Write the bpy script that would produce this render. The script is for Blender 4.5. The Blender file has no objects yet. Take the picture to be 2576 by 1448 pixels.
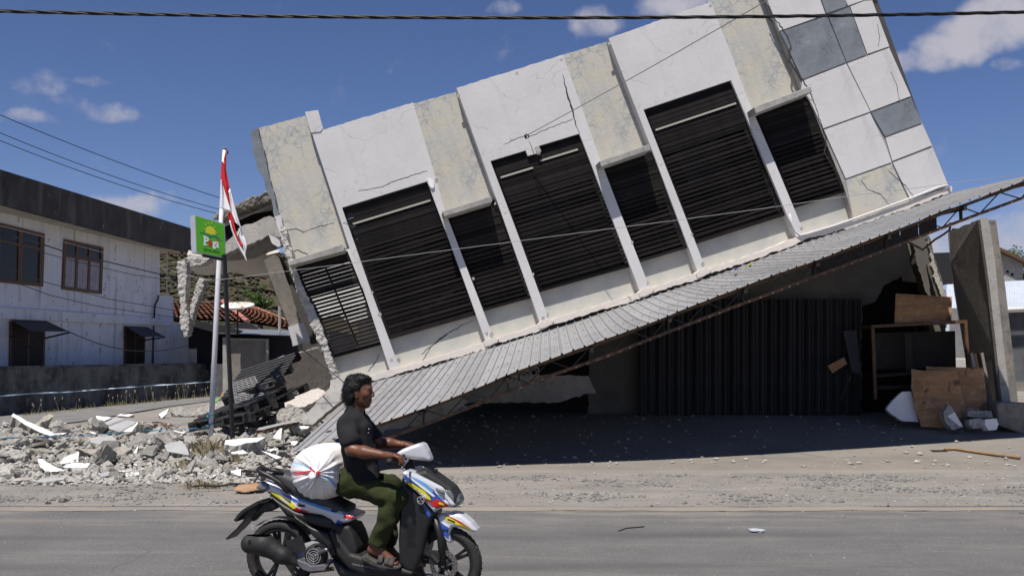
import bpy, bmesh, math, random
import numpy as np
from mathutils import Vector, Matrix, noise
from mathutils.bvhtree import BVHTree

random.seed(7)
SC = bpy.context.scene
COL = SC.collection
# ------------------------------------------------------------------ camera
FF, CX, CY, CAMZ = 2503.0, 1287.5, 724.0, 1.64
TH = math.atan(174.6 / FF)
cam = bpy.data.cameras.new('camera'); cam.lens = 35; cam.sensor_width = 36
cam.clip_start = 0.1; cam.clip_end = 3000
camo = bpy.data.objects.new('camera', cam); COL.objects.link(camo)
camo.location = (0, 0, CAMZ); camo.rotation_euler = (math.pi / 2 + TH, 0, 0)
SC.camera = camo
# ------------------------------------------------------------------ sun + sky
SUN = Vector((-0.17, -0.40, 0.90)).normalized()        # towards the sun
SUN_EL = math.asin(SUN.z); SUN_AZ = math.atan2(SUN.x, SUN.y)
sl = bpy.data.lights.new('sun', 'SUN'); sl.energy = 5.0; sl.angle = math.radians(0.53); sl.color = (1.0, 0.945, 0.865)
slo = bpy.data.objects.new('sun', sl); COL.objects.link(slo)
slo.rotation_euler = SUN.to_track_quat('Z', 'Y').to_euler(); slo.location = (-5, -8, 30)
SKY_STRENGTH = 0.05
wd = bpy.data.worlds.new('World'); SC.world = wd; wd.use_nodes = True
SC.view_settings.view_transform = 'Standard'; SC.view_settings.look = 'None'
SC.view_settings.exposure = 0.28; SC.view_settings.gamma = 1.0; SC.view_settings.use_curve_mapping = False
CLOUDS = [(105,215,60,26,.40),(215,205,65,9,.34),(205,258,55,20,.36),(270,275,75,24,.62),(65,303,80,15,.36),(300,500,110,26,.72),(250,490,60,22,.5),(350,515,65,20,.55),
          (1265,12,40,22,.5),(1510,45,65,40,.75),(1730,8,110,40,.95),(2325,168,70,34,.8),(2390,130,85,42,.95),(2460,85,95,48,1.0),(2540,40,100,55,1.0),(2530,165,40,16,.45),
          (2500,590,150,50,.75),(2400,640,140,60,.6),(2560,520,90,40,.45),(560,640,200,60,.3)]

def ray(u, v):
    d = Vector(((u - CX) / FF, 1.0, -(v - CY) / FF))
    c, s = math.cos(TH), math.sin(TH)
    return Vector((d.x, c * d.y - s * d.z, s * d.y + c * d.z))
CAM = Vector((0, 0, CAMZ))
def at(u, v, Y):
    d = ray(u, v); return CAM + d * (Y / d.y)

def build_world():
    nt = wd.node_tree; N = nt.nodes; L = nt.links; N.clear()
    out = N.new('ShaderNodeOutputWorld'); bg = N.new('ShaderNodeBackground'); bg.inputs[1].default_value = SKY_STRENGTH
    L.new(bg.outputs[0], out.inputs[0])
    sky = N.new('ShaderNodeTexSky'); sky.sky_type = 'NISHITA'; sky.sun_disc = False
    sky.sun_elevation = SUN_EL; sky.sun_rotation = SUN_AZ
    sky.altitude = 1800; sky.air_density = 1.0; sky.dust_density = 0.15; sky.ozone_density = 3.0
    hsv = N.new('ShaderNodeHueSaturation'); hsv.inputs['Saturation'].default_value = 1.08; hsv.inputs['Value'].default_value = 1.56
    tint = N.new('ShaderNodeMix'); tint.data_type = 'RGBA'; tint.blend_type = 'MULTIPLY'; tint.inputs['Factor'].default_value = 1; tint.inputs['B'].default_value = (.86, .79, .91, 1)
    L.new(sky.outputs[0], tint.inputs['A']); L.new(tint.outputs['Result'], hsv.inputs['Color'])
    tc = N.new('ShaderNodeTexCoord')
    nz = N.new('ShaderNodeTexNoise'); nz.inputs['Scale'].default_value = 26; nz.inputs['Detail'].default_value = 10; nz.inputs['Roughness'].default_value = .60
    L.new(tc.outputs['Generated'], nz.inputs['Vector'])
    nz2 = N.new('ShaderNodeTexNoise'); nz2.inputs['Scale'].default_value = 9; nz2.inputs['Detail'].default_value = 5
    L.new(tc.outputs['Generated'], nz2.inputs['Vector'])
    # domain warp
    sub = N.new('ShaderNodeVectorMath'); sub.operation = 'SUBTRACT'; sub.inputs[1].default_value = (.5, .5, .5); L.new(nz2.outputs['Color'], sub.inputs[0])
    scl = N.new('ShaderNodeVectorMath'); scl.operation = 'SCALE'; scl.inputs['Scale'].default_value = .05; L.new(sub.outputs[0], scl.inputs[0])
    wv = N.new('ShaderNodeVectorMath'); wv.operation = 'ADD'; L.new(tc.outputs['Generated'], wv.inputs[0]); L.new(scl.outputs[0], wv.inputs[1])
    last = None
    for (u, v, ru, rv, k) in CLOUDS:
        d = ray(u, v).normalized(); r = Vector((d.y, -d.x, 0)).normalized(); up = r.cross(d)
        dr = N.new('ShaderNodeVectorMath'); dr.operation = 'DOT_PRODUCT'; dr.inputs[1].default_value = r * (FF / ru); L.new(wv.outputs[0], dr.inputs[0])
        du = N.new('ShaderNodeVectorMath'); du.operation = 'DOT_PRODUCT'; du.inputs[1].default_value = up * (FF / rv); L.new(wv.outputs[0], du.inputs[0])
        m1 = N.new('ShaderNodeMath'); m1.operation = 'SUBTRACT'; m1.inputs[1].default_value = r.dot(d) * FF / ru; L.new(dr.outputs['Value'], m1.inputs[0])
        m1b = N.new('ShaderNodeMath'); m1b.operation = 'POWER'; m1b.inputs[1].default_value = 2; m1c = N.new('ShaderNodeMath'); m1c.operation = 'ABSOLUTE'
        L.new(m1.outputs[0], m1c.inputs[0]); L.new(m1c.outputs[0], m1b.inputs[0])
        m2c = N.new('ShaderNodeMath'); m2c.operation = 'ABSOLUTE'; m2b = N.new('ShaderNodeMath'); m2b.operation = 'POWER'; m2b.inputs[1].default_value = 2
        L.new(du.outputs['Value'], m2c.inputs[0]); L.new(m2c.outputs[0], m2b.inputs[0])
        ad = N.new('ShaderNodeMath'); ad.operation = 'ADD'; L.new(m1b.outputs[0], ad.inputs[0]); L.new(m2b.outputs[0], ad.inputs[1])
        mr = N.new('ShaderNodeMapRange'); mr.interpolation_type = 'SMOOTHSTEP'
        mr.inputs['From Min'].default_value = 2.2; mr.inputs['From Max'].default_value = 0.0; mr.inputs['To Min'].default_value = 0; mr.inputs['To Max'].default_value = k
        L.new(ad.outputs[0], mr.inputs['Value'])
        fr = N.new('ShaderNodeVectorMath'); fr.operation = 'DOT_PRODUCT'; fr.inputs[1].default_value = d; L.new(tc.outputs['Generated'], fr.inputs[0])
        gt = N.new('ShaderNodeMath'); gt.operation = 'GREATER_THAN'; gt.inputs[1].default_value = 0; L.new(fr.outputs['Value'], gt.inputs[0])
        ml = N.new('ShaderNodeMath'); ml.operation = 'MULTIPLY'; L.new(mr.outputs[0], ml.inputs[0]); L.new(gt.outputs[0], ml.inputs[1])
        if last is None: last = ml
        else:
            mx = N.new('ShaderNodeMath'); mx.operation = 'MAXIMUM'; L.new(last.outputs[0], mx.inputs[0]); L.new(ml.outputs[0], mx.inputs[1]); last = mx
    # mask = smoothstep(blob + (noise-.5)*a)
    na = N.new('ShaderNodeMath'); na.operation = 'MULTIPLY_ADD'; na.inputs[1].default_value = 1.7; na.inputs[2].default_value = -.96; L.new(nz.outputs['Fac'], na.inputs[0])
    ad = N.new('ShaderNodeMath'); ad.operation = 'ADD'; L.new(last.outputs[0], ad.inputs[0]); L.new(na.outputs[0], ad.inputs[1])
    mr = N.new('ShaderNodeMapRange'); mr.interpolation_type = 'SMOOTHSTEP'; mr.inputs['From Min'].default_value = .04; mr.inputs['From Max'].default_value = .95
    mr.inputs['To Max'].default_value = .93; L.new(ad.outputs[0], mr.inputs['Value'])
    mix = N.new('ShaderNodeMix'); mix.data_type = 'RGBA'; L.new(mr.outputs[0], mix.inputs['Factor']); L.new(hsv.outputs[0], mix.inputs['A'])
    k = 1.0 / SKY_STRENGTH
    mix.inputs['B'].default_value = (.42 * k, .41 * k, .455 * k, 1)
    L.new(mix.outputs['Result'], bg.inputs[0])
build_world()

# ------------------------------------------------------------------ helpers
WO = {}
def wo(o): return WO.get(o.name, Vector((0, 0, 0))) if o else Vector((0, 0, 0))
def tag(o, label=None, cat=None, group=None, kind=None):
    if label: o['label'] = label
    if cat: o['category'] = cat
    if group: o['group'] = group
    if kind: o['kind'] = kind
    return o
def thing(name, loc, label, cat, group=None, rot=(0, 0, 0)):
    o = bpy.data.objects.new(name, None); COL.objects.link(o); o.empty_display_size = .2
    o.location = loc; o.rotation_euler = rot; WO[o.name] = Vector(loc)
    return tag(o, label, cat, group)
def put(o, parent=None, origin=None):
    COL.objects.link(o)
    if origin is not None: o.location = origin
    if parent: o.parent = parent
    return o
def mk(name, verts, faces, mat, parent=None, smooth=False, local=False, mats=None, midx=None, fixn=True, bevel=0, origin=None):
    """mesh from WORLD coordinates (local=True: coordinates in the parent's own frame)"""
    verts = [Vector(v) for v in verts]
    lo = Vector([min(v[i] for v in verts) for i in range(3)]); hi = Vector([max(v[i] for v in verts) for i in range(3)])
    og = origin if origin is not None else Vector(((lo.x + hi.x) / 2, (lo.y + hi.y) / 2, lo.z))
    if local: og = Vector((0, 0, 0))
    me = bpy.data.meshes.new(name); me.from_pydata([v - og for v in verts], [], faces)
    for m in (mats or [mat]): me.materials.append(m)
    if midx is not None: me.polygons.foreach_set('material_index', midx)
    if fixn:
        bm = bmesh.new(); bm.from_mesh(me); bmesh.ops.recalc_face_normals(bm, faces=bm.faces); bm.to_mesh(me); bm.free()
    if smooth: me.polygons.foreach_set('use_smooth', [True] * len(me.polygons))
    me.update()
    o = bpy.data.objects.new(name, me); COL.objects.link(o)
    if parent:
        o.parent = parent; o.location = (0, 0, 0) if local else og - wo(parent)
    else: o.location = og
    WO[o.name] = og if not local else wo(parent)
    if bevel:
        b = o.modifiers.new('bevel', 'BEVEL'); b.width = bevel; b.segments = 2; b.limit_method = 'ANGLE'; b.angle_limit = math.radians(40)
    return o
class Plane:
    def __init__(s, P0, n): s.P0 = Vector(P0); s.n = Vector(n).normalized()
    def pt(s, u, v, off=0.0):
        d = ray(u, v); t = (s.P0 + s.n * off - CAM).dot(s.n) / d.dot(s.n); return CAM + d * t
def prism_vf(poly, pl, off, thick):
    f = [pl.pt(u, v, off) for u, v in poly]; b = [p - pl.n * thick for p in f]; n = len(f)
    fs = [list(range(n)), list(range(2 * n - 1, n - 1, -1))] + [[i, i + n, (i + 1) % n + n, (i + 1) % n] for i in range(n)]
    return f + b, fs
def prism(name, poly, pl, off, thick, mat, parent=None, **kw):
    v, f = prism_vf(poly, pl, off, thick); return mk(name, v, f, mat, parent, **kw)
def join_vf(parts):
    V, F = [], []
    for v, f in parts:
        k = len(V); V += list(v); F += [[i + k for i in q] for q in f]
    return V, F
def box_vf(c, sx, sy, sz, R=None):
    R = R or Matrix.Identity(3); c = Vector(c)
    v = [c + R @ Vector((x * sx / 2, y * sy / 2, z * sz / 2)) for x in (-1, 1) for y in (-1, 1) for z in (-1, 1)]
    return v, [[0, 1, 3, 2], [4, 6, 7, 5], [0, 4, 5, 1], [2, 3, 7, 6], [0, 2, 6, 4], [1, 5, 7, 3]]
def bar_vf(a, b, w, h=None, up=(0, 0, 1)):
    a, b = Vector(a), Vector(b); h = h or w; d = (b - a).normalized(); up = Vector(up)
    if abs(d.dot(up)) > .98: up = Vector((1, 0, 0))
    s = d.cross(up).normalized(); t = s.cross(d)
    v = [p + s * x * w / 2 + t * y * h / 2 for p in (a, b) for x, y in ((-1, -1), (1, -1), (1, 1), (-1, 1))]
    return v, [[0, 1, 2, 3], [7, 6, 5, 4], [0, 4, 5, 1], [1, 5, 6, 2], [2, 6, 7, 3], [3, 7, 4, 0]]
def tube_vf(pts, r, seg=8, cap=True):
    pts = [Vector(p) for p in pts]; n = len(pts); rs = r if isinstance(r, (list, tuple)) else [r] * n
    V, F = [], []; ref = None
    for i, p in enumerate(pts):
        d = (pts[min(i + 1, n - 1)] - pts[max(i - 1, 0)]).normalized()
        if ref is None: ref = Vector((0, 0, 1)) if abs(d.z) < .9 else Vector((1, 0, 0))
        s = d.cross(ref).normalized(); t = s.cross(d).normalized(); ref = t
        for k in range(seg):
            a = 2 * math.pi * k / seg; V.append(p + (s * math.cos(a) + t * math.sin(a)) * rs[i])
    for i in range(n - 1):
        for k in range(seg):
            F.append([i * seg + k, i * seg + (k + 1) % seg, (i + 1) * seg + (k + 1) % seg, (i + 1) * seg + k])
    if cap: F.append(list(range(seg - 1, -1, -1))); F.append([(n - 1) * seg + k for k in range(seg)])
    return V, F
def rough(poly, step, amp, seed=0, closed=True):
    """subdivide a pixel polygon's edges and jitter the new points (broken edges)"""
    rnd = random.Random(seed); out = []; n = len(poly)
    for i in range(n if closed else n - 1):
        a, b = poly[i], poly[(i + 1) % n]; L = math.hypot(b[0] - a[0], b[1] - a[1]); k = max(1, int(L / step))
        out.append(a)
        for j in range(1, k):
            t = j / k + rnd.uniform(-.25, .25) / k
            out.append((a[0] + (b[0] - a[0]) * t + rnd.uniform(-amp, amp), a[1] + (b[1] - a[1]) * t + rnd.uniform(-amp, amp)))
    if not closed: out.append(poly[-1])
    return out
DTEX = {}
def crumble(o, voxel=.022, amp=.06, size=.08):
    r = o.modifiers.new('remesh', 'REMESH'); r.mode = 'VOXEL'; r.voxel_size = voxel
    for k, (sz, am) in enumerate(((size, amp), (size * .3, amp * .5))):
        key = round(sz, 3)
        if key not in DTEX:
            t = bpy.data.textures.new('lumps', 'CLOUDS'); t.noise_scale = sz; t.noise_depth = 3; DTEX[key] = t
        d = o.modifiers.new('displace', 'DISPLACE'); d.texture = DTEX[key]; d.strength = am; d.mid_level = .5; d.texture_coords = 'LOCAL'
    return o
def sm(a, b, x):
    t = min(1, max(0, (x - a) / (b - a))); return t * t * (3 - 2 * t)
def nz3(x, y, z=0.0): return noise.noise((x, y, z))
def lerp(a, b, t): return a + (b - a) * t
def catenary(a, b, sag, n=24): # world points
    a, b = Vector(a), Vector(b); return [a.lerp(b, i / n) - Vector((0, 0, sag * 4 * (i / n) * (1 - i / n))) for i in range(n + 1)]

# ------------------------------------------------------------------ terrain height
def ground_h(x, y):
    h = .50 * sm(15.2, 19.6, y) * sm(-3.2, -.5, x)
    if y > 10.9:
        k = sm(10.9, 11.6, y)
        h += k * (.018 * nz3(x * .9, y * 1.3) + .012 * nz3(x * 3.1, y * 3.7, 2)) * (1 - .7 * sm(-1.5, 0, x) * sm(13.9, 14.5, y))
    return h
def mound_h(x, y):
    m = .42 * sm(13.3, 16.2, y) * (1 - sm(18.5, 24, y)) * (1 - sm(-3.9, -2.9, x)) * (.75 + .6 * nz3(x * .7, y * .6, 5))
    m += .35 * math.exp(-((x + 4.0) / 1.2) ** 2 - ((y - 18.3) / 1.3) ** 2)
    return max(0, m)
def top_h(x, y): return ground_h(x, y) + mound_h(x, y)
def hit(u, v):
    d = ray(u, v); y = 9.0; step = .15
    while y < 80:
        p = CAM + d * (y / d.y)
        if p.z <= top_h(p.x, p.y):
            lo, hi = y - step, y
            for _ in range(12):
                m = (lo + hi) / 2; p = CAM + d * (m / d.y)
                if p.z <= top_h(p.x, p.y): hi = m
                else: lo = m
            return CAM + d * (hi / d.y)
        y += step
    return CAM + d * (y / d.y)

# ------------------------------------------------------------------ signed-distance modelling
class SDF:
    def __init__(s, lo, hi, h):
        s.lo = np.array(lo, float); s.h = h; s.n = np.maximum(3, np.ceil((np.array(hi) - s.lo) / h).astype(int) + 1)
        s.D = np.full(s.n, 1.0, np.float32)
        s.ax = [s.lo[i] + h * np.arange(s.n[i]) for i in range(3)]
    def sub(s, lo, hi, pad):
        sl = []
        for i in range(3):
            a = int(max(0, math.floor((lo[i] - pad - s.lo[i]) / s.h))); b = int(min(s.n[i], math.ceil((hi[i] + pad - s.lo[i]) / s.h) + 1)); sl.append(slice(a, max(a, b)))
        X, Y, Z = np.meshgrid(s.ax[0][sl[0]], s.ax[1][sl[1]], s.ax[2][sl[2]], indexing='ij'); return tuple(sl), X, Y, Z
    def blend(s, sl, d, k, op='u'):
        A = s.D[sl]
        if A.size == 0: return
        if op == 'u':
            if k > 0:
                h = np.clip(.5 + .5 * (A - d) / k, 0, 1); A[...] = A * (1 - h) + d * h - k * h * (1 - h)
            else: np.minimum(A, d, out=A)
        else:
            if k > 0:
                h = np.clip(.5 - .5 * (A + d) / k, 0, 1); A[...] = A * (1 - h) - d * h + k * h * (1 - h)
            else: np.maximum(A, -d, out=A)
    def cap(s, a, b, r0, r1=None, k=.02, op='u', flat=None):
        a = np.array(a, float); b = np.array(b, float); r1 = r0 if r1 is None else r1; R = max(r0, r1)
        sl, X, Y, Z = s.sub(np.minimum(a, b), np.maximum(a, b), R + k * 1.5 + .03)
        ab = b - a; L2 = max(1e-9, ab @ ab)
        t = np.clip(((X - a[0]) * ab[0] + (Y - a[1]) * ab[1] + (Z - a[2]) * ab[2]) / L2, 0, 1)
        dx, dy, dz = X - a[0] - t * ab[0], Y - a[1] - t * ab[1], Z - a[2] - t * ab[2]
        if flat: # flatten along a direction: (unit vec, factor>1)
            f, q = np.array(flat[0], float), flat[1]; dd = dx * f[0] + dy * f[1] + dz * f[2]
            dx, dy, dz = dx + dd * f[0] * (q - 1), dy + dd * f[1] * (q - 1), dz + dd * f[2] * (q - 1)
        d = np.sqrt(dx * dx + dy * dy + dz * dz) - (r0 + (r1 - r0) * t)
        s.blend(sl, d.astype(np.float32), k, op)
    def ell(s, c, r, k=.02, op='u', rot=0):
        """ellipsoid, rot about the local y axis"""
        c = np.array(c, float); R = max(r)
        sl, X, Y, Z = s.sub(c, c, R + k * 1.5 + .03)
        x, y, z = X - c[0], Y - c[1], Z - c[2]
        if rot:
            ca, sa = math.cos(rot), math.sin(rot); x, z = ca * x + sa * z, -sa * x + ca * z
        k0 = np.sqrt((x / r[0]) ** 2 + (y / r[1]) ** 2 + (z / r[2]) ** 2); k1 = np.sqrt((x / r[0] ** 2) ** 2 + (y / r[1] ** 2) ** 2 + (z / r[2] ** 2) ** 2)
        d = np.where(k1 > 1e-6, k0 * (k0 - 1) / np.maximum(k1, 1e-6), -min(r))
        s.blend(sl, d.astype(np.float32), k, op)
    def plate(s, poly, y0, y1, r=.02, k=0, op='u', taper=None):
        """polygon in (x,z) between y0 and y1 with rounded rims; taper(x,z)-> extra inset of the half width"""
        P = np.array(poly, float); lo = [P[:, 0].min(), min(y0, y1), P[:, 1].min()]; hi = [P[:, 0].max(), max(y0, y1), P[:, 1].max()]
        sl, X, Y, Z = s.sub(lo, hi, .03 + k)
        x, z = X[:, 0, :], Z[:, 0, :]
        d = np.full(x.shape, 1e9); ins = np.zeros(x.shape, bool); n = len(P)
        for i in range(n):
            a, b = P[i], P[(i + 1) % n]; e = b - a; wx, wz = x - a[0], z - a[1]
            t = np.clip((wx * e[0] + wz * e[1]) / max(1e-12, e @ e), 0, 1)
            d = np.minimum(d, (wx - t * e[0]) ** 2 + (wz - t * e[1]) ** 2)
            c = (a[1] <= z) != (b[1] <= z)
            with np.errstate(divide='ignore', invalid='ignore'):
                xi = a[0] + (z - a[1]) / (b[1] - a[1] if b[1] != a[1] else 1e-12) * e[0]
            ins ^= c & (x < xi)
        d2 = np.where(ins, -np.sqrt(d), np.sqrt(d))[:, None, :]
        hw = abs(y1 - y0) / 2
        if taper is not None: hw = hw - taper(x, z)[:, None, :]
        dy = np.abs(Y - (y0 + y1) / 2) - hw
        p, q = d2 + r, dy + r
        dd = np.minimum(np.maximum(p, q), 0) + np.sqrt(np.maximum(p, 0) ** 2 + np.maximum(q, 0) ** 2) - r
        s.blend(sl, dd.astype(np.float32), k, op)
    def noise(s, amp, sc, seed=0, band=.05):
        idx = np.argwhere(np.abs(s.D) < band)
        if len(idx) == 0: return
        rs = np.random.RandomState(seed); P = s.lo + idx * s.h; v = np.zeros(len(P))
        for _ in range(10):
            kv = rs.normal(size=3); kv *= sc * rs.uniform(.5, 1.6) / np.linalg.norm(kv); v += np.sin(P @ kv + rs.uniform(0, 6.28))
        s.D[tuple(idx.T)] += (amp * v / 3).astype(np.float32)
    def mesh(s):
        D = s.D; S = D < 0; n = D.shape
        off = [(i, j, k) for i in (0, 1) for j in (0, 1) for k in (0, 1)]
        c = [D[i:n[0] - 1 + i, j:n[1] - 1 + j, k:n[2] - 1 + k] for i, j, k in off]
        cnt = sum((x < 0).astype(np.int8) for x in c); act = (cnt > 0) & (cnt < 8)
        idx = np.argwhere(act); m = len(idx)
        cv = np.stack([x[act] for x in c], 1); acc = np.zeros((m, 3)); num = np.zeros(m)
        for a in range(8):
            for b in range(a + 1, 8):
                if sum(abs(off[a][q] - off[b][q]) for q in range(3)) != 1: continue
                da, db = cv[:, a], cv[:, b]; msk = (da < 0) != (db < 0)
                t = np.where(msk, da / np.where(msk, da - db, 1), 0)
                p = np.array(off[a]) + t[:, None] * (np.array(off[b]) - np.array(off[a]))
                acc += np.where(msk[:, None], p, 0); num += msk
        V = s.lo + (idx + acc / num[:, None]) * s.h
        vi = -np.ones([q - 1 for q in n], int); vi[act] = np.arange(m)
        F = []
        for ax in range(3):
            o = [(ax + 1) % 3, (ax + 2) % 3]
            a = [slice(None)] * 3; b = [slice(None)] * 3; a[ax] = slice(0, n[ax] - 1); b[ax] = slice(1, n[ax])
            A, B = S[tuple(a)], S[tuple(b)]
            for sgn, msk in ((0, A & ~B), (1, ~A & B)):
                e = np.argwhere(msk)
                ok = (e[:, o[0]] > 0) & (e[:, o[1]] > 0) & (e[:, o[0]] < n[o[0]] - 1) & (e[:, o[1]] < n[o[1]] - 1); e = e[ok]
                if len(e) == 0: continue
                q = []
                for du, dv in ((0, 0), (-1, 0), (-1, -1), (0, -1)):
                    f = e.copy(); f[:, o[0]] += du; f[:, o[1]] += dv; q.append(vi[f[:, 0], f[:, 1], f[:, 2]])
                q = np.stack(q, 1); F.append(q if sgn == 0 else q[:, ::-1])
        F = np.concatenate(F); F = F[(F >= 0).all(1)]
        return V, F
def snet_obj(name, sdf, mat, parent=None, local=True, smooth=True):
    V, F = sdf.mesh(); me = bpy.data.meshes.new(name); me.from_pydata(V.tolist(), [], F.tolist()); me.materials.append(mat)
    if smooth: me.polygons.foreach_set('use_smooth', [True] * len(me.polygons))
    me.update(); o = bpy.data.objects.new(name, me); COL.objects.link(o)
    if parent: o.parent = parent
    WO[o.name] = wo(parent); return o
# ------------------------------------------------------------------ materials
def srgb(*c): return tuple(((x / 255) / 12.92 if x / 255 <= .04045 else ((x / 255 + .055) / 1.055) ** 2.4) for x in c)
def M(name, c1, c2=None, sc=3.0, rough=.85, bump=0.0, bsc=30.0, metal=0.0, spec=.35, crack=None, streak=None, speck=None, coat=0, det=6, c3=None, contrast=(.35, .65), trans=0, objrand=0):
    m = bpy.data.materials.new(name); m.use_nodes = True; nt = m.node_tree; N, L = nt.nodes, nt.links
    b = N['Principled BSDF']; b.inputs['Roughness'].default_value = rough; b.inputs['Metallic'].default_value = metal
    b.inputs['Specular IOR Level'].default_value = spec
    if coat: b.inputs['Coat Weight'].default_value = coat
    if trans: b.inputs['Transmission Weight'].default_value = trans
    tc = N.new('ShaderNodeTexCoord'); co = tc.outputs['Object']
    def nz(scale, detail=6, vec=None, rg=.6):
        t = N.new('ShaderNodeTexNoise'); t.inputs['Scale'].default_value = scale; t.inputs['Detail'].default_value = detail; t.inputs['Roughness'].default_value = rg
        L.new(vec or co, t.inputs['Vector']); return t
    def mr(inp, a, bb, c=0, d=1, typ='LINEAR'):
        r = N.new('ShaderNodeMapRange'); r.interpolation_type = typ
        for k, x in (('From Min', a), ('From Max', bb), ('To Min', c), ('To Max', d)): r.inputs[k].default_value = x
        L.new(inp, r.inputs['Value']); return r.outputs[0]
    def mix(f, A, B):
        x = N.new('ShaderNodeMix'); x.data_type = 'RGBA'
        if isinstance(f, float): x.inputs['Factor'].default_value = f
        else: L.new(f, x.inputs['Factor'])
        for s, q in (('A', A), ('B', B)):
            if isinstance(q, tuple): x.inputs[s].default_value = (*q, 1)
            else: L.new(q, x.inputs[s])
        return x.outputs['Result']
    def mapping(scale):
        mp = N.new('ShaderNodeMapping'); mp.inputs['Scale'].default_value = scale; L.new(co, mp.inputs['Vector']); return mp.outputs[0]
    cur = c1
    if c2: cur = mix(mr(nz(sc, det).outputs['Fac'], *contrast), c1, c2)
    if c3: cur = mix(mr(nz(sc * 3.7, 4).outputs['Fac'], .52, .7), cur, c3)
    if streak: # (colour, scale xyz, lo, hi, amount)
        if len(streak) > 5:
            mp = N.new('ShaderNodeMapping'); mp.vector_type = 'TEXTURE'; mp.inputs['Scale'].default_value = tuple(1 / q for q in streak[1]); mp.inputs['Rotation'].default_value = (0, math.radians(streak[5]), 0); L.new(co, mp.inputs['Vector']); sv = mp.outputs[0]
        else: sv = mapping(streak[1])
        s = nz(1.0, 5, sv); cur = mix(mr(s.outputs['Fac'], streak[2], streak[3], 0, streak[4]), cur, streak[0])
    h = None
    if crack: # list of (colour, scale, width, warp, amount, maskscale)
        for (cc, cs, w, wp, am, msk) in crack:
            wn = nz(cs * 1.3, 3); sb = N.new('ShaderNodeVectorMath'); sb.operation = 'SUBTRACT'; sb.inputs[1].default_value = (.5, .5, .5); L.new(wn.outputs['Color'], sb.inputs[0])
            s2 = N.new('ShaderNodeVectorMath'); s2.operation = 'SCALE'; s2.inputs['Scale'].default_value = wp / cs; L.new(sb.outputs[0], s2.inputs[0])
            ad = N.new('ShaderNodeVectorMath'); ad.operation = 'ADD'; L.new(co, ad.inputs[0]); L.new(s2.outputs[0], ad.inputs[1])
            v = N.new('ShaderNodeTexVoronoi'); v.feature = 'DISTANCE_TO_EDGE'; v.inputs['Scale'].default_value = cs; L.new(ad.outputs[0], v.inputs['Vector'])
            f = mr(v.outputs['Distance'], 0, w, am, 0)
            if msk:
                ms = mr(nz(msk, 3).outputs['Fac'], .46, .6); mm = N.new('ShaderNodeMath'); mm.operation = 'MULTIPLY'; L.new(f, mm.inputs[0]); L.new(ms, mm.inputs[1]); f = mm.outputs[0]
            cur = mix(f, cur, cc)
    if speck: # (colour, scale, threshold, amount)
        for (cc, ss, th, am) in speck:
            v = nz(ss, 2, rg=.5); cur = mix(mr(v.outputs['Fac'], th, th + .06, 0, am), cur, cc)
    if objrand:
        oi = N.new('ShaderNodeObjectInfo'); hs = N.new('ShaderNodeHueSaturation')
        if isinstance(cur, tuple): hs.inputs['Color'].default_value = (*cur, 1)
        else: L.new(cur, hs.inputs['Color'])
        L.new(mr(oi.outputs['Random'], 0, 1, 1 - objrand, 1 + objrand), hs.inputs['Value']); cur = hs.outputs[0]
    if isinstance(cur, tuple): b.inputs['Base Color'].default_value = (*cur, 1)
    else: L.new(cur, b.inputs['Base Color'])
    if bump:
        bn = N.new('ShaderNodeBump'); bn.inputs['Strength'].default_value = bump; bn.inputs['Distance'].default_value = .02
        L.new(nz(bsc, 6).outputs['Fac'], bn.inputs['Height']); L.new(bn.outputs[0], b.inputs['Normal'])
    return m
g = lambda v, r=1.0, bl=1.0: (v * r, v, v * bl)
MT = {}
MT['white'] = M('white_plaster', (.585, .575, .575), (.52, .513, .515), 1.2, streak=((.40, .395, .39), (3.2, 3.2, .32), .55, .78, .5, -21), bump=.12, bsc=14, crack=[((.33, .33, .345), 1.1, .014, 1.0, .8, .8), ((.36, .36, .37), 3.0, .02, 1.0, .5, .7)], speck=[((.5, .5, .5), 9, .73, .5)])
MT['cream'] = M('cream_plaster', (.51, .465, .365), (.43, .435, .42), 1.7, streak=((.33, .335, .335), (3.5, 3.5, .35), .52, .74, .55, -21), bump=.2, bsc=18, crack=[((.23, .25, .27), 3.0, .055, 1.1, .9, 1.1), ((.24, .26, .28), 7.0, .085, .9, .75, .9)], c3=(.47, .45, .39))
MT['sill'] = M('sill_plaster', (.50, .49, .43), (.38, .39, .38), 2.2, bump=.15, bsc=18, crack=[((.25, .26, .28), 3.5, .02, 1.0, .5, 1.0)])
MT['greytile'] = M('grey_plaster', (.21, .235, .26), (.13, .145, .165), 2.0, bump=.2, bsc=16, crack=[((.07, .075, .085), 3.0, .03, 1.2, .8, 1.2)], speck=[((.65, .65, .66), 17, .735, .8)])
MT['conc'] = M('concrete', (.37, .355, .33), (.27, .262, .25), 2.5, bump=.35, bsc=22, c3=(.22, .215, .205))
MT['concd'] = M('weathered_shaded_concrete', (.24, .215, .185), (.16, .148, .13), 2.2, bump=.3, bsc=20, c3=(.13, .12, .11))
MT['rubble'] = M('rough_concrete', (.40, .382, .352), (.275, .262, .24), 5, bump=1.0, bsc=26, c3=(.18, .17, .155), objrand=.22)
MT['rubble2'] = M('beige_concrete', (.40, .37, .315), (.29, .27, .235), 5, bump=.8, bsc=26, c3=(.21, .2, .18), objrand=.18)
MT['rubwhite'] = M('painted_concrete', (.80, .80, .80), (.70, .70, .70), 3, bump=.08, bsc=20)
MT['rubgrey'] = M('grey_painted_concrete', (.36, .365, .37), (.29, .293, .295), 3, bump=.12, bsc=20)
MT['mortar'] = M('broken_mortar', (.50, .475, .44), (.35, .335, .31), 8, bump=.9, bsc=35)
MT['ledge'] = M('plaster_ledge', (.70, .63, .56), (.60, .56, .52), 3, bump=.25, bsc=18)
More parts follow.
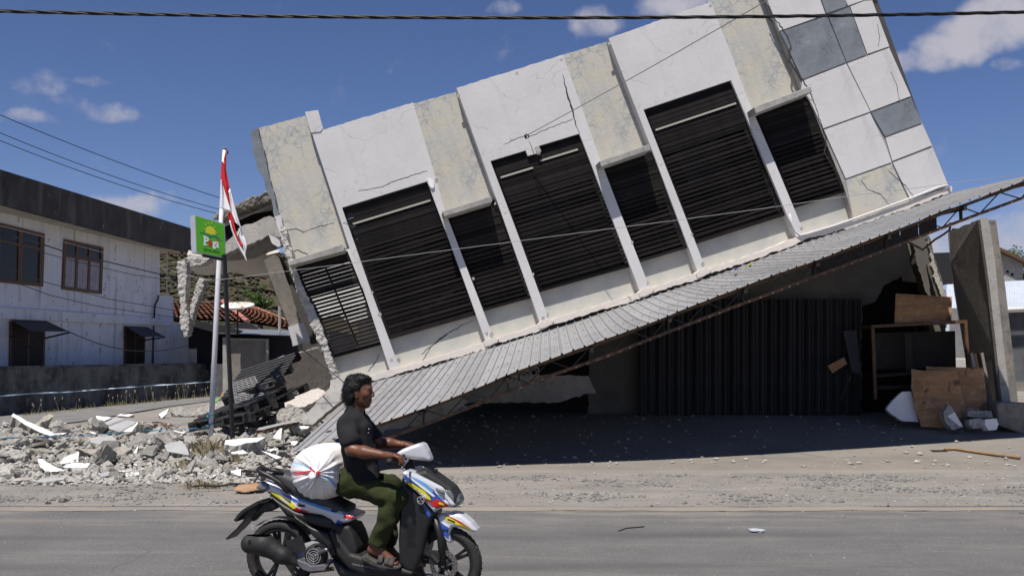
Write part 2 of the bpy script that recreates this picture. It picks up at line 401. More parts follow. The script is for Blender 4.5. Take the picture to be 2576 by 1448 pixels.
MT['slat'] = M('dark_slat', (.016, .013, .0122), (.009, .008, .008), 6, rough=.6, spec=.12, objrand=.55)
MT['slatw'] = M('pale_slat', (.36, .345, .30), rough=.6)
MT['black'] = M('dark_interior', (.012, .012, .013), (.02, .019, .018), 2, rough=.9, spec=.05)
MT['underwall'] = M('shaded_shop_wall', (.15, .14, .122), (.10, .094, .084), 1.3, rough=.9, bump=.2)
MT['skytint'] = M('painted_sky_tint', (.02, .03, .055), (.012, .016, .028), 3, rough=.4)  # bluish sky light between the slats, put into a colour
MT['crackdark'] = M('crack_shadow', (.05, .045, .042), rough=.95)
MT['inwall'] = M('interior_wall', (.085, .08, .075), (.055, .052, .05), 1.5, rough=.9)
MT['sheet'] = M('galvanised_sheet', (.335, .337, .347), (.285, .288, .298), 1.6, rough=.5, metal=.2, spec=.35, bump=.04, bsc=9, c3=(.36, .35, .34), objrand=.10, streak=((.20, .19, .175), (1.2, 5, 5), .52, .75, .6), speck=[((.30, .22, .15), 7, .70, .45)])
MT['door'] = M('shade_darkened_door', (.028, .028, .032), (.017, .017, .02), 2, rough=.6, objrand=.3)  # canopy shade put into the near-black door colour
MT['steel'] = M('painted_steel', (.022, .021, .022), (.035, .027, .021), 6, rough=.7, c3=(.07, .04, .025))
MT['rust'] = M('rusty_steel', (.15, .09, .055), (.07, .045, .032), 14, rough=.85, bump=.3, bsc=60)
MT['asph'] = M('asphalt', (.175, .168, .166), (.14, .136, .135), 1.2, rough=.9, bump=1.0, bsc=90, speck=[((.40, .38, .35), 62, .66, .75), ((.035, .035, .035), 75, .65, .8), ((.30, .285, .26), 30, .70, .5)], streak=((.24, .23, .215), (.35, 3.2, 1), .52, .74, .7))
def road_wear(m):
    nt = m.node_tree; N, L = nt.nodes, nt.links; b = N['Principled BSDF']; src = b.inputs['Base Color'].links[0].from_socket
    tc = N.new('ShaderNodeTexCoord'); sp = N.new('ShaderNodeSeparateXYZ'); L.new(tc.outputs['Object'], sp.inputs[0])
    def mr(a, lo, hi, c=0, d=1):
        r = N.new('ShaderNodeMapRange'); r.interpolation_type = 'SMOOTHSTEP'
        for k, x in (('From Min', lo), ('From Max', hi), ('To Min', c), ('To Max', d)): r.inputs[k].default_value = x
        L.new(a, r.inputs['Value']); return r.outputs[0]
    def mul(a, c):
        x = N.new('ShaderNodeMath'); x.operation = 'MULTIPLY'; L.new(a, x.inputs[0]); L.new(c, x.inputs[1]); return x.outputs[0]
    def nz(s, d=5, sc=(1, 1, 1)):
        mp = N.new('ShaderNodeMapping'); mp.inputs['Scale'].default_value = sc; L.new(tc.outputs['Object'], mp.inputs[0])
        t = N.new('ShaderNodeTexNoise'); t.inputs['Scale'].default_value = s; t.inputs['Detail'].default_value = d; L.new(mp.outputs[0], t.inputs['Vector']); return t.outputs['Fac']
    def mix(f, A, c):
        x = N.new('ShaderNodeMix'); x.data_type = 'RGBA'; L.new(f, x.inputs['Factor']); L.new(A, x.inputs['A']); x.inputs['B'].default_value = (*c, 1); return x.outputs['Result']
    # dust drifted from the verge, dark wheel tracks, a few oil spots, thin sealed cracks
    cur = mix(mul(mr(sp.outputs['Y'], 9.6, 10.8, 0, .95), mr(nz(1.6, 7, (.5, 1.4, 1)), .44, .66)), src, (.27, .245, .215))
    for y0 in (9.3, 7.9):
        d = N.new('ShaderNodeMath'); d.operation = 'SUBTRACT'; d.inputs[1].default_value = y0; L.new(sp.outputs['Y'], d.inputs[0]); a = N.new('ShaderNodeMath'); a.operation = 'ABSOLUTE'; L.new(d.outputs[0], a.inputs[0])
        cur = mix(mul(mr(a.outputs[0], .38, .0, 0, .55), mr(nz(.9, 4, (.25, 1.5, 1)), .38, .62)), cur, (.085, .083, .083))
    cur = mix(mr(nz(1.3, 2), .71, .76, 0, .6), cur, (.07, .068, .068))
    v = N.new('ShaderNodeTexVoronoi'); v.feature = 'DISTANCE_TO_EDGE'; v.inputs['Scale'].default_value = .33
    wn = N.new('ShaderNodeTexNoise'); wn.inputs['Scale'].default_value = 1.1; wn.inputs['Detail'].default_value = 6; L.new(tc.outputs['Object'], wn.inputs['Vector'])
    ad = N.new('ShaderNodeMix'); ad.data_type = 'RGBA'; ad.inputs['Factor'].default_value = .35; L.new(tc.outputs['Object'], ad.inputs['A']); L.new(wn.outputs['Color'], ad.inputs['B']); L.new(ad.outputs['Result'], v.inputs['Vector'])
    cur = mix(mul(mr(v.outputs['Distance'], .004, .0, 0, .30), mr(nz(.45, 3), .52, .60)), cur, (.05, .05, .05))
    L.new(cur, b.inputs['Base Color'])
road_wear(MT['asph'])
MT['dirt'] = M('gravelly_dirt', (.275, .25, .222), (.205, .19, .172), .9, rough=.95, bump=1.0, bsc=60, speck=[((.14, .14, .14), 42, .64, .85), ((.42, .40, .37), 55, .66, .7)], streak=((.34, .32, .295), (.25, 2.0, 1), .5, .72, .6))
MT['apron'] = M('apron_concrete', (.225, .203, .18), (.18, .165, .148), .8, rough=.9, bump=.3, bsc=45, speck=[((.12, .115, .11), 30, .68, .5)], streak=((.15, .14, .13), (.4, 1.6, 1), .56, .75, .6))
MT['sideroad'] = M('side_road', (.20, .195, .19), (.15, .148, .145), 1.0, rough=.92, bump=.6, bsc=90)
MT['pebble'] = M('dark_pebble', (.20, .195, .185), (.13, .13, .128), 9, rough=.9, c3=(.25, .24, .22))
MT['sand'] = M('roadside_sand', (.275, .24, .20), (.225, .205, .178), 1.8, rough=.95, bump=.6, bsc=80)
MT['gravel'] = M('gravel', (.30, .285, .265), (.17, .168, .165), 9, rough=.95)
MT['house'] = M('white_house_paint', (.70, .71, .75), (.60, .61, .645), .8, bump=.1, bsc=12, streak=((.30, .29, .285), (3.0, 3.0, .30), .54, .74, .75), speck=[((.20, .195, .19), 4.2, .65, .65), ((.16, .155, .15), 11, .70, .6)])
MT['stain'] = M('stained_concrete', (.034, .031, .029), (.065, .06, .055), 1.4, bump=.2, bsc=14, streak=((.17, .16, .15), (1.6, 1.6, .22), .53, .70, .6), speck=[((.34, .33, .32), 5, .70, .6)])
MT['soffit'] = M('soffit_paint', (.55, .51, .45), (.42, .38, .33), 1.5, speck=[((.12, .09, .06), 7, .66, .8)])
MT['fence'] = M('mouldy_fence_plaster', (.13, .132, .13), (.036, .036, .038), .9, bump=.25, bsc=16, c3=(.13, .14, .135), streak=((.20, .20, .20), (2.4, 2.4, .3), .58, .76, .5), contrast=(.4, .58))
MT['wood'] = M('brown_timber', (.14, .07, .035), (.08, .042, .024), 9, rough=.6)
MT['woodd'] = M('dark_timber', (.035, .026, .02), (.02, .015, .012), 8, rough=.7)
MT['ply'] = M('weathered_plywood', (.40, .225, .105), (.30, .165, .08), 2.2, rough=.8, bump=.15, c3=(.46, .31, .20), streak=((.17, .095, .05), (1.2, 1, 7), .45, .65, .75), speck=[((.07, .045, .03), 3.2, .60, .75), ((.50, .42, .34), 6, .66, .6)])
MT['glass'] = M('window_glass', (.018, .02, .024), rough=.25, spec=.18)
MT['curtain'] = M('curtain_cloth', (.42, .40, .44), (.28, .27, .31), 9, streak=((.16, .15, .18), (26, 26, .4), .5, .62, .7))
MT['awning'] = M('dark_awning_sheet', (.035, .04, .055), (.05, .055, .07), 5, rough=.5, metal=.3)
MT['tile'] = M('clay_roof_tile', (.29, .125, .075), (.18, .08, .052), 2.5, rough=.8, c3=(.42, .24, .16), objrand=.45)
MT['shedtin'] = M('weathered_tin', (.40, .42, .44), (.30, .31, .32), 3, rough=.5, metal=.4)
MT['whitetin'] = M('pale_tin_roof', (.62, .66, .72), (.52, .56, .62), 2, rough=.5, metal=.1)
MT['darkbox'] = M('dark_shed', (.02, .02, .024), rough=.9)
MT['hill'] = M('hill_scrub', (.062, .052, .032), (.034, .034, .02), .045, rough=1, c3=(.085, .066, .040), bump=.6, bsc=.4)
MT['bush'] = M('hill_bush', (.036, .037, .019), (.062, .052, .032), .05, rough=1)
MT['leaf'] = M('tree_leaf', (.075, .13, .022), (.045, .085, .015), 3, rough=.55)
MT['leafd'] = M('tree_leaf_dark', (.05, .075, .025), (.03, .05, .018), 3, rough=.6)
MT['bark'] = M('bark', (.12, .10, .08), (.07, .06, .05), 8, bump=.4)
MT['drygrass'] = M('dry_grass', (.27, .23, .15), (.18, .155, .095), 3, rough=.9)
MT['grass'] = M('green_grass', (.11, .115, .035), (.20, .17, .07), 3, rough=.9)
MT['rubber'] = M('tyre_rubber', (.016, .016, .016), (.03, .029, .027), 12, rough=.75, bump=.2, bsc=60)
MT['plastic'] = M('black_plastic', (.010, .010, .011), (.015, .015, .016), 20, rough=.45, spec=.45)
MT['matte'] = M('matte_black', (.013, .013, .0135), (.022, .0215, .021), 10, rough=.6, bump=.1, bsc=90)
MT['seat'] = M('seat_vinyl', (.05, .05, .052), (.04, .04, .041), 10, rough=.55, bump=.15, bsc=120)
MT['silver'] = M('silver_paint', (.60, .61, .64), (.54, .55, .58), 4, rough=.3, metal=.2, coat=.4, speck=[((.30, .29, .28), 40, .70, .5)])
MT['blue'] = M('blue_decal', (.03, .09, .38), (.025, .07, .30), 6, rough=.3, coat=.4)
MT['ltblue'] = M('light_blue_decal', (.12, .32, .62), rough=.3, coat=.4)
MT['navy'] = M('navy_decal', (.012, .018, .075), rough=.3, coat=.4)
MT['yellow'] = M('yellow_decal', (.62, .58, .02), rough=.32, coat=.3)
MT['red'] = M('red_decal', (.50, .02, .018), rough=.32, coat=.3)
MT['decalwhite'] = M('white_decal', (.74, .74, .76), rough=.35, coat=.3)
MT['decalblack'] = M('black_decal', (.01, .01, .01), rough=.5)
MT['decalgrey'] = M('grey_decal', (.22, .22, .23), rough=.5)
MT['alloy'] = M('cast_metal', (.30, .30, .31), (.22, .22, .23), 8, rough=.4, metal=.8)
MT['disc'] = M('brake_disc', (.32, .29, .26), (.25, .23, .2), 12, rough=.4, metal=.85)
MT['lens'] = M('clear_lens', (.14, .145, .155), rough=.08, spec=.6)
MT['redlens'] = M('red_lens', (.25, .01, .012), rough=.1, spec=.6)
MT['skin'] = M('brown_skin', (.135, .050, .025), (.10, .037, .019), 14, rough=.48, spec=.45, bump=.08, bsc=80)
MT['hair'] = M('black_hair', (.004, .004, .0045), (.008, .0075, .0075), 20, rough=.5, spec=.25, streak=((.016, .016, .017), (18, 18, 60), .55, .7, .7), bump=.4, bsc=60)
MT['shirt'] = M('charcoal_cotton', (.021, .0205, .0225), (.015, .0145, .0165), 5, rough=.9, spec=.15, bump=.35, bsc=9)
MT['trouser'] = M('olive_cotton', (.032, .038, .013), (.021, .027, .009), 6, rough=.88, spec=.2, bump=.5, bsc=13)
MT['sandal'] = M('worn_sandal', (.04, .037, .034), (.07, .064, .058), 20, rough=.8, bump=.3, bsc=80)
MT['eye'] = M('eye_white', (.45, .42, .4), rough=.2)
MT['sack'] = M('woven_white_sack', (.74, .73, .735), (.66, .65, .655), 6, rough=.75, bump=.25, bsc=16)
MT['sackblue'] = M('blue_sack_band', (.24, .42, .72), (.40, .54, .76), 12, rough=.75)
MT['string'] = M('red_string', (.62, .03, .05), rough=.5)
MT['flagred'] = M('red_cloth', (.60, .025, .03), (.46, .018, .022), 4, rough=.8)
MT['flagwhite'] = M('white_cloth', (.78, .78, .80), (.70, .70, .72), 4, rough=.8)
MT['pole'] = M('white_pole_paint', (.66, .66, .70), (.58, .58, .62), 6, rough=.4)
MT['blackpost'] = M('black_post_paint', (.012, .012, .013), rough=.5)
MT['signgreen'] = M('green_sign_face', (.10, .40, .025), (.09, .36, .022), 3, rough=.4)
MT['signgrey'] = M('sign_aluminium', (.50, .53, .57), (.44, .47, .51), 4, rough=.45, metal=.2)
MT['signteal'] = M('teal_print', (.01, .22, .16), rough=.4)
MT['tape'] = M('barrier_tape', (.66, .74, .80), (.16, .32, .48), 4, rough=.35)
MT['tapeblue'] = M('blue_tape', (.03, .16, .27), (.08, .25, .36), 9, rough=.35)
MT['cable'] = M('black_cable', (.008, .008, .008), rough=.5)
MT['rope'] = M('pale_cord', (.30, .30, .31), rough=.7)
MT['wire'] = M('steel_wire', (.25, .25, .26), rough=.5, metal=.5)
MT['pallet'] = M('dark_plastic_pallet', (.025, .025, .026), (.045, .044, .042), 9, rough=.6, c3=(.09, .085, .08))
MT['handle'] = M('tool_handle', (.30, .19, .10), (.20, .13, .07), 10, rough=.7)
MT['cloth1'] = M('dusty_cloth', (.40, .34, .25), (.28, .24, .18), 14, rough=.9)
MT['green2'] = M('green_scrap', (.10, .40, .06), rough=.6)
MT['litterbits'] = M('coloured_litter', (.45, .42, .38), (.30, .27, .24), 20, rough=.8, objrand=.3, speck=[((.35, .08, .06), 55, .66, .8), ((.06, .12, .30), 60, .70, .8)])
MT['redscrap'] = M('red_scrap', (.45, .07, .05), (.5, .2, .12), 30, rough=.7)
MT['card'] = M('cardboard', (.36, .22, .13), (.28, .17, .10), 6, rough=.85)
MT['ventblack'] = M('vent_opening', (.01, .01, .01), rough=.9)
# ================================================================== SETTING: ground, road
def sheet(name, xs, ys, hf, mat, kind='structure'):
    V = [(x, y, hf(x, y)) for y in ys for x in xs]; nx = len(xs)
    F = [[j * nx + i, j * nx + i + 1, (j + 1) * nx + i + 1, (j + 1) * nx + i] for j in range(len(ys) - 1) for i in range(nx - 1)]
    o = mk(name, V, F, mat, smooth=True, fixn=False, origin=Vector((0, 0, 0))); tag(o, kind=kind); return o
def rng(a, b, s):
    n = max(1, int(round((b - a) / s))); return [a + (b - a) * i / n for i in range(n)]
xs = rng(-300, -60, 40) + rng(-60, -16, 4) + rng(-16, 13, .22) + rng(13, 60, 4) + rng(60, 301, 40) + [300]
ys = [-30, -10, 0, 4, 8] + rng(10, 24, .16) + rng(24, 60, 1.5) + rng(60, 200, 14) + rng(200, 900, 70) + [900]
sheet('ground', xs, ys, ground_h, MT['dirt'])
# road: ragged far edge
rx = rng(-120, -16, 8) + rng(-16, 14, .07) + rng(14, 121, 8)
V, F = [], []
for x in rx:
    e = 10.80 + .10 * nz3(x * .9, 3.3) + .06 * nz3(x * 3.1, 7.7) + .05 * nz3(x * 9, 1.7)
    V += [(x, 1.2, .006), (x, 6, .006), (x, e, .006), (x, e + .05, -.02)]
for i in range(len(rx) - 1):
    for k in range(3): F.append([i * 4 + k, (i + 1) * 4 + k, (i + 1) * 4 + k + 1, i * 4 + k + 1])
tag(mk('road', V, F, MT['asph'], fixn=True, origin=Vector((0, 0, 0))), kind='structure')
# strip of sand blown along the road edge
sv_, sf_ = [], []; sx = rng(-16, 14, .12)
for i, x in enumerate(sx):
    e0 = 10.78 + .10 * nz3(x * .9, 3.3) + .05 * nz3(x * 4, 9.1); e1 = 11.12 + .26 * nz3(x * .8, 5.5) + .14 * nz3(x * 3.3, 2.2)
    sv_ += [(x, e0, .010), (x, (e0 + e1) / 2, .016 + ground_h(x, (e0 + e1) / 2)), (x, e1, ground_h(x, e1) - .006)]
for i in range(len(sx) - 1):
    for k in range(2): sf_.append([i * 3 + k, i * 3 + 3 + k, i * 3 + 4 + k, i * 3 + 1 + k])
tag(mk('sand_strip', sv_, sf_, MT['sand'], smooth=True, fixn=True, origin=Vector((0, 0, 0))), kind='structure')
# concrete apron in front of the shops (slabs with a joint line along the verge)
ax = rng(-2.4, 14, .3) + [14.0]
ay = [14.36, 14.40] + rng(14.5, 24, .3) + [24.0]
def apron_h(x, y): return ground_h(x, y) + (.03 if y > 14.38 else -.03) + (.004 * nz3(x * 2, y * 2, 4) if y > 14.38 else 0) - .1 * sm(-1.6, -2.4, x)
o = sheet('concrete_apron', ax, ay, apron_h, MT['apron'])
# side street between the old house and the collapsed shop
def G0(u, v, z=0.0):
    d = ray(u, v); t = (z - CAMZ) / d.z; return CAM + d * t
P = [G0(-260, 1084), G0(0, 1083), G0(200, 1062), G0(420, 1024), G0(600, 1000), G0(640, 990), G0(560, 985), G0(300, 1014), G0(0, 1048), G0(-260, 1064)]
V = [Vector((p.x, p.y, .03)) for p in P]
tag(mk('side_street', V, [[0, 1, 8, 9], [1, 2, 7, 8], [2, 3, 7], [3, 4, 6, 7], [4, 5, 6]], MT['sideroad'], fixn=False), kind='structure')
# loose gravel on the verge
def gravel(name, n, region, smin, smax, mat, seed):
    rnd = random.Random(seed); V, F = [], []
    for _ in range(n):
        x, y = region(rnd); s = smin + (smax - smin) * rnd.random() ** 3; z = top_h(x, y)
        if y > 14.4 and x > -1.6: z += .03
        k = len(V); a = rnd.random() * 6.28
        pts = [(1, 0, 0), (0, 1, .1), (-1, .1, 0), (0, -1, .1), (.1, 0, .8), (0, 0, -.4)]
        for p in pts:
            q = [p[i] * s * rnd.uniform(.55, 1.1) for i in range(3)]
            V.append((x + q[0] * math.cos(a) - q[1] * math.sin(a), y + q[0] * math.sin(a) + q[1] * math.cos(a), z + q[2] + s * .15))
        for i in range(4):
            F.append([k + i, k + (i + 1) % 4, k + 4]); F.append([k + (i + 1) % 4, k + i, k + 5])
    o = mk(name, V, F, mat, fixn=True, origin=Vector((0, 14, 0))); tag(o, kind='stuff'); return o
gravel('gravel', 5200, lambda r: (r.uniform(-9, 9.5), 10.75 + 3.5 * r.random() ** .8), .006, .03, MT['gravel'], 3)
def peb(r):
    while True:
        x, y = r.uniform(-9, 9.5), r.uniform(11.3, 14.3)
        if nz3(x * .55, y * 1.5, 3) + .35 * nz3(x * 2, y * 4, 6) > .12: return x, y
gravel('pebbles', 4200, peb, .010, .045, MT['pebble'], 14)
gravel('stone_chips', 1500, lambda r: (r.uniform(-9, 9.5), r.uniform(11.2, 14.8)), .006, .028, MT['rubble'], 4)
gravel('road_grit', 900, lambda r: (r.uniform(-6.5, 7), 10.95 - 3.4 * r.random() ** 3.2), .004, .018, MT['rubble'], 5)

# ================================================================== COLLAPSED BUILDING
FP = Plane((-2.4, 16.4, 0), (0.12, -1, 0))                 # the facade's plane
BLD = thing('collapsed_building', (2.6, 17.0, 0.0), 'tilted white and cream shop building on its crushed ground floor, with dark slatted windows', 'building')
def bp(name, poly, off, thick, mat, parent=BLD, label=None, **kw):
    o = prism(name, poly, FP, off, thick, MT[mat], parent, **kw)
    if label: o['label'] = label
    return o
W1 = [(768,284),(800,278),(809,328)] + rough([(809,328),(1039,258)], 9, .9, 1, False)[1:] + [(1066,350),(1094,442),(1119,530),(1180,690),(1243,853),(1222,860),(1150,660),(1074,456),(860,522),(930,722),(1005,925),(980,930),(875,612)]
W2 = [(1148,222)] + rough([(1148,222),(1415.6,138)], 9, .9, 2, False)[1:] + [(1509,400),(1570,560),(1635,727),(1610,735),(1457,336),(1358,366),(1348,371),(1349,386),(1327,392),(1322,378),(1233,405),(1310,610),(1382,807),(1359,814),(1255,520)]
W3 = [(1530.6,97)] + rough([(1530.6,97),(1788,5)], 9, .9, 3, False)[1:] + [(1887,265),(1955,424),(2024,590),(2002,597),(1838,202),(1618,276),(1776,679),(1755,686),(1645,392)]
bp('wall_frame', W1, 0, .30, 'white', label='white plaster frame round the left wide window'); bp('wall_frame', W2, 0, .30, 'white', label='white plaster frame round the middle wide window, long crack down its right side')
bp('wall_frame', W3, 0, .30, 'white', label='white plaster frame round the right wide window')
bp('parapet_stub', [(767,282),(800,277),(812,322),(806,331),(782,334)], .012, .36, 'white')
bp('wall_panel', [(650,323)] + rough([(650,323),(768,291)], 10, .9, 4, False)[1:] + [(880,622),(729,661)], -.20, .14, 'cream', label='cream crackled wall panel at the broken left end')
bp('wall_panel', [(1030,263)] + rough([(1030,263),(1160,229)], 10, .9, 5, False)[1:] + [(1250,500),(1112,540)], -.20, .14, 'cream')
bp('wall_panel', [(1404,142)] + rough([(1404,142),(1541,101)], 10, .9, 6, False)[1:] + [(1648,370),(1500,415)], -.20, .14, 'cream')
bp('wall_panel', [(1780,4),(1925,-46),(1938,0),(2020,228),(1884,282)], -.20, .14, 'cream')
# broken grey return at the left end
bp('broken_return', rough([(629,340),(632,331),(650,323),(690,490),(722,640),(700,560),(690,545),(683,505),(670,480),(664,450),(650,430),(640,395),(634,360)], 9, 2.2, 9), -.10, .22, 'greytile', label='ragged grey broken edge of the left end wall')
bp('white_return', rough([(690,545),(706,540),(733,655),(722,650),(705,590)], 8, 1.5, 10), -.09, .2, 'white')
# tiled end panel: dark joints show between separate slabs
bp('joint_bed', [(1887,-110),(2149,-110),(2190,0),(2235,119),(2290,246),(2343,362),(2384,466),(2290,506),(2147,558),(2126,480),(2033,247),(2017,222),(1960,77.5)], -.03, .13, 'conc')
def Vx(y):
    pts = [(-110,2023),(0,2065),(41,2080),(158,2127),(283,2188.5),(362,2225),(410,2243),(507,2287)]
    for (a, xa), (b, xb) in zip(pts, pts[1:]):
        if y <= b: return lerp(xa, xb, (y - a) / (b - a))
    return 2287
TILES = [('white', [(1887,-110),(2022,-110),(2076,37),(1961,78),(1929,0)]), ('greytile', [(2024,-110),(2084,-110),(2130,8),(2126,18),(2078,34)]), ('white', [(2086,-110),(2149,-110),(2191,0),(2172,1),(2132,15)]),
 ('greytile', [(1962,81),(2080,41),(2127,157),(2018,200)]), ('greytile', [(2082,39),(2136,18),(2179,137),(2129,157)]), ('white', [(2138,17),(2174,3),(2193,2),(2236,117),(2181,136)]),
 ('white', [(2018,204),(2128,161),(2188,281),(2070,323),(2034,248),(2017,224)]), ('white', [(2131,160),(2236,121),(2290,242),(2190,280)]),
 ('white', [(2072,327),(2188,285),(2225,362),(2242,408),(2127,449)]), ('greytile', [(2191,284),(2291,246),(2318,309),(2226,343)]), ('white', [(2227,347),(2319,313),(2343,366),(2244,405)]),
 ('cream', [(2127,453),(2242,412),(2286,506),(2147,556)]), ('white', [(2245,409),(2345,371),(2383,463),(2290,503)])]
for mtn, poly in TILES:
    bp('wall_tile', poly, 0.0, .06, mtn, label={'white': None, 'greytile': 'dark grey cracked wall tile', 'cream': 'cream crackled wall tile low by the canopy'}[mtn])
# sill panels under the grilles
SILL = [[(838,893),(965,858),(990,930),(930,948),(856,968)], [(980,845),(1200,783),(1230,866),(1000,935)], [(1216,777),(1341,744),(1366,818),(1236,862)], [(1356,728),(1594,661),(1618,740),(1374,816)],
        [(1606,655),(1731,619),(1762,692),(1627,736)], [(1749,608),(1974,537),(2010,602),(1769,688)], [(1997,518),(2128,479),(2150,564),(2016,600)]]
for p in SILL:
    p = [(x - 6 if k in (0, 3) else x + 6, y - 2 if k < 2 else y + 4) for k, (x, y) in enumerate(p)] if len(p) == 4 else p
    bp('sill_panel', p, -.185, .14, 'sill')
# concrete sun awnings over the narrow windows
AW = [[(724,657),(860,614),(866,621),(867,631),(727,669)], [(1113,531),(1236,493),(1238,508),(1117,545)], [(1508,405),(1632,363),(1637,377),(1512,420)], [(1896,270),(2037,217),(2043,231),(1901,286)]]
for p in AW: bp('sun_awning', p, .36, .58, 'conc', bevel=.008)
# mortar ledge along the canopy
BL = [(826,985),(870,966),(930,946),(985,930),(1005,926),(1120,893),(1222,861),(1243,853),(1300,837),(1359,815),(1382,807),(1500,771),(1610,736),(1635,727),(1700,705),(1755,687),(1776,679),(1900,639),(2002,598),(2024,590),(2146,558),(2290,506),(2394,470)]
low = rough([(x, y + 12 + (4 if i % 3 == 0 else 0)) for i, (x, y) in enumerate(BL)], 7, 2.2, 12, False)
upp = rough([(x, y - 2) for x, y in BL], 12, .8, 13, False)
bp('mortar_ledge', low + upp[::-1], .05, .26, 'ledge')
for (x, y) in [(1232,857),(1370,812),(1622,733),(1766,684)]:
    bp('mortar_patch', rough([(x-16,y+3),(x-8,y-5),(x+12,y-9),(x+22,y-6),(x+18,y+3),(x,y+11),(x-12,y+14)], 5, 1, int(x)), .075, .2, 'ledge')
# white conduit lying on the ledge at the right, and bent up beside the pillar
o = mk('conduit', *tube_vf([FP.pt(u, v, .07) for u, v in [(1985,538),(1990,560),(2000,583),(2012,592),(2030,588),(2100,567),(2200,532),(2300,495),(2360,471),(2380,466),(2388,474)]], .022, 6), MT['white'], BLD, smooth=True)
# windows: frame > slats
WIN = [([(743,671),(872,634),(964,863),(840,897)], 24, 'left narrow window'), ([(860,522),(1074,456),(1198,788),(983,849)], 30, 'left wide window'), ([(1127,549),(1245,514),(1338,746),(1218,779)], 21, None),
       ([(1233,405),(1457,336),(1592,665),(1360,730)], 30, 'middle wide window'), ([(1514,424),(1641,384),(1729,621),(1609,657)], 21, None), ([(1618,276),(1838,202),(1972,539),(1752,609)], 31, 'right wide window'), ([(1902,288),(2033,245),(2127,480),(2000,520)], 21, None)]
def q4(q, s, t):
    a = (lerp(q[0][0], q[1][0], s), lerp(q[0][1], q[1][1], s)); b = (lerp(q[3][0], q[2][0], s), lerp(q[3][1], q[2][1], s))
    return (lerp(a[0], b[0], t), lerp(a[1], b[1], t))
WHITE_SLAT = {(1, 3): (.05, .96), (3, 3): (.04, .40), (3, 2): (.50, .92), (5, 4): (.04, .96)}
for wi, (q, n, lab) in enumerate(WIN):
    e = .025
    ring = []
    for (s0, s1, t0, t1) in ((-.02, 1.02, -.01, .03), (-.02, 1.02, .975, 1.01), (-.02, .02, .03, .975), (.98, 1.02, .03, .975)):
        ring.append(prism_vf([q4(q, s0, t0), q4(q, s1, t0), q4(q, s1, t1), q4(q, s0, t1)], FP, -.075, .05))
    fr = mk('window_frame', *join_vf(ring), MT['slat'], BLD)
    if lab: fr['label'] = 'dark frame of the ' + lab
    for i in range(n):
        t0 = .03 + .945 * i / n; t1 = t0 + .945 / n * ((.93 if i < n * .3 else .66) + random.uniform(-.05, .05))
        bent = random.random() < .10; jt = lambda: random.uniform(-.005, .005) if bent else random.uniform(-.0015, .0015)
        poly = [q4(q, .015, t0 + jt()), q4(q, .985, t0 + jt()), q4(q, .985, t1 + jt()), q4(q, .015, t1 + jt())]
        prism('slat', poly, FP, -.055 + random.uniform(-.006, .006), .022, MT['slat'], fr)
    for (w, i), (s0, s1) in WHITE_SLAT.items():
        if w == wi:
            t0 = .03 + .945 * (i + .15) / n; t1 = t0 + .945 / n * .42
            o = prism('pale_slat', [q4(q, s0, t0), q4(q, s1, t0), q4(q, s1, t1), q4(q, s0, t1)], FP, -.03, .02, MT['slatw'], fr)
    vs = (.40, .56, .60) if n > 26 else (.52,)
    for s in vs: prism('mullion', [q4(q, s - .018, .03), q4(q, s + .018, .03), q4(q, s + .018, .97), q4(q, s - .018, .97)], FP, -.085, .04, MT['slat'], fr)
    if wi in (2, 4, 6): prism('dark_board', [q4(q, .0, .0), q4(q, .72, .0), q4(q, .74, .62), q4(q, .0, .66)], FP, -.14, .03, MT['black'], fr)
prism('brace', [(983,838),(990,845),(1166,716),(1158,709)], FP, -.10, .03, MT['wood'], BLD)
for wi_, quad in ((3, (.22, .58, .30, .66)), (5, (.16, .52, .30, .62)), (1, (.35, .70, .28, .50))):
    q_ = WIN[wi_][0]; s0, s1, t0, t1 = quad
    bp('sky_tint_sheet', [q4(q_, s0, t0), q4(q_, s1, t0), q4(q_, s1, t1), q4(q_, s0, t1)], -.30, .01, 'skytint')  # sheets added behind the slats to stand for sky light
bp('inner_wall', rough([(740,668),(790,640),(880,612),(905,690),(925,800),(880,812),(850,790),(800,800),(770,770)], 8, 2.5, 91), -1.9, .1, 'rubwhite', label='broken pale inner wall seen through the left window slats')
# cracks: thin dark open seams standing in the plaster
def crack(pts, w0, w1, seed, off=.003, name='wall_crack'):
    rnd = random.Random(seed); P = []
    for (a, b) in zip(pts, pts[1:]):
        L = math.hypot(b[0] - a[0], b[1] - a[1]); k = max(1, int(L / 6))
        for j in range(k): P.append((lerp(a[0], b[0], j / k) + rnd.uniform(-1.3, 1.3), lerp(a[1], b[1], j / k) + rnd.uniform(-1.3, 1.3)))
    P.append(pts[-1]); n = len(P); l, r = [], []
    for i, p in enumerate(P):
        a, b = P[max(i - 1, 0)], P[min(i + 1, n - 1)]; d = math.hypot(b[0] - a[0], b[1] - a[1]) or 1; nx_, ny_ = (b[1] - a[1]) / d, -(b[0] - a[0]) / d
        w = lerp(w0, w1, abs(2 * i / (n - 1) - 1)) * rnd.uniform(.55, 1.2) / 2; l.append((p[0] - w * nx_, p[1] - w * ny_)); r.append((p[0] + w * nx_, p[1] + w * ny_))
    return bp(name, l + r[::-1], off, .02, 'crackdark')
crack([(1930,12),(1945,45),(1955,55),(1980,92),(1988,115),(1984,150),(2000,176),(2018,200),(2040,240),(2058,290),(2068,318)], 5.5, 1.3, 1)
crack([(2068,318),(2078,350),(2074,385),(2096,420),(2110,450)], 1.6, .8, 2)
crack([(1416,188),(1425,235),(1440,280),(1449,320),(1457,334)], 4.5, 1.5, 3)
crack([(1330,345),(1380,322),(1440,300)], 1.2, .8, 4); crack([(1268,362),(1300,348),(1320,342)], 1.2, .8, 5)
crack([(900,480),(960,470),(1000,452),(1040,440),(1075,430)], 1.4, .8, 6)
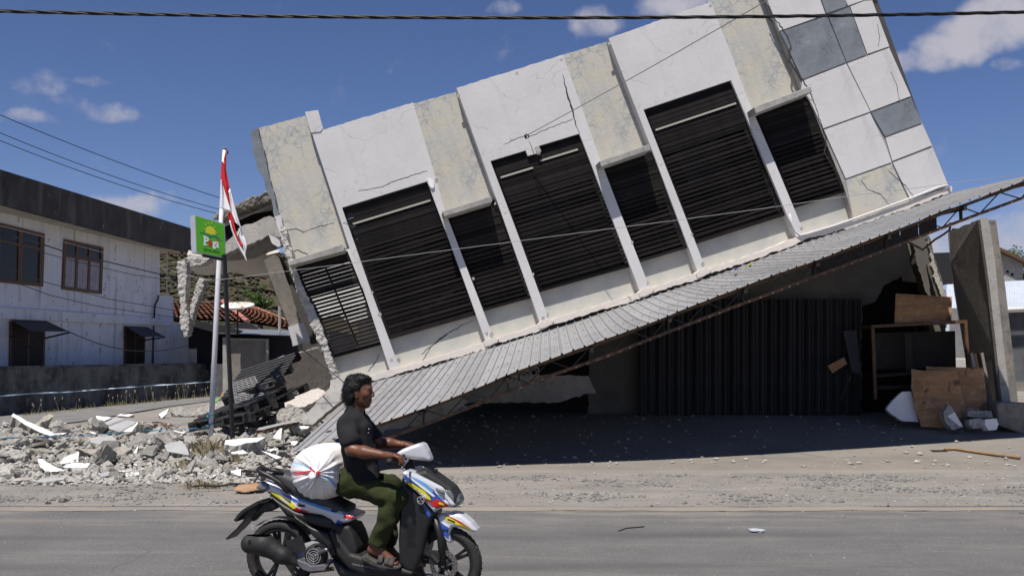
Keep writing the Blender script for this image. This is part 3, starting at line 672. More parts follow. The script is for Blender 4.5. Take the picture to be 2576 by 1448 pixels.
crack([(722,580),(745,575),(765,584)], 2.5, 1, 7, -.197); crack([(722,640),(748,628),(775,640),(788,655)], 2.6, 1, 8, -.197); crack([(760,585),(800,570),(840,560)], 1.5, .8, 9, -.197)
crack([(862,560),(880,566),(886,575)], 1.5, .8, 10); crack([(1063,905),(1085,870),(1130,835),(1190,805)], 3, 1, 11, -.182); crack([(925,935),(948,905),(955,888)], 2.5, 1, 12, -.182); crack([(1060,890),(1100,858),(1125,840)], 2, 1, 13, -.182)
crack([(2235,430),(2280,470),(2300,500)], 2, 1, 14); crack([(2165,455),(2180,475),(2215,490),(2240,520)], 1.8, 1, 15); crack([(1745,145),(1780,135),(1810,160)], 1, .7, 16, -.197)
crack([(2205,60),(2212,90),(2208,118)], 1.2, .8, 17); crack([(2240,180),(2255,215),(2262,262)], 1.2, .8, 18)
bp('hole', rough([(1318,340),(1324,336),(1330,340),(1329,348),(1321,349)], 3, 1, 5), .004, .03, 'black'); bp('chipped_lump', rough([(1075,452),(1082,448),(1091,458),(1092,470),(1086,474),(1079,466)], 4, 1, 6), .03, .06, 'rubwhite')
bp('chipped_lump', rough([(1346,370),(1354,366),(1361,380),(1358,389),(1350,387)], 4, 1, 7), .03, .1, 'rubble')
rc_ = random.Random(77)
for (x, y, w) in [(1236,842,5),(1224,838,4),(1378,792,4),(1366,800,4),(1629,712,4),(1768,664,4),(2016,574,4),(1003,905,5),(985,905,4),(1098,455,4),(1152,240,4),(1412,150,3),(1532,110,4),(1786,14,3),(1190,700,3),(1340,690,3),(1590,610,3),(1740,590,3),(955,790,4),(935,735,3),(2042,250,3),(1245,512,3),(870,560,3),(1300,184,3)]:
    bp('chip', [(x + w * rc_.uniform(.6, 1.4) * math.cos(a * .9), y + w * rc_.uniform(.7, 1.9) * math.sin(a * .9)) for a in range(7)], .004, .02, 'rubble')
# ---- the shell behind the facade (roof slab, floor slab, back and right walls): keeps the rooms dark
def back(p, d): return p - FP.n * d
TLw, TRw, BRw, BLw = FP.pt(700, 345, -.30), FP.pt(2180, -90, -.30), FP.pt(2384, 490, -.30), FP.pt(858, 965, -.30)
def slab3(name, a, b, d0, d1, th, mat, up):
    v = [back(a, d0), back(b, d0), back(b, d1), back(a, d1)]; w = [p + up * th for p in v]
    return mk(name, v + w, [[0, 1, 2, 3], [7, 6, 5, 4], [0, 4, 5, 1], [1, 5, 6, 2], [2, 6, 7, 3], [3, 7, 4, 0]], MT[mat], BLD)
er = (BRw - BLw).normalized(); ec = (TLw - BLw).normalized()
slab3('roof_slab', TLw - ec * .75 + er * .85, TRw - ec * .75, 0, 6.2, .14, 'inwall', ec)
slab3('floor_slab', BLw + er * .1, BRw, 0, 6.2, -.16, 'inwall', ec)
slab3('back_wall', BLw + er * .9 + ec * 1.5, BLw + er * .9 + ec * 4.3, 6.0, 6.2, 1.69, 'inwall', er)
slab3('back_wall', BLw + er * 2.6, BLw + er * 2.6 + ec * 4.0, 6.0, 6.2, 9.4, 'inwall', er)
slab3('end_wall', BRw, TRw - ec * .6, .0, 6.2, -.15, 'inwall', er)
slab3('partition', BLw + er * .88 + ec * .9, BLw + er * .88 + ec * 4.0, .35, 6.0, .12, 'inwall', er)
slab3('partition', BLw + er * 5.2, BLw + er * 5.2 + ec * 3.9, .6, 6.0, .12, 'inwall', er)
# ---- corrugated canopy: truss frame > roof sheets, bars
PAIRS = [((916,958),(724,1140)), ((1005,934),(850,1100)), ((1120,899),(1010,1046)), ((1240,862),(1190,978)), ((1337,833),(1327,922)), ((1475,790),(1513,857)), ((1565,761),(1640,808)), ((1680,723),(1780,754)),
         ((1793,685),(1945,692)), ((2024,600),(2190,601)), ((2206,543),(2448,502)), ((2394,477),(2701,410))]
def edgeY(u): return lerp(14.0, 14.4, (u - 724) / 354) if u < 1078 else lerp(14.4, 15.5, (u - 1078) / 1497)
T3 = [FP.pt(a[0] + 2, a[1] + 10, .06) for a, b in PAIRS]; B3 = [at(b[0], b[1], edgeY(b[0])) for a, b in PAIRS]
acc = [0.0]
for i in range(len(T3) - 1): acc.append(acc[-1] + ((T3[i + 1] - T3[i]).length + (B3[i + 1] - B3[i]).length) / 2)
def along(L, s):
    for i in range(len(acc) - 1):
        if s <= acc[i + 1] or i == len(acc) - 2:
            t = (s - acc[i]) / (acc[i + 1] - acc[i])
            p0, p1, p2, p3 = L[max(i - 1, 0)], L[i], L[i + 1], L[min(i + 2, len(L) - 1)]
            return p1 + (p2 - p0) * .5 * t + (p0 * 2 - p1 * 5 + p2 * 4 - p3) * .5 * t * t + (p1 * 3 - p0 - p2 * 3 + p3) * .5 * t ** 3
TOT = acc[-1]; NR = 76; RW = TOT / NR
PROF = [(0, 0), (.32, 0), (.34, .004), (.36, 0), (.58, 0), (.60, .004), (.62, 0), (.80, 0), (.86, .026), (.94, .026)]
CF = None
chordB = [along(B3, TOT * i / 40) - Vector((0, 0, .27)) + (along(T3, TOT * i / 40) - along(B3, TOT * i / 40)) * .05 for i in range(41)]
chordT = [along(B3, TOT * i / 40) - Vector((0, 0, .05)) + (along(T3, TOT * i / 40) - along(B3, TOT * i / 40)) * .05 for i in range(41)]
parts = []
for ch in (chordB, chordT):
    for a, b in zip(ch[4:], ch[5:]): parts.append(bar_vf(a, b, .035, .045))
CF = mk('canopy_frame', *join_vf(parts), MT['rust'], BLD)
for i in range(NR // 4):
    V, F = [], []; NL = 8
    cols = [(i * 4 + r + px, pz) for r in range(4) for px, pz in PROF] + [(i * 4 + 4.04, 0)]
    for (c, pz) in cols:
        s = min(TOT, c * RW); a, b = along(T3, s), along(B3, s); a = a + (a - b) * .14
        for k in range(NL + 1):
            t = k / NL; p = a.lerp(b, t * 1.01); p.z += pz - .05 * 4 * t * (1 - t) * .5 + .022 * nz3(s * 1.1, t * 2.2) + .006 * nz3(s * 5, t * 8)
            if c < 3: p.z += .02 * nz3(s * 4, t * 5, 2)
            V.append(p + Vector((0, 0, .003 * (i % 2))))
    for c in range(len(cols) - 1):
        for k in range(NL): F.append([c * (NL + 1) + k, c * (NL + 1) + k + 1, (c + 1) * (NL + 1) + k + 1, (c + 1) * (NL + 1) + k])
    o = mk('roof_sheet', V, F, MT['sheet'], CF, smooth=False, fixn=False)
    if i == 0: o['label'] = 'bent roof sheet lying with its corner on the rubble'
    # screw heads
    sv = []
    for r in range(4):
        s = (i * 4 + r + .5) * RW
        for t in (.12, .36, .62, .86):
            a = along(T3, s).lerp(along(B3, s), t); a.z += -.1 * t * (1 - t) + .004; sv.append(box_vf(a, .016, .016, .012))
    mk('screw_heads', *join_vf(sv), MT['alloy'], CF)['kind'] = 'stuff'
for i in range(5, 39):
    a, b = (chordB[i], chordT[i + 1]) if i % 2 else (chordT[i], chordB[i + 1])
    mk('truss_bar', *bar_vf(a, b, .016), MT['steel'], CF)
for i in range(6, 40, 4): mk('truss_post', *bar_vf(chordB[i], chordT[i], .06, .03), MT['steel'], CF)
# fascia plate hung behind the eave at the right
fp_ = [along(B3, TOT * i / 40) + (along(T3, TOT * i / 40) - along(B3, TOT * i / 40)) * .10 for i in range(41) if 2060 < CX + FF * along(B3, TOT * i / 40).x / along(B3, TOT * i / 40).y < 2410]
V = [p - Vector((0, 0, .04)) for p in fp_] + [p - Vector((0, 0, .27)) for p in fp_]; n = len(fp_)
for i in range(n - 1):
    mk('fascia_plate', [V[i], V[i + 1] - (V[i + 1] - V[i]) * .03, V[n + i + 1] - (V[n + i + 1] - V[n + i]) * .03, V[n + i]] + [q + Vector((.004, .012, 0)) for q in (V[i], V[i + 1] - (V[i + 1] - V[i]) * .03, V[n + i + 1] - (V[n + i + 1] - V[n + i]) * .03, V[n + i])],
       [[0, 1, 2, 3], [7, 6, 5, 4], [0, 4, 5, 1], [1, 5, 6, 2], [2, 6, 7, 3], [3, 7, 4, 0]], MT['steel'], CF)
# rafters under the canopy
for i in range(6, 40, 4):
    mk('rafter', *bar_vf(along(T3, TOT * i / 40) - Vector((0, 0, .10)), along(B3, TOT * i / 40) - Vector((0, 0, .08)), .05, .07), MT['steel'], CF)
# ---- crushed ground floor
def vp(Y): return Plane((0, Y, 0), (0, -1, 0))
bp2 = lambda name, poly, Y, th, mat, label=None: (lambda o: (o.__setitem__('label', label) if label else None, o)[1])(prism(name, poly, vp(Y), 0, th, MT[mat], BLD))
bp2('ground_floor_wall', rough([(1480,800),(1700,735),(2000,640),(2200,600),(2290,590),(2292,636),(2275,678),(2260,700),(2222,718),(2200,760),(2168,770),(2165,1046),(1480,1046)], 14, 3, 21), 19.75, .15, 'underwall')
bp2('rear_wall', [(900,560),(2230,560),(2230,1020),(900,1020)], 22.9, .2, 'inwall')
bp2('rear_wall', rough([(2160,640),(2290,610),(2330,640),(2352,760),(2352,1050),(2160,1050)], 12, 2, 26), 20.3, .12, 'black', 'black sheet standing for the unlit room behind the cabinet')  # added black sheet, paints the darkness of the room's depth
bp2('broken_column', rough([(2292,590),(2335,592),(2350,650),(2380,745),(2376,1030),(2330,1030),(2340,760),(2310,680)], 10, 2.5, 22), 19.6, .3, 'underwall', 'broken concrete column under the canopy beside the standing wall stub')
TE = bp2('torn_edge', rough([(2332,600),(2346,640),(2356,680),(2380,748),(2366,748),(2350,700),(2343,660)], 5, 2.5, 23), 19.28, .12, 'mortar')
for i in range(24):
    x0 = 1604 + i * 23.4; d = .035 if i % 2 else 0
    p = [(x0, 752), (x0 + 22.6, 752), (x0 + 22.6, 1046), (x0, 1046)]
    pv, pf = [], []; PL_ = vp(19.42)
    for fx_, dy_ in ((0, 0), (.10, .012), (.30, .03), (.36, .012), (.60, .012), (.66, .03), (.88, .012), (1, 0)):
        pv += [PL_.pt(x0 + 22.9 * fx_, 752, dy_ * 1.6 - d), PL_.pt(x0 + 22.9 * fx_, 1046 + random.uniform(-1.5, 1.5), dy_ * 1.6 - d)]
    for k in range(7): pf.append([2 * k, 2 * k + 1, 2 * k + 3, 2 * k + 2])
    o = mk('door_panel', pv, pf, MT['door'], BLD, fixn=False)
bp2('fallen_slab', rough([(1130,975),(1300,940),(1480,945),(1500,985),(1400,1012),(1180,1012)], 10, 3, 24), 18.2, .3, 'conc', 'grey fallen floor slab in the dark under the canopy')
bp2('fallen_slab', rough([(930,1090),(960,1040),(1130,985),(1180,1010),(1100,1060)], 10, 3, 25), 16.6, .3, 'conc')
for (x, y) in ((1293,953),(1317,945),(1342,936)):   # ventilation blocks
    c = at(x, y, 16.9); o = mk('vent_block', *join_vf([bar_vf(c + Vector((-.08, 0, s * .08)), c + Vector((.08, 0, s * .08)), .02, .02) for s in (-1, 1)] + [bar_vf(c + Vector((s * .08, 0, -.08)), c + Vector((s * .08, 0, .08)), .02, .02) for s in (-1, 1)] + [tube_vf([c + Vector((.05 * math.cos(a), 0, .05 * math.sin(a))) for a in [k * .524 for k in range(13)]], .01, 5)]), MT['conc'], BLD)
# ---- broken left wing
def lw(name, poly, Y, th, mat, seed, step=9, amp=2.2, n=(0, -1, 0), label=None):
    a = sum(p[0] for p in poly) / len(poly), sum(p[1] for p in poly) / len(poly)
    pl = Plane(at(a[0], a[1], Y), n); o = prism(name, rough(poly, step, amp, seed), pl, 0, th, MT[mat], BLD)
    if label: o['label'] = label
    if mat == 'mortar' or name == 'roof_edge': crumble(o, .020, .05, .07)
    return o
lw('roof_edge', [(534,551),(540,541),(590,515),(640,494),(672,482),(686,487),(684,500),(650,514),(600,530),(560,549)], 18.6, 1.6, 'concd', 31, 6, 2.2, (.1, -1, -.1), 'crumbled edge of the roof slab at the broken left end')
for i in range(7): lw('soffit_sheet', [(560 + i * 3, 566 - i * 5), (694 - i, 508 + i * 3.6), (696 - i, 511 + i * 3.6), (562 + i * 3, 571 - i * 5)], 19.0 + .12 * i, .02, 'sheet', 60 + i, 80, .2)
lw('roof_shade_backing', [(556,562),(600,535),(690,502),(704,560),(676,545),(606,572),(566,614)], 19.6, .1, 'black', 30, 20, .4)  # black sheet paints the shade in the hollow under the roof
lw('broken_beam', [(566,612),(606,570),(640,560),(676,543),(690,548),(700,570),(712,590),(705,597),(672,592),(640,610),(600,622),(566,640)], 17.6, .35, 'conc', 32, 6, 1.8, (.1, -1, .1), 'pale broken beam end sticking out left of the facade')
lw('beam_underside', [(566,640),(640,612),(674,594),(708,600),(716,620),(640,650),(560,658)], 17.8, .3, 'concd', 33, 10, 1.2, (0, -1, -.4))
lw('ceiling_slab', [(470,640),(500,650),(640,640),(700,640),(700,650),(560,690),(500,690),(470,672)], 18.3, .14, 'soffit', 34, 12, 1.2, (0, -1, -.9), 'tilted cream ceiling slab with broken rim')
lw('ceiling_slab', [(575,682),(640,652),(700,650),(690,690),(640,696)], 18.6, .14, 'soffit', 35, 12, 1.2, (0, -1, -1.2))
lw('slab_rim', [(463,650),(480,638),(500,642),(528,648),(520,660),(490,672),(470,668)], 17.7, .3, 'mortar', 36, 5, 1.8)
lw('hanging_chunk', [(446,660),(466,648),(470,690),(466,760),(476,800),(474,843),(462,848),(453,820),(452,762),(447,720)], 17.4, .25, 'mortar', 37, 4, 2.2, label='long crumbled concrete strip hanging from the broken slab')
lw('hanging_chunk', [(500,698),(513,702),(512,720),(492,770),(478,822),(474,800),(480,760)], 17.5, .22, 'mortar', 38, 5, 1.6)
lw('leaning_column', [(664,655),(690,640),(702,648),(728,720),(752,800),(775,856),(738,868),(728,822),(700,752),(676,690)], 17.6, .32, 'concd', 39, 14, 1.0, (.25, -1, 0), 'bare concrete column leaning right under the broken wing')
lw('column_base', [(725,822),(762,810),(781,856),(737,870)], 17.55, .34, 'white', 40, 14, .8, (.25, -1, 0))
lw('torn_wall_edge', [(704,560),(718,575),(735,640),(744,672),(752,700),(800,800),(846,936),(850,962),(834,948),(816,900),(800,860),(780,815),(762,770),(742,720),(724,660),(706,600)], 16.32, .3, 'mortar', 41, 5, 2.2, label='torn mortar edge of the wall beside the left narrow window')
lw('torn_flap', [(676,590),(700,600),(716,592),(722,610),(700,622),(684,612)], 16.75, .06, 'white', 42, 6, 1)
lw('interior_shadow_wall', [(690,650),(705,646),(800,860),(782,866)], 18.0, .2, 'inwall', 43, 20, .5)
# fallen triangle of wall sheet beside the canopy corner
lw('fallen_wall', [(831,955),(866,945),(930,948),(930,975),(860,1005),(786,1067),(761,1066),(759,1050),(790,1020),(828,976)], 15.6, .12, 'conc', 44, 10, 1.4, (-.1, -1, .35), 'grey triangle of broken wall folded against the canopy')
crack_pl = None
# ridge of ground-floor debris that carries the left end
# ================================================================== HILL
V, F = [], []
hx = rng(-420, 420, 12) + [420]; hy = rng(180, 520, 14) + [520]
def hill_h(x, y):
    ridge = 47 * math.exp(-((x + 120) / 95) ** 2)
    return -2 + ridge * sm(190, 400, y) + (6 * nz3(x * .02, y * .02) + 3 * nz3(x * .06, y * .06)) * sm(190, 300, y) * math.exp(-((x + 150) / 220) ** 2)
for y in hy:
    for x in hx: V.append((x, y, hill_h(x, y)))
nx = len(hx)
F = [[j * nx + i, j * nx + i + 1, (j + 1) * nx + i + 1, (j + 1) * nx + i] for j in range(len(hy) - 1) for i in range(nx - 1)]
tag(mk('hill', V, F, MT['hill'], smooth=True, fixn=False), kind='structure')
rnd = random.Random(5); V, F = [], []
for _ in range(5200):
    y = rnd.uniform(215, 420); x = rnd.uniform(-.42, -.20) * y; z = hill_h(x, y); s = rnd.uniform(.5, 1.5); k = len(V)
    ico = [(0, 0, 1), (.9, 0, .4), (.28, .85, .4), (-.72, .53, .4), (-.72, -.53, .4), (.28, -.85, .4), (0, 0, -.5)]
    for p in ico: V.append((x + p[0] * s * rnd.uniform(.6, 1.3), y + p[1] * s * rnd.uniform(.6, 1.3), z + p[2] * s * rnd.uniform(.6, 1.2)))
    for i in range(5): F.append([k, k + 1 + i, k + 1 + (i + 1) % 5]); F.append([k + 6, k + 1 + (i + 1) % 5, k + 1 + i])
tag(mk('hillside_scrub', V, F, MT['bush'], fixn=False), kind='stuff')
lm = M('bare_slip', (.34, .30, .25), (.22, .19, .15), .3, rough=1)
p0 = [at(u, v, 262) for u, v in [(616,702),(622,698),(620,712),(612,724),(606,736),(598,742),(604,728),(610,714)]]
# ================================================================== OLD WHITE HOUSE
HN = Vector((1, -.1017, 0)).normalized(); F0 = G0(0, 1047)
FNC = Plane(F0, HN); HSE = Plane(F0 - HN * 1.9, HN)
HOUSE = thing('old_house', HSE.pt(200, 915) * 1.0, 'long white two-storey house with a black stained concrete eave', 'house')
def hp(name, poly, off, th, mat, parent=HOUSE, label=None, **kw):
    o = prism(name, poly, HSE, off, th, MT[mat], parent, **kw)
    if label: o['label'] = label
    return o
hp('wall', [(-300,440),(402,618),(402,742),(436,746),(436,812),(474,818),(474,935),(0,1052),(-300,1120)], 0, .25, 'house')
hp('eave_fascia', [(-300,334),(0,426),(480,574),(480,636),(400,620),(0,513),(-300,432)], 1.15, .16, 'stain')
# soffit slab between wall and fascia
a = [HSE.pt(-300,437,1.02), HSE.pt(478,633,1.02), HSE.pt(478,633,1.02) - HN * 1.3, HSE.pt(-300,437,1.02) - HN * 1.3]
b = [p - Vector((0, 0, -.14)) for p in a]
mk('soffit', a + b, [[0, 1, 2, 3], [7, 6, 5, 4], [0, 4, 5, 1], [1, 5, 6, 2], [2, 6, 7, 3], [3, 7, 4, 0]], MT['soffit'], HOUSE)
q = HSE.pt(402, 700, 0); e = HSE.pt(402, 618, 0)
mk('end_wall', *box_vf((q.x - 4.1, q.y + .1, 3.1), 8, .2, 6.6), MT['house'], HOUSE)
hp('ledge', [(-300,735),(0,772),(436,803),(436,820),(0,800),(-300,775)], .12, .12, 'house')
for (x, y0, y1) in ((188,548,768),(420,620,742),(48,520,560)): hp('downpipe_line', [(x-1.5,y0),(x+1.5,y0),(x+1.5,y1),(x-1.5,y1)], .012, .012, 'soffit')
for u in (18, 183, 288, 417 - 25): # eave brackets
    pass
def hwin(quad, cols, trans, label, curt):
    fr = []
    def Q(s, t): return q4(quad, s, t)
    def barq(s0, s1, t0, t1, off=.06): fr.append(prism_vf([Q(s0, t0), Q(s1, t0), Q(s1, t1), Q(s0, t1)], HSE, off, .10))
    barq(-.02, 1.02, -.02, .035); barq(-.02, 1.02, .96, 1.02); barq(-.02, .04, .035, .96); barq(.96, 1.02, .035, .96); barq(.04, .96, trans - .025, trans + .02, .055)
    for i in range(1, cols):
        barq(i / cols - .03, i / cols + .03, .035, trans - .025, .05); barq(i / cols - .03, i / cols + .03, trans + .02, .96, .05)
    w = mk('window', *join_vf(fr), MT['wood'], HOUSE); w['label'] = label
    for i in range(cols):
        for t0, t1 in ((.0, trans), (trans, 1)):
            s0, s1 = i / cols, (i + 1) / cols
            prism('pane', [Q(s0, t0), Q(s1, t0), Q(s1, t1), Q(s0, t1)], HSE, .02, .012, MT['curtain'] if (curt and t1 == 1) else MT['glass'], w)
hwin([(-60,548),(110,590),(106,718),(-60,700)], 3, .30, 'brown upstairs window at the left edge', False)
hwin([(165,604),(259,624),(255,737),(160,725)], 3, .32, 'brown upstairs window with pale curtains', True)
def lower(quad, awq, label):
    d = hp('door', quad, .03, .06, 'woodd', label=label)
    for s in (0, .5, .94): prism('stile', [q4(quad, s, 0), q4(quad, s + .06, 0), q4(quad, s + .06, 1), q4(quad, s, 1)], HSE, .045, .02, MT['wood'], d)
    prism('rail', [q4(quad, .06, .42), q4(quad, .94, .42), q4(quad, .94, .47), q4(quad, .06, .47)], HSE, .05, .02, MT['woodd'], d)
    A = HSE.pt(*awq[0], .06); B = HSE.pt(*awq[1], .06); C = HSE.pt(*awq[2], 1.0); D = HSE.pt(*awq[3], 1.0)
    V, F = [], []; n = 26
    for i in range(n + 1):
        t = i / n; z = .018 * (i % 2)
        V += [A.lerp(B, t) + Vector((0, 0, z)), D.lerp(C, t) + Vector((0, 0, z))]
    for i in range(n): F.append([2 * i, 2 * i + 1, 2 * i + 3, 2 * i + 2])
    o = mk('door_awning', V, F, MT['awning'], HOUSE, fixn=False); o.modifiers.new('s', 'SOLIDIFY').thickness = .006
    for (u, v), P in (((quad[0][0] + 1, lerp(quad[0][1], quad[3][1], .28)), D), ((quad[1][0] - 1, lerp(quad[1][1], quad[2][1], .28)), C)):
        mk('awning_strut', *bar_vf(HSE.pt(u, v, .05), P - Vector((0, 0, .02)), .05), MT['woodd'], HOUSE)
lower([(26,808),(115,812),(112,948),(24,948)], [(27,804),(120,808),(176,834),(80,833)], 'dark double door under the left metal awning')
lower([(314,820),(366,823),(364,938),(313,938)], [(315,820),(373,823),(415,846),(360,847)], 'dark door under the right metal awning')
mk('pipe', *tube_vf([HSE.pt(u, v, .06) for u, v in [(399,742),(398,752),(390,768),(388,800),(386,860),(384,930)]], .03, 6), MT['cable'], HOUSE, smooth=True)
FENCE = prism('boundary_wall', rough([(-300,930),(0,925),(473,915)], 10, 1.2, 51, False) + [(528,913),(528,1001),(473,1006),(0,1052),(-300,1082)], FNC, 0, .18, MT['fence'])
tag(FENCE, 'black mouldy plastered boundary wall in front of the white house', 'wall')
FP2 = prism('wall_coping', [(-300,925),(0,921),(474,912),(474,917),(0,928),(-300,935)], FNC, .03, .24, MT['fence'], FENCE)
# dry weeds along the foot of the wall
rnd = random.Random(8); V, F, MI = [], [], []
for _ in range(1100):
    u = rnd.uniform(60, 640); base = FNC.pt(u, 1052 - u * .085, .05 + rnd.random() ** 2 * .7); base.z = .02; hgt = rnd.uniform(.04, .22) if rnd.random() < .9 else rnd.uniform(.25, .55)
    if u < 260: hgt *= .8 * rnd.random()
    l = Vector((rnd.uniform(-.12, .12), rnd.uniform(-.12, .12), hgt)); w = .006; k = len(V)
    V += [base + Vector((-w, 0, 0)), base + Vector((w, 0, 0)), base + l * .6 + Vector((w * .7, 0, .02)), base + l]
    F += [[k, k + 1, k + 2], [k, k + 2, k + 3]]; MI += [0 if hgt < .2 and rnd.random() < .5 else 1] * 2
    if hgt > .25:
        k = len(V); t = base + l; V += [t + Vector((-.013, 0, -.03)), t + Vector((.013, 0, -.03)), t + Vector((.010, .01, .045)), t + Vector((-.010, .01, .045))]; F.append([k, k + 1, k + 2, k + 3]); MI.append(1)
tag(mk('dry_weeds', V, F, None, mats=[MT['grass'], MT['drygrass']], midx=MI, fixn=False), kind='stuff')
# ================================================================== TILE-ROOFED HOUSE, SHED, DISH, TREE behind
LOW = thing('tile_roofed_house', at(600, 905, 46), 'low house with a rusty orange clay tile hip roof behind the shed', 'house')
RT = [at(559, 761, 50), at(436, 765, 44.5)]
A_, B_, C_, D_ = at(420,764,52), at(560,761,50), at(622,812,43.5), at(420,800,44)
E_, G_ = at(790,838,47), at(640,833,42.5)
mk('wall', *box_vf(((A_.x + E_.x) / 2 + .2, 49, 1.4), 10.5, 8, 2.9), MT['inwall'], LOW)
tilesN = 0
tv, tf = [], []
for wdx in range(5):
    a = wdx / 4; z = [0, .035, .05, .035, 0][wdx]
    tv += [Vector((a - .5, -.5, z + .07)), Vector((a - .5, .55, z - .02))]
for i in range(4): tf.append([2 * i, 2 * i + 2, 2 * i + 3, 2 * i + 1])
tme = bpy.data.meshes.new('roof_tile'); tme.from_pydata([v - Vector((0, 0, 0)) for v in tv], [], tf); tme.materials.append(MT['tile'])
def tile_face(TL, TR, BR, BL, nc, nr, maxn):
    global tilesN
    under = mk('roof', [TL, TR, BR, BL], [[0, 1, 2, 3]], MT['tile'], LOW, fixn=False)
    for r in range(nr):
        for c in range(nc):
            P = lambda s, t: TL.lerp(TR, s).lerp(BL.lerp(BR, s), t)
            s0, s1, t0, t1 = c / nc, (c + 1) / nc, r / nr, (r + 1) / nr
            m = (P(s0, t0) + P(s1, t0) + P(s1, t1) + P(s0, t1)) / 4; X = (P(s1, (t0 + t1) / 2) - P(s0, (t0 + t1) / 2)); Y = (P((s0 + s1) / 2, t0) - P((s0 + s1) / 2, t1)); Z = X.cross(Y).normalized()
            if Z.z < 0: Z = -Z
            o = bpy.data.objects.new('roof_tile', tme); COL.objects.link(o); o.parent = under
            Mx = Matrix.Identity(4)
            for i in range(3): Mx[i][0] = X[i]; Mx[i][1] = Y[i]; Mx[i][2] = Z[i] * (1 + .0) ; Mx[i][3] = m[i] - WO[under.name][i] + Z[i] * (.02 + random.uniform(0, .01))
            o.matrix_local = Mx; tilesN += 1
tile_face(A_, B_, C_, D_, 13, 11, 150)
tile_face(B_, at(648,780,50.5), E_, C_ + Vector((0, -.01, 0)), 12, 11, 150)
mk('hip_ridge', *tube_vf([B_ + Vector((0, 0, .05)), C_ + Vector((0, 0, .05))], .12, 8), M('pink_ridge', (.38, .15, .13), rough=.8), LOW)
mk('hip_ridge', *tube_vf([B_ + Vector((0, 0, .05)), at(648,779.5,50.5) + Vector((0, 0, .05)), E_ + Vector((0, 0, .05))], .10, 8), MT['tile'], LOW)
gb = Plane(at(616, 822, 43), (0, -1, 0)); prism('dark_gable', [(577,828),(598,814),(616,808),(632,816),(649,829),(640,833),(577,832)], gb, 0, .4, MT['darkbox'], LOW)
SHED = thing('roadside_shed', at(620, 915, 42), 'dark shed with tin roof and grey concrete front wall behind the sign post', 'shed')
sp = Plane(at(620, 915, 41.5), (.08, -1, 0))
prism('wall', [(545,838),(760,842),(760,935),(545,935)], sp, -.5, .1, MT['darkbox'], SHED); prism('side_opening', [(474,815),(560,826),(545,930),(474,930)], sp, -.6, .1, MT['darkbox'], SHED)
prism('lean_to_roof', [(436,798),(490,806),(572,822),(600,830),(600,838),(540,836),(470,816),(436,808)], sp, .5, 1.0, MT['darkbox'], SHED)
V, F = [], []
a, b, c, d = sp.pt(547, 836, 0) + Vector((0, 1.8, .25)), sp.pt(728, 842, 0) + Vector((0, 1.8, .22)), sp.pt(732, 843, .6), sp.pt(547, 838, .6)
for i in range(81):
    t = i / 80; z = .02 * math.cos(i * math.pi / 1); V += [a.lerp(b, t) + Vector((0, 0, z)), d.lerp(c, t) + Vector((0, 0, z))]
for i in range(80): F.append([2 * i, 2 * i + 1, 2 * i + 3, 2 * i + 2])
mk('tin_roof', V, F, MT['shedtin'], SHED, fixn=False)
prism('front_wall', [(560,850),(675,852),(675,1000),(560,1003)], sp, .25, .2, MT['conc'], SHED, label=None) if False else prism('front_wall', [(578,850),(675,852),(675,990),(578,992)], sp, .25, .2, MT['concd'], SHED)
prism('post', [(560,848),(574,848),(574,992),(560,992)], sp, .4, .25, MT['conc'], SHED); prism('lintel', [(578,850),(675,852),(675,856),(578,854)], sp, .32, .1, MT['conc'], SHED); prism('jamb', [(668,855),(674,855),(674,990),(668,990)], sp, .32, .1, MT['conc'], SHED)
for i in range(7): prism('fence_board', [(474 + i * 3, 876 + i % 2), (476.4 + i * 3, 876 + i % 2), (476.4 + i * 3, 918), (474 + i * 3, 918)], sp, .3, .04, MT['conc'], SHED)
prism('low_wall', [(530,915),(560,915),(560,998),(530,1000)], sp, .28, .2, MT['fence'], SHED)
DISH = thing('satellite_dish', at(598, 840, 40), 'large shallow white satellite dish with rust streaks on a thin mast above the tiled roof', 'dish')
dc = at(598, 768, 40); V, F = [], []
for r in range(7):
    for k in range(32):
        a = 2 * math.pi * k / 32; R = .66 * r / 6 + .001; V.append(dc + Vector((R * math.cos(a), R * math.sin(a), -.16 + .16 * (r / 6) ** 2 + .24 * (R * math.sin(a)))))
for r in range(6):
    for k in range(32): F.append([r * 32 + k, r * 32 + (k + 1) % 32, (r + 1) * 32 + (k + 1) % 32, (r + 1) * 32 + k])
d = mk('reflector', V, F, M('dish_paint', (.66, .66, .65), (.58, .55, .5), 2, rough=.5, streak=((.32, .14, .06), (3, 3, 3), .6, .72, .8)), DISH, smooth=True, fixn=False); d.modifiers.new('s', 'SOLIDIFY').thickness = .03
mk('mast', *tube_vf([dc + Vector((0, 0, -.18)), at(598, 842, 40)], .035, 6), MT['steel'], DISH)
mk('feed_arm', *join_vf([bar_vf(dc + Vector((.3 * s, .1, .0)), dc + Vector((.02, 0, .42)), .012) for s in (-1, 1)] + [box_vf(dc + Vector((.02, 0, .46)), .09, .09, .08)]), MT['sandal'], DISH)
mk('roof_pole', *tube_vf([at(703,838,41.3), at(703,770,41.3)], .06, 6), MT['conc'], None).name
tag(bpy.data.objects['roof_pole'], 'thin grey pole standing by the tin roof right of the tree', 'pole')
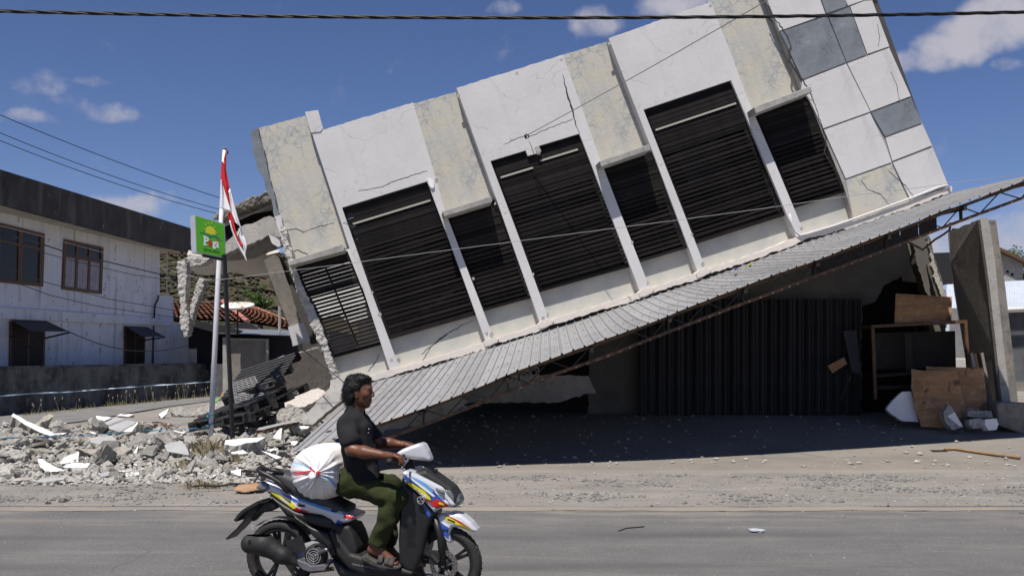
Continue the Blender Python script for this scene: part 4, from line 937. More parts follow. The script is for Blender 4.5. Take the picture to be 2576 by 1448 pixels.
def tree(name, base, h, crown, n, leafs, mat, label, seed, group=None):
    T = thing(name, base, label, 'tree', group); rnd = random.Random(seed)
    tr = [base + Vector((rnd.uniform(-.05, .05) * i, 0, h * i / 4)) for i in range(4)]
    vf = [tube_vf(tr, [h * .035, h * .03, h * .024, h * .016], 7)]
    for i in range(6):
        a = rnd.random() * 6.28; s = tr[2].lerp(tr[3], rnd.random()); vf.append(tube_vf([s, s + Vector((math.cos(a) * crown[0] * .6, math.sin(a) * crown[0] * .6, crown[1] * .6))], [h * .012, h * .005], 5))
    mk('trunk', *join_vf(vf), MT['bark'], T, smooth=True)
    V, F = [], []; c0 = base + Vector((0, 0, h * .72))
    cl = [c0 + Vector((rnd.gauss(0, .42) * crown[0], rnd.gauss(0, .42) * crown[0], rnd.gauss(0, .42) * crown[1])) for _ in range(n)]
    for c in cl:
        r = rnd.uniform(.18, .34) * crown[0]
        for _ in range(leafs):
            d = Vector((rnd.gauss(0, 1), rnd.gauss(0, 1), rnd.gauss(0, .8))).normalized() * r * rnd.random() ** .4; p = c + d
            s = rnd.uniform(.09, .18) * crown[0] * .5; u = Vector((rnd.gauss(0, 1), rnd.gauss(0, 1), rnd.gauss(0, .5))).normalized(); w = u.cross(Vector((rnd.gauss(0, 1), rnd.gauss(0, 1), rnd.gauss(0, 1)))).normalized()
            k = len(V); V += [p - u * s, p + w * s * .5, p + u * s, p - w * s * .5]; F.append([k, k + 1, k + 2, k + 3])
    mk('crown', V, F, mat, T, fixn=False); return T
b = at(656, 850, 54); tree('round_tree', Vector((b.x, b.y, 0.2)), 6.3, (.75, .85), 40, 110, MT['leaf'], 'round bright green tree behind the tiled roof beside the satellite dish', 3)
b = at(2545, 660, 75); tree('roof_top_tree', Vector((at(2537,617,78).x, 78, 0)), 12.6, (1.3, 1.3), 26, 60, MT['leaf'], 'small green treetop above the ridge of the far gabled house', 4)
tree('roof_top_tree', Vector((at(2566,640,78).x, 78, 0)), 11.4, (1.2, .9), 22, 60, MT['leaf'], 'smaller green treetop at the right edge beyond the gabled house', 6)
# ================================================================== RIGHT BACKGROUND
GAB = thing('gabled_house', at(2540, 700, 60), 'far grey rendered gable end with four square vent holes and timber barge boards', 'house')
gp = Plane(at(2540, 690, 60), (.0, -1, 0))
prism('wall', [(2497,645),(2514,634),(2572,663),(2572,900),(2497,900)], gp, 0, 6, MT['conc'], GAB)
prism('roof', [(2494,640),(2513,621),(2600,662),(2600,668),(2514,629),(2497,648)], gp, .5, 7, MT['rust'], GAB)
prism('barge_board', [(2512,622.5),(2515,626),(2600,667),(2600,671),(2513,630)], gp, .56, .1, MT['wood'], GAB)
for (x, y) in ((510,470),(545,488),(577,469),(609,488)):
    u, v = 2320 + x * .3704, 509.6 + y * .3704; prism('vent_hole', [(u-3,v-3),(u+3,v-3),(u+3,v+3),(u-3,v+3)], gp, .03, .05, MT['ventblack'], GAB)
SH2 = thing('tin_shed', at(2545, 990, 34), 'grey corrugated tin shed with a bright pale roof right of the standing wall stub', 'shed')
s2 = Plane(at(2545, 960, 34), (0, -1, 0))
a, b, c, d = at(2380,716,44), at(2640,702,44), at(2640,768,33.6), at(2380,776,33.6)
V, F = [], []
for i in range(121):
    t = i / 120; z = .025 * (i % 2); V += [a.lerp(b, t) + Vector((0, 0, z)), d.lerp(c, t) + Vector((0, 0, z))]
for i in range(120): F.append([2 * i, 2 * i + 1, 2 * i + 3, 2 * i + 2])
mk('roof', V, F, MT['whitetin'], SH2, fixn=False)
mk('gutter', *tube_vf([at(2505,780,33.5), at(2640,774,33.5)], .10, 8), MT['white'], SH2)
V, F = [], []
for i in range(81):
    u = 2500 + i * 1.4; o_ = .06 * (i % 2); V += [s2.pt(u, 782, o_), s2.pt(u, 962, o_)]
for i in range(80): F.append([2 * i, 2 * i + 1, 2 * i + 3, 2 * i + 2])
mk('tin_wall', V, F, MT['shedtin'], SH2, fixn=False)
prism('door_gap', [(2530,876),(2540,878),(2544,952),(2534,950)], s2, .1, .05, MT['black'], SH2)
prism('plinth', [(2500,958),(2640,962),(2640,1030),(2500,1030)], s2, .1, .3, MT['concd'], SH2); prism('dark_gap', [(2500,1004),(2640,1010),(2640,1026),(2500,1020)], s2, .16, .1, MT['black'], SH2)
SH3 = prism('black_shed', [(2350,636),(2400,634),(2400,712),(2352,716)], vp(30), 0, 2, MT['darkbox']); tag(SH3, 'small black shed seen through the gap left of the standing wall stub', 'shed')  # plain box in one even near-black colour
# standing stub of wall
WS = thing('wall_stub', at(2500, 1030, 18.2), 'tall grey slice of concrete wall left standing beside the tin shed, broken at its top', 'wall')
ws_f = at(2464.5, 552, 18.2); ws_b = at(2523, 1018, 18.2)
lit = [(2464.5,552),(2468,547),(2484,549),(2486,556),(2500,640),(2512,760),(2526,890),(2541,1014),(2541,1050),(2524,1050),(2508,900),(2488,720)]
pl = vp(18.2); v1 = [pl.pt(u, v, 0) for u, v in lit]
brd = [(2384,582),(2398,574),(2412,574),(2425,566),(2440,562),(2452,556),(2464.5,552),(2488,720),(2508,900),(2524,1050),(2470,1050),(2432,930),(2410,800),(2400,740),(2394,690),(2396,665),(2390,660),(2384,600)]
# broad face recedes: rotate about the lit corner
def stub(u, v, k): # k 0 at the corner .. 1 at the far edge
    return at(u, v, 18.2 + 2.1 * k)
bk_ = []
for (u, v) in rough(brd[:7], 4, 1.6, 71, False) + brd[7:]:
    cu = lerp(2464.5, 2524, max(0, min(1, (v - 552) / 498))); k = max(0, min(1, (cu - u) / 82)); bk_.append(stub(u, v, k))
n = len(bk_); th = Vector((.34, .10, 0))
mk('wall_face', bk_ + [p + th for p in bk_], [list(range(n)), list(range(2 * n - 1, n - 1, -1))] + [[i, i + n, (i + 1) % n + n, (i + 1) % n] for i in range(n)], MT['concd'], WS)  # broad face in darker concrete: its shade is put into the colour
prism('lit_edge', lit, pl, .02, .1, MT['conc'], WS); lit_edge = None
# plinth block at the right edge
o = prism('plinth_block', [(2508,1016),(2520,1010),(2640,1016),(2640,1110),(2575,1092),(2509,1068)], vp(17.6), 0, .8, MT['concd'], None, bevel=.03); tag(o, 'low weathered concrete block at the right edge before the wall stub', 'block')
def K5(zx, zy): return (1931.2 + .2501 * zx, 724.2 + .2501 * zy)
# cabinet
CAB = thing('wooden_cabinet', at(2315, 1040, 18.9), 'broken open brown timber cabinet under the canopy with a board on its top', 'cabinet')
cp = vp(18.6)
def cab(name, poly, off, th, mat): return prism(name, [K5(*p) for p in poly], cp, off, th, MT[mat], CAB)
cab('top', [(1040,372),(2000,318),(2008,350),(1040,400)], 0, .6, 'wood'); cab('leg', [(1975,352),(2004,350),(2042,920),(2010,920)], .01, .05, 'wood'); cab('leg', [(1040,402),(1070,402),(1100,1120),(1068,1120)], .01, .05, 'wood')
cab('back_panel', [(1070,450),(1880,430),(1890,800),(1080,820)], -.58, .02, 'woodd'); cab('shelf', [(1075,870),(1990,800),(1990,830),(1080,900)], -.05, .5, 'woodd'); cab('divider', [(1370,460),(1440,460),(1460,830),(1385,830)], -.3, .04, 'woodd'); cab('bottom_rail', [(1090,980),(1500,970),(1500,1010),(1095,1020)], 0, .05, 'woodd')
def kthing(name, poly, Y, th, mat, label, cat, n=(0, -1, .12), r=None, group=None, **kw):
    p = [K5(*q) for q in poly]; a = (sum(q[0] for q in p) / len(p), sum(q[1] for q in p) / len(p))
    if r: p = rough(p, r[0], r[1], int(poly[0][0]))
    o = prism(name, p, Plane(at(a[0], a[1], Y), n), 0, th, MT[mat], **kw); return tag(o, label, cat, group)
kthing('plywood_board', [(1285,55),(1850,90),(1845,325),(1272,352)], 18.75, .03, 'ply', 'brown plywood board standing on top of the open cabinet', 'board')
kthing('plywood_board', [(1590,785),(1680,792),(2170,800),(2205,1232),(1990,1236),(1600,1240)], 18.0, .02, 'ply', 'brown plywood board leaning behind the torn sheet under the canopy', 'board')
kthing('plywood_sheet', [(1440,812),(1600,832),(1900,840),(1990,1236),(1870,1400),(1800,1410),(1540,1390),(1480,1200),(1440,1000)], 17.85, .02, 'ply', 'large stained plywood sheet with torn edges leaning on the cabinet', 'board', r=(14, 1.2))
kthing('white_slab', [(1355,1040),(1440,1038),(1475,1180),(1515,1345),(1350,1335),(1230,1255),(1195,1215),(1260,1120)], 17.95, .10, 'rubwhite', 'white painted slab leaning against the torn plywood sheet', 'slab', r=(6, .8))
kthing('split_block', [(1815,1165),(1850,1200),(1965,1395),(1850,1425),(1775,1330),(1765,1250)], 17.5, .18, 'rubble', 'upright split concrete block in front of the plywood', 'block', r=(5, .8))
kthing('white_chip', [(1800,1285),(1875,1245),(1955,1385),(1930,1392)], 17.46, .02, 'rubwhite', 'white plaster face on the split block before the plywood', 'slab')
kthing('block_rubble', [(2005,1245),(2060,1228),(2250,1235),(2262,1300),(2120,1300),(2010,1290)], 17.6, .22, 'rubble', 'long grey lump of concrete at the foot of the plywood', 'rubble', r=(5, .9))
kthing('block_rubble', [(2025,1320),(2140,1305),(2180,1340),(2170,1405),(2060,1410),(2020,1370)], 17.45, .2, 'rubble', 'dark square lump of concrete before the plywood', 'rubble', r=(5, .9))
kthing('block_rubble', [(2185,1318),(2300,1310),(2318,1370),(2300,1420),(2220,1430),(2180,1370)], 17.3, .2, 'rubwhite', 'bright white lump of rubble beside the plinth block', 'rubble', r=(4, .9))
for i, (a, b, mt) in enumerate([((2035,652),(2062,800),'conc'), ((2068,655),(2095,800),'ply'), ((2105,650),(2130,800),'woodd'), ((2140,648),(2240,1230),'concd')]):
    kthing('standing_plank', [(a[0], a[1]), (a[0] + 26, a[1]), (b[0] + 30, b[1]), (b[0], b[1])], 18.3 + .05 * i, .03, mt, ['pale plank, leftmost of the planks stood by the wall stub', 'brown plank second from the left by the wall stub', 'dark short plank third from the left by the wall stub', 'long dark plank nearest the wall stub, reaching the ground'][i], 'plank', group='planks stood beside the wall stub')
kthing('timber_offcut', [(600,780),(765,695),(795,760),(650,855)], 19.0, .05, 'ply', 'small brown board hanging crooked on the corrugated doors', 'board')
kthing('tin_offcut', [(755,430),(890,420),(935,860),(850,850),(800,640)], 19.1, .03, 'door', 'twisted strip of corrugated tin at the edge of the doors', 'tin sheet')
kthing('prop_stick', [(820,880),(840,885),(745,1110),(715,1150)], 18.9, .03, 'woodd', 'thin stick leaning by the dark doorway', 'stick')
# twisted bars hanging from the canopy
o = mk('hanging_rebar', *tube_vf([at(u, v, 17.5) for u, v in [(2390,560),(2388,578),(2372,590),(2350,603),(2340,612),(2320,628),(2290,612),(2270,600)]], .02, 6), MT['rust'], None, smooth=True); tag(o, 'twisted reinforcing bar hanging below the canopy by the wall stub', 'rebar')
# long-handled tool on the apron
hp_ = [hit(u, v) + Vector((0, 0, .06)) for u, v in ((2375,1138),(2400,1137),(2480,1149),(2565,1160))]
T = thing('long_handled_tool', hp_[0], 'long wooden tool handle lying at the edge of the canopy shadow', 'tool')
mk('handle', *tube_vf(hp_, [.02, .022, .024, .026], 8), MT['handle'], T, smooth=True); mk('blade', *box_vf(hp_[0] + Vector((-.10, .01, -.03)), .24, .16, .02), MT['steel'], T)
# ================================================================== FLAG, SIGN
FPL = thing('flagpole', at(528, 1137, 16.0), 'tall leaning white flagpole standing in the rubble', 'flagpole')
mk('pole', *tube_vf([at(528,1140,16.0), at(546,760,16.0), at(565,374,16.0)], [.044, .041, .034], 12), MT['pole'], FPL, smooth=True)
mk('pole_cap', *tube_vf([at(564.8,377,16.0), at(565,372,16.0)], .037, 10), MT['concd'], FPL, smooth=True)
mk('pulley', *tube_vf([at(570,378,15.97), at(573,383,15.97), at(571,388,15.97)], .012, 6), MT['steel'], FPL)
def FZ(x, y): return (402.3 + x * .1824, 402.3 + y * .1824)
FL = thing('flag', at(575, 560, 15.93), 'red and white flag hanging limp and folded from the flagpole', 'flag')
def cloth(name, poly, mat, off, seed, amp=.03):
    """folded strip of cloth: left/right outlines, waves in depth between them"""
    L, R = poly; n = 26; m = 10; V, F = [], []
    def samp(P, t):
        acc_ = [0]
        for a, b in zip(P, P[1:]): acc_.append(acc_[-1] + math.hypot(b[0] - a[0], b[1] - a[1]))
        s = t * acc_[-1]
        for i in range(len(P) - 1):
            if s <= acc_[i + 1] or i == len(P) - 2:
                k = (s - acc_[i]) / max(1e-9, acc_[i + 1] - acc_[i]); return (lerp(P[i][0], P[i + 1][0], k), lerp(P[i][1], P[i + 1][1], k))
    for i in range(n + 1):
        a, b = samp(L, i / n), samp(R, i / n)
        for j in range(m + 1):
            s = j / m; u, v = FZ(lerp(a[0], b[0], s), lerp(a[1], b[1], s))
            d = off + amp * math.sin(s * 7 + seed + i * .10) * math.sin(math.pi * (.12 + .76 * s)) - .02 * math.sin(math.pi * s)
            V.append(at(u, v, 15.93 + d))
    for i in range(n):
        for j in range(m): k = i * (m + 1) + j; F.append([k, k + 1, k + m + 2, k + m + 1])
    o = mk(name, V, F, MT[mat], FL, smooth=True, fixn=False); o.modifiers.new('s', 'SOLIDIFY').thickness = .004; return o
cloth('red_fold', ([(852,22),(840,180),(836,280),(880,420),(925,530),(968,632)], [(868,25),(905,110),(935,250),(962,385),(942,425),(974,625)]), 'flagred', 0, 0)
cloth('white_fold', ([(840,275),(833,420),(828,560),(822,665)], [(848,275),(890,420),(940,580),(982,708)]), 'flagwhite', -.02, 2)
cloth('white_fold', ([(945,430),(968,560),(985,720),(1040,860),(1110,930),(1062,1050)], [(966,393),(1010,560),(1065,760),(1112,920),(1118,935),(1072,1056)]), 'flagwhite', .01, 4)
cloth('red_fold', ([(930,745),(962,850),(1000,960),(1040,1060),(1090,1160),(1128,1205)], [(978,712),(1010,820),(1045,960),(1062,1060),(1100,1125),(1142,1180)]), 'flagred', 0, 5)
cloth('white_fold', ([(955,835),(985,960),(1040,1110),(1100,1240),(1160,1330),(1196,1396)], [(972,838),(1010,980),(1065,1110),(1130,1210),(1172,1290),(1202,1394)]), 'flagwhite', -.015, 6, .015)
cloth('white_fold', ([(1112,925),(1062,1048),(1100,1115),(1145,1180),(1172,1290)], [(1116,925),(1140,1010),(1180,1100),(1196,1180),(1178,1300)]), 'flagwhite', .015, 1, .02)
cloth('red_hem', ([(880,0),(888,60),(892,110),(898,170)], [(912,-140),(912,-20),(910,90),(904,172)]), 'flagred', .04, 2, .004)
# sign
SG = thing('shop_sign', at(588, 1152, 15.4), 'green light box shop sign with a yellow sun on a thin black post', 'sign')
spl = Plane(at(528, 596, 15.3), (.66, -.75, 0))
fq = [FZ(482,757), FZ(891,879), FZ(912,1362), FZ(500,1272)]
mk('post', *tube_vf([at(587.5,1152,15.42), at(576,900,15.42), at(564,640,15.42)], [.036, .036, .036], 4), MT['blackpost'], SG)
prism('bracket', [(512,640),(568,652),(568,657),(512,645)], spl, -.02, .06, MT['blackpost'], SG)
prism('cabinet', fq, spl, 0, .17, MT['signgrey'], SG)
def ins(q, k): c = (sum(p[0] for p in q) / 4, sum(p[1] for p in q) / 4); return [(c[0] + (p[0] - c[0]) * k, c[1] + (p[1] - c[1]) * k) for p in q]
prism('sign_face', ins(fq, .955), spl, .006, .004, MT['signgreen'], SG)
def sgp(name, pz, mat, off=.009): return prism(name, [FZ(*p) for p in pz], spl, off, .003, MT[mat], SG)
sun_ = [(632,1010)] + [(698 + 68 * math.cos(math.radians(a)) + (a - 90) * -.02, 985 - 68 * math.sin(math.radians(a)) * 1.02 + 30 * math.cos(math.radians(a)) * .55) for a in range(172, -8, -12)] + [(768,1032)] + [(700,1030),(660,1012)]
sgp('sun_print', sun_, 'yellow')
for (x, y, a, l) in ((608,955,150,16),(628,892,118,26),(668,868,95,22),(716,872,75,22),(760,925,45,16),(788,1005,15,12)):
    ca, sa = math.cos(math.radians(a)), -math.sin(math.radians(a)); sgp('sun_ray', [(x + ca * l - sa * 0, y + sa * l), (x + sa * 7, y - ca * 7), (x - ca * l * .8, y - sa * l * .8), (x - sa * 7, y + ca * 7)], 'yellow')
sgp('hill_print', [(548,1000),(600,994),(645,1010),(690,1046),(740,1028),(775,1040),(815,1075),(850,1118),(805,1088),(762,1058),(725,1054),(692,1066),(650,1030),(600,1008)], 'signteal', .0095)
# lettering: mapped onto the sign through its own px basis
def text_mesh(s, bold=0.0, shear=0):
    cu = bpy.data.curves.new('t', 'FONT'); cu.body = s; cu.size = 1; cu.offset = bold; cu.resolution_u = 3; cu.shear = shear
    o = bpy.data.objects.new('t', cu); COL.objects.link(o); bpy.context.view_layer.update()
    me = bpy.data.meshes.new_from_object(o.evaluated_get(bpy.context.evaluated_depsgraph_get()))
    V = [v.co.copy() for v in me.vertices]; F = [list(p.vertices) for p in me.polygons]
    bpy.data.objects.remove(o); bpy.data.curves.remove(cu); bpy.data.meshes.remove(me)
    lo = min(v.x for v in V), min(v.y for v in V); hi = max(v.x for v in V), max(v.y for v in V)
    return V, F, lo, hi
def sign_text(name, s, quad, mat, bold=0.0, off=.010):
    V, F, lo, hi = text_mesh(s, bold); out = []
    for v in V:
        a = (v.x - lo[0]) / (hi[0] - lo[0]); b = (v.y - lo[1]) / (hi[1] - lo[1])
        p = q4([quad[3], quad[2], quad[1], quad[0]], a, b) # b=0 bottom
        out.append(spl.pt(*FZ(*p), off))
    return mk(name, out, F, MT[mat], SG, fixn=False)
# quad order for lettering: TL, TR, BR, BL in sign zoom px
sign_text('lettering', 'P', [(606,1046),(676,1068),(676,1172),(606,1172)], 'decalwhite', .035)
for pz in ([(598,1044),(640,1052),(640,1066),(598,1058)], [(602,1158),(650,1166),(650,1182),(602,1174)]): sgp('letter_serif', pz, 'decalwhite', .0105)
sign_text('lettering', 'a', [(668,1100),(724,1114),(724,1190),(668,1184)], 'red', .035, .011)
sign_text('lettering', 'g', [(722,1116),(776,1130),(772,1232),(724,1222)], 'decalwhite', .035)
for pz in ([(782,1122),(806,1128),(808,1206),(784,1200)], [(774,1122),(806,1128),(806,1142),(774,1136)], [(776,1192),(816,1202),(816,1216),(776,1206)]): sgp('lettering', pz, 'decalwhite', .0105)
sgp('letter_dot', [(776 + 13 + 13 * math.cos(a * .785), 1106 + 13 * math.sin(a * .785)) for a in range(8)], 'red', .0108)
sign_text('lettering', 'RETAIL INDO', [(604,1214),(830,1258),(830,1292),(604,1248)], 'decalblack', .012)
# ================================================================== WIRES
def wire(name, px, r, mat, label, cat='cable', group=None, seg=5, extra=None):
    o = mk(name, *tube_vf([at(u, v, Y) for u, v, Y in px], r, seg), MT[mat], extra, smooth=True)
    if label: tag(o, label, cat, group)
    return o
# twisted overhead cable: two strands wound round each other
CB = thing('overhead_cable', at(1290, 45, 9), 'thick black twisted cable crossing the whole top of the picture', 'cable')
base = []
for i in range(241):
    t = i / 240; u = lerp(-1325, 3900, t); q = (u - 1287.5) / 1537.5; v = 45.5 - 22 * q ** 2 + 1.5 * q; base.append(at(u, v, 9.0))
for ph in (0, 2.09, 4.19):
    pts = [p + Vector((0, math.cos(i * .71 + ph), math.sin(i * .71 + ph))) * .0095 for i, p in enumerate(base)]
    mk('strand', *tube_vf(pts, .0095, 6), MT['cable'], CB, smooth=True)
mk('tie_wire', *tube_vf([at(1930+a,40+b,8.98) for a, b in ((0,0),(2,8),(8,12),(14,15))], .004, 4), MT['cable'], CB)
def cur3(a, b, c, Ya, Yc, n=20):
    out = []
    for i in range(n + 1):
        t = i / n; out.append((lerp(lerp(a[0], b[0], t), lerp(b[0], c[0], t), t), lerp(lerp(a[1], b[1], t), lerp(b[1], c[1], t), t), lerp(Ya, Yc, t)))
    return out
grp = 'thin wires running down to the broken building'
wire('thin_wire', cur3((-120,238), (250,400), (556,499), 15, 19), .007, 'cable', 'highest of the three thin wires crossing the sky at the left', group=grp)
wire('thin_wire', cur3((-120,283), (250,446), (556,528), 15, 19), .0065, 'cable', 'middle one of the three thin wires crossing the sky at the left', group=grp)
wire('thin_wire', cur3((-120,304), (250,462), (545,537), 15, 19), .0065, 'cable', 'lowest of the three thin wires crossing the sky at the left', group=grp)
grp = 'cables strung across the old house'
wire('house_cable', cur3((-60,553), (220,622), (470,692), 17, 24), .0045, 'rope', 'pale thin line crossing the upstairs windows of the old house', group=grp)
wire('house_cable', [(-40,572,17),(40,597,18),(88,608,19),(160,632,20),(263,657,22),(440,698,25),(560,717,27),(690,732,28)], .014, 'cable', 'thick black cable passing just under the upstairs windows', group=grp)
wire('house_cable', [(-40,655,17),(0,665,17.5),(105,707,19),(275,752,22),(450,782,25),(560,795,27),(690,800,28)], .008, 'cable', 'black cable below the curtained window, upper of the two on the lower wall', group=grp)
wire('house_cable', [(-40,685,17),(25,705,18),(125,742,19),(250,771,22),(435,797,25),(560,812,27)], .008, 'cable', 'black cable just above the ledge, lower of the two on the wall', group=grp)
wire('house_cable', [(-40,600,17),(60,622,18),(180,655,20),(330,690,23),(450,708,25)], .008, 'cable', 'thin dark line sagging between the upstairs windows', group=grp)
wire('slack_cable', cur3((174,834), (330,910), (474,868), 27, 33), .014, 'cable', 'slack wire drooping between the two metal door awnings')
wire('pale_cord', [(429,680,14.6),(480,694,14.6),(530,705,14.7),(572,701,14.8),(729,681,14.7),(879,662,14.6),(1073,636,14.5),(1283,609,14.4),(1500,580,14.3),(1717,552,14.3),(1931,523,14.2),(2130,494,14.2),(2393,461,14.1),(2640,431,14)], .0038, 'rope', 'thin pale cord stretched low across the whole facade')
wire('stay_wire', cur3((1326,340), (1640,172), (1990,-34), 16.5, 13), .0075, 'wire', 'steel wire running from the hole in the middle panel up to the right')
wire('stay_wire', [(1324,340,16.5),(1336,368,16.5),(1343,390,16.5)], .007, 'wire', 'short wire hanging from the hole in the middle panel')
wire('loose_wire', [(760,878,15.5),(800,910,15.3),(850,948,15.1),(880,975,15.0),(930,1010,14.9)], .008, 'cable', 'loose wire hanging down over the leaning concrete panel')
# barrier tape
def tape(px, w, label, grp, mat='tape'):
    V, F = [], []; n = len(px)
    for i, (u, v, Y) in enumerate(px):
        p = at(u, v, Y); a = 1.5 * math.sin(i * .8 + math.sin(i * .23) * 2); d = Vector((0, math.sin(a), math.cos(a))) * w / 2; V += [p - d, p + d]
    for i in range(n - 1): F.append([2 * i, 2 * i + 1, 2 * i + 3, 2 * i + 2])
    o = mk('barrier_tape', V, F, MT[mat], smooth=True, fixn=False); o.modifiers.new('s', 'SOLIDIFY').thickness = .002; return tag(o, label, 'tape', grp)
def dense(px, n):
    out = []
    for i in range(n + 1):
        s = i / n * (len(px) - 1); k = min(int(s), len(px) - 2); out.append(tuple(lerp(px[k][j], px[k + 1][j], s - k) for j in range(3)))
    return out
tape(dense([(-80,1000,13.5),(0,996,14),(80,989,14.4),(165,986,14.8),(250,979,15.2),(374,970,15.6),(470,964,15.8),(530,960,15.95)], 50), .021, 'pale blue barrier tape tied to the flagpole, upper of two', 'barrier tapes tied to the flagpole')
tape(dense([(-80,1103,13.2),(0,1101,13.5),(80,1099,13.9),(164,1096,14.3),(250,1091,14.8),(340,1084,15.2),(469,1078,15.7),(527,1076,15.95)], 50), .022, 'dark blue barrier tape low over the rubble, lower of two', 'barrier tapes tied to the flagpole', 'tapeblue')
ring = at(529, 1076, 16)
TK = mk('tape_knot', *tube_vf([ring + Vector((.052 * math.cos(a * .5), .052 * math.sin(a * .5), .012 * a - .06 + .02 * math.sin(a * 2))) for a in range(28)], .014, 5), MT['tapeblue'], smooth=True); tag(TK, 'blue tape wound round the foot of the flagpole', 'tape')
tape(dense([(541,958,15.93),(540,975,15.92),(533,1010,15.9),(528,1040,15.9),(525,1062,15.92),(527,1076,15.94)], 24), .025, 'loose tail of blue tape hanging down the flagpole', None, 'tapeblue')

# ================================================================== RUBBLE
MOUND = []
mx_, my_ = rng(-10.5, -2.6, .17) + [-2.6], rng(12.6, 25, .17) + [25]
def mh(x, y):
    b = mound_h(x, y); return ground_h(x, y) + (b + (.07 * nz3(x * 2.3, y * 2.3, 9) + .05 * nz3(x * 5.5, y * 5.5, 3)) * min(1, b * 6) - .03 if b > .003 else -.05)
o = sheet('rubble_bed', mx_, my_, mh, MT['rubble'], 'stuff')
def chunk_mesh(seed, kind):
    rnd = random.Random(seed); bm = bmesh.new()
    if kind == 'slab':
        n = rnd.randint(5, 7); ang = sorted(rnd.random() * 6.28 for _ in range(n)); pts = [(math.cos(a) * rnd.uniform(.6, 1), math.sin(a) * rnd.uniform(.45, .8)) for a in ang]
        for x, y in pts:
            bm.verts.new((x, y, .16)); bm.verts.new((x * rnd.uniform(.9, 1.08), y * rnd.uniform(.9, 1.08), -.16 * rnd.uniform(.7, 1.2)))
    else:
        for _ in range(15):
            p = Vector((rnd.gauss(0, 1), rnd.gauss(0, 1), rnd.gauss(0, 1))).normalized(); e = rnd.uniform(.72, 1.0)
            m = max(abs(p.x), abs(p.y), abs(p.z)); p = p.lerp(p / m, .45)
            bm.verts.new((p.x * e, p.y * e * .78, p.z * e * .58))
    r = bmesh.ops.convex_hull(bm, input=bm.verts); 
    for v in list(bm.verts):
        if not v.link_faces: bm.verts.remove(v)
    if kind != 'slab':
        bmesh.ops.subdivide_edges(bm, edges=bm.edges, cuts=2, use_grid_fill=True)
        for v in bm.verts:
            c = v.co.copy(); v.co += Vector((nz3(c.x * 2, c.y * 2, seed + c.z), nz3(c.y * 2, c.z * 2, seed + 3 + c.x), nz3(c.z * 2, c.x * 2, seed + 7 + c.y))) * .20 + Vector((nz3(c.x * 6, c.y * 6, seed), nz3(c.y * 6, c.z * 6, seed), nz3(c.z * 6, c.x * 6, seed))) * .09
    bmesh.ops.recalc_face_normals(bm, faces=bm.faces)
    me = bpy.data.meshes.new('concrete_chunk'); bm.to_mesh(me); bm.free(); return me
CH = []
for i in range(9):
    me = chunk_mesh(100 + i, 'chunk'); me.materials.append(MT['rubble' if i % 3 else 'rubble2']); CH.append((me, 'rough grey'))
SLW, SLG = [], []
for i in range(5):
    me = chunk_mesh(200 + i, 'slab'); me.materials.append(MT['rubble']); me.materials.append(MT['rubwhite'])
    for p in me.polygons: p.material_index = 1 if p.normal.z > .6 else 0
    SLW.append(me)
    me = chunk_mesh(300 + i, 'slab'); me.materials.append(MT['rubble2']); me.materials.append(MT['rubgrey'] if i % 2 else MT['rubble2'])
    for p in me.polygons: p.material_index = 1 if p.normal.z > .6 else 0
    SLG.append(me)
rnd = random.Random(21); cnt = 0; placed = []
LMK = [((34,1050),'the white-topped beam'), ((20,1140),'the massive lump at the left edge'), ((120,1165),'the pointed white plate'), ((170,1150),'the upright white plate'), ((300,1066),'the flat grey slab'), ((380,1068),'the rusty bars'), ((240,1132),'the long beige slab edge'),
       ((435,1120),'the grey slab with a pale border'), ((525,1135),'the flagpole foot'), ((588,1150),'the sign post foot'), ((640,1105),'the large white slab'), ((640,1062),'the pallets'), ((700,1070),'the fallen metal panel'), ((735,1130),'the canopy corner'), ((500,1050),'the ridge behind the flagpole')]
LMK = [(hit(*p), n) for p, n in LMK]
rnd = random.Random(21); placed = []; todo = []
tries = 0
while len(placed) < 296 and tries < 9000:
    tries += 1
    u = rnd.uniform(-30, 800); v = 1052 + 160 * rnd.random() ** .9
    if v < 1052 + max(0, (300 - u) * .06) or (u > 690 and v > 1200) or (u > 735 and v > 1130 and u - 735 > (1190 - v)): continue
    p = hit(u, v)
    if p.x > -2.75 or p.y < 13.3 or p.y > 24: continue
    e = sm(13.2, 15.0, p.y); s = rnd.choice([.05, .065, .085, .115, .15, .19, .23]) * (.55 + .5 * e) * rnd.uniform(.8, 1.2)
    if any((p - q).length < (s + r) * .62 for q, r in placed): continue
    placed.append((p, s)); t = rnd.random()
    if t < .68: me, look, nm = rnd.choice(CH)[0], 'grey concrete chunk', 'concrete_chunk'
    elif t < .83: me, look, nm = rnd.choice(SLW), 'white-faced plaster fragment', 'plaster_fragment'
    else: me, look, nm = rnd.choice(SLG), 'flat grey slab fragment', 'slab_fragment'
    o = bpy.data.objects.new(nm, me); COL.objects.link(o)
    tl = .9 if nm == 'concrete_chunk' else .5
    o.rotation_euler = (rnd.gauss(.12, tl * .5), rnd.gauss(0, tl * .5), rnd.random() * 6.28); k = s * (1.25 if nm != 'concrete_chunk' else 1)
    o.scale = (k * rnd.uniform(.8, 1.25), k * rnd.uniform(.8, 1.2), k * rnd.uniform(.6, 1.0) * (1.0 if nm == 'concrete_chunk' else rnd.uniform(.6, 1.2)))
    o.location = p + Vector((0, 0, s * .30))
    d, (lp, ln) = min(((p - L_[0]).length, L_) for L_ in LMK if True) if False else min((((p - L_[0]).length, L_) for L_ in LMK), key=lambda q: q[0])
    w = p - lp; side = ('right of ' if w.x > 0 else 'left of ') if abs(w.x) > abs(w.y) * .8 else ('behind ' if w.y > 0 else 'in front of ')
    size = 'small' if s < .085 else ('medium' if s < .15 else 'large')
    todo.append((o, nm, size + ' ' + look, side + ln, d))
from collections import defaultdict
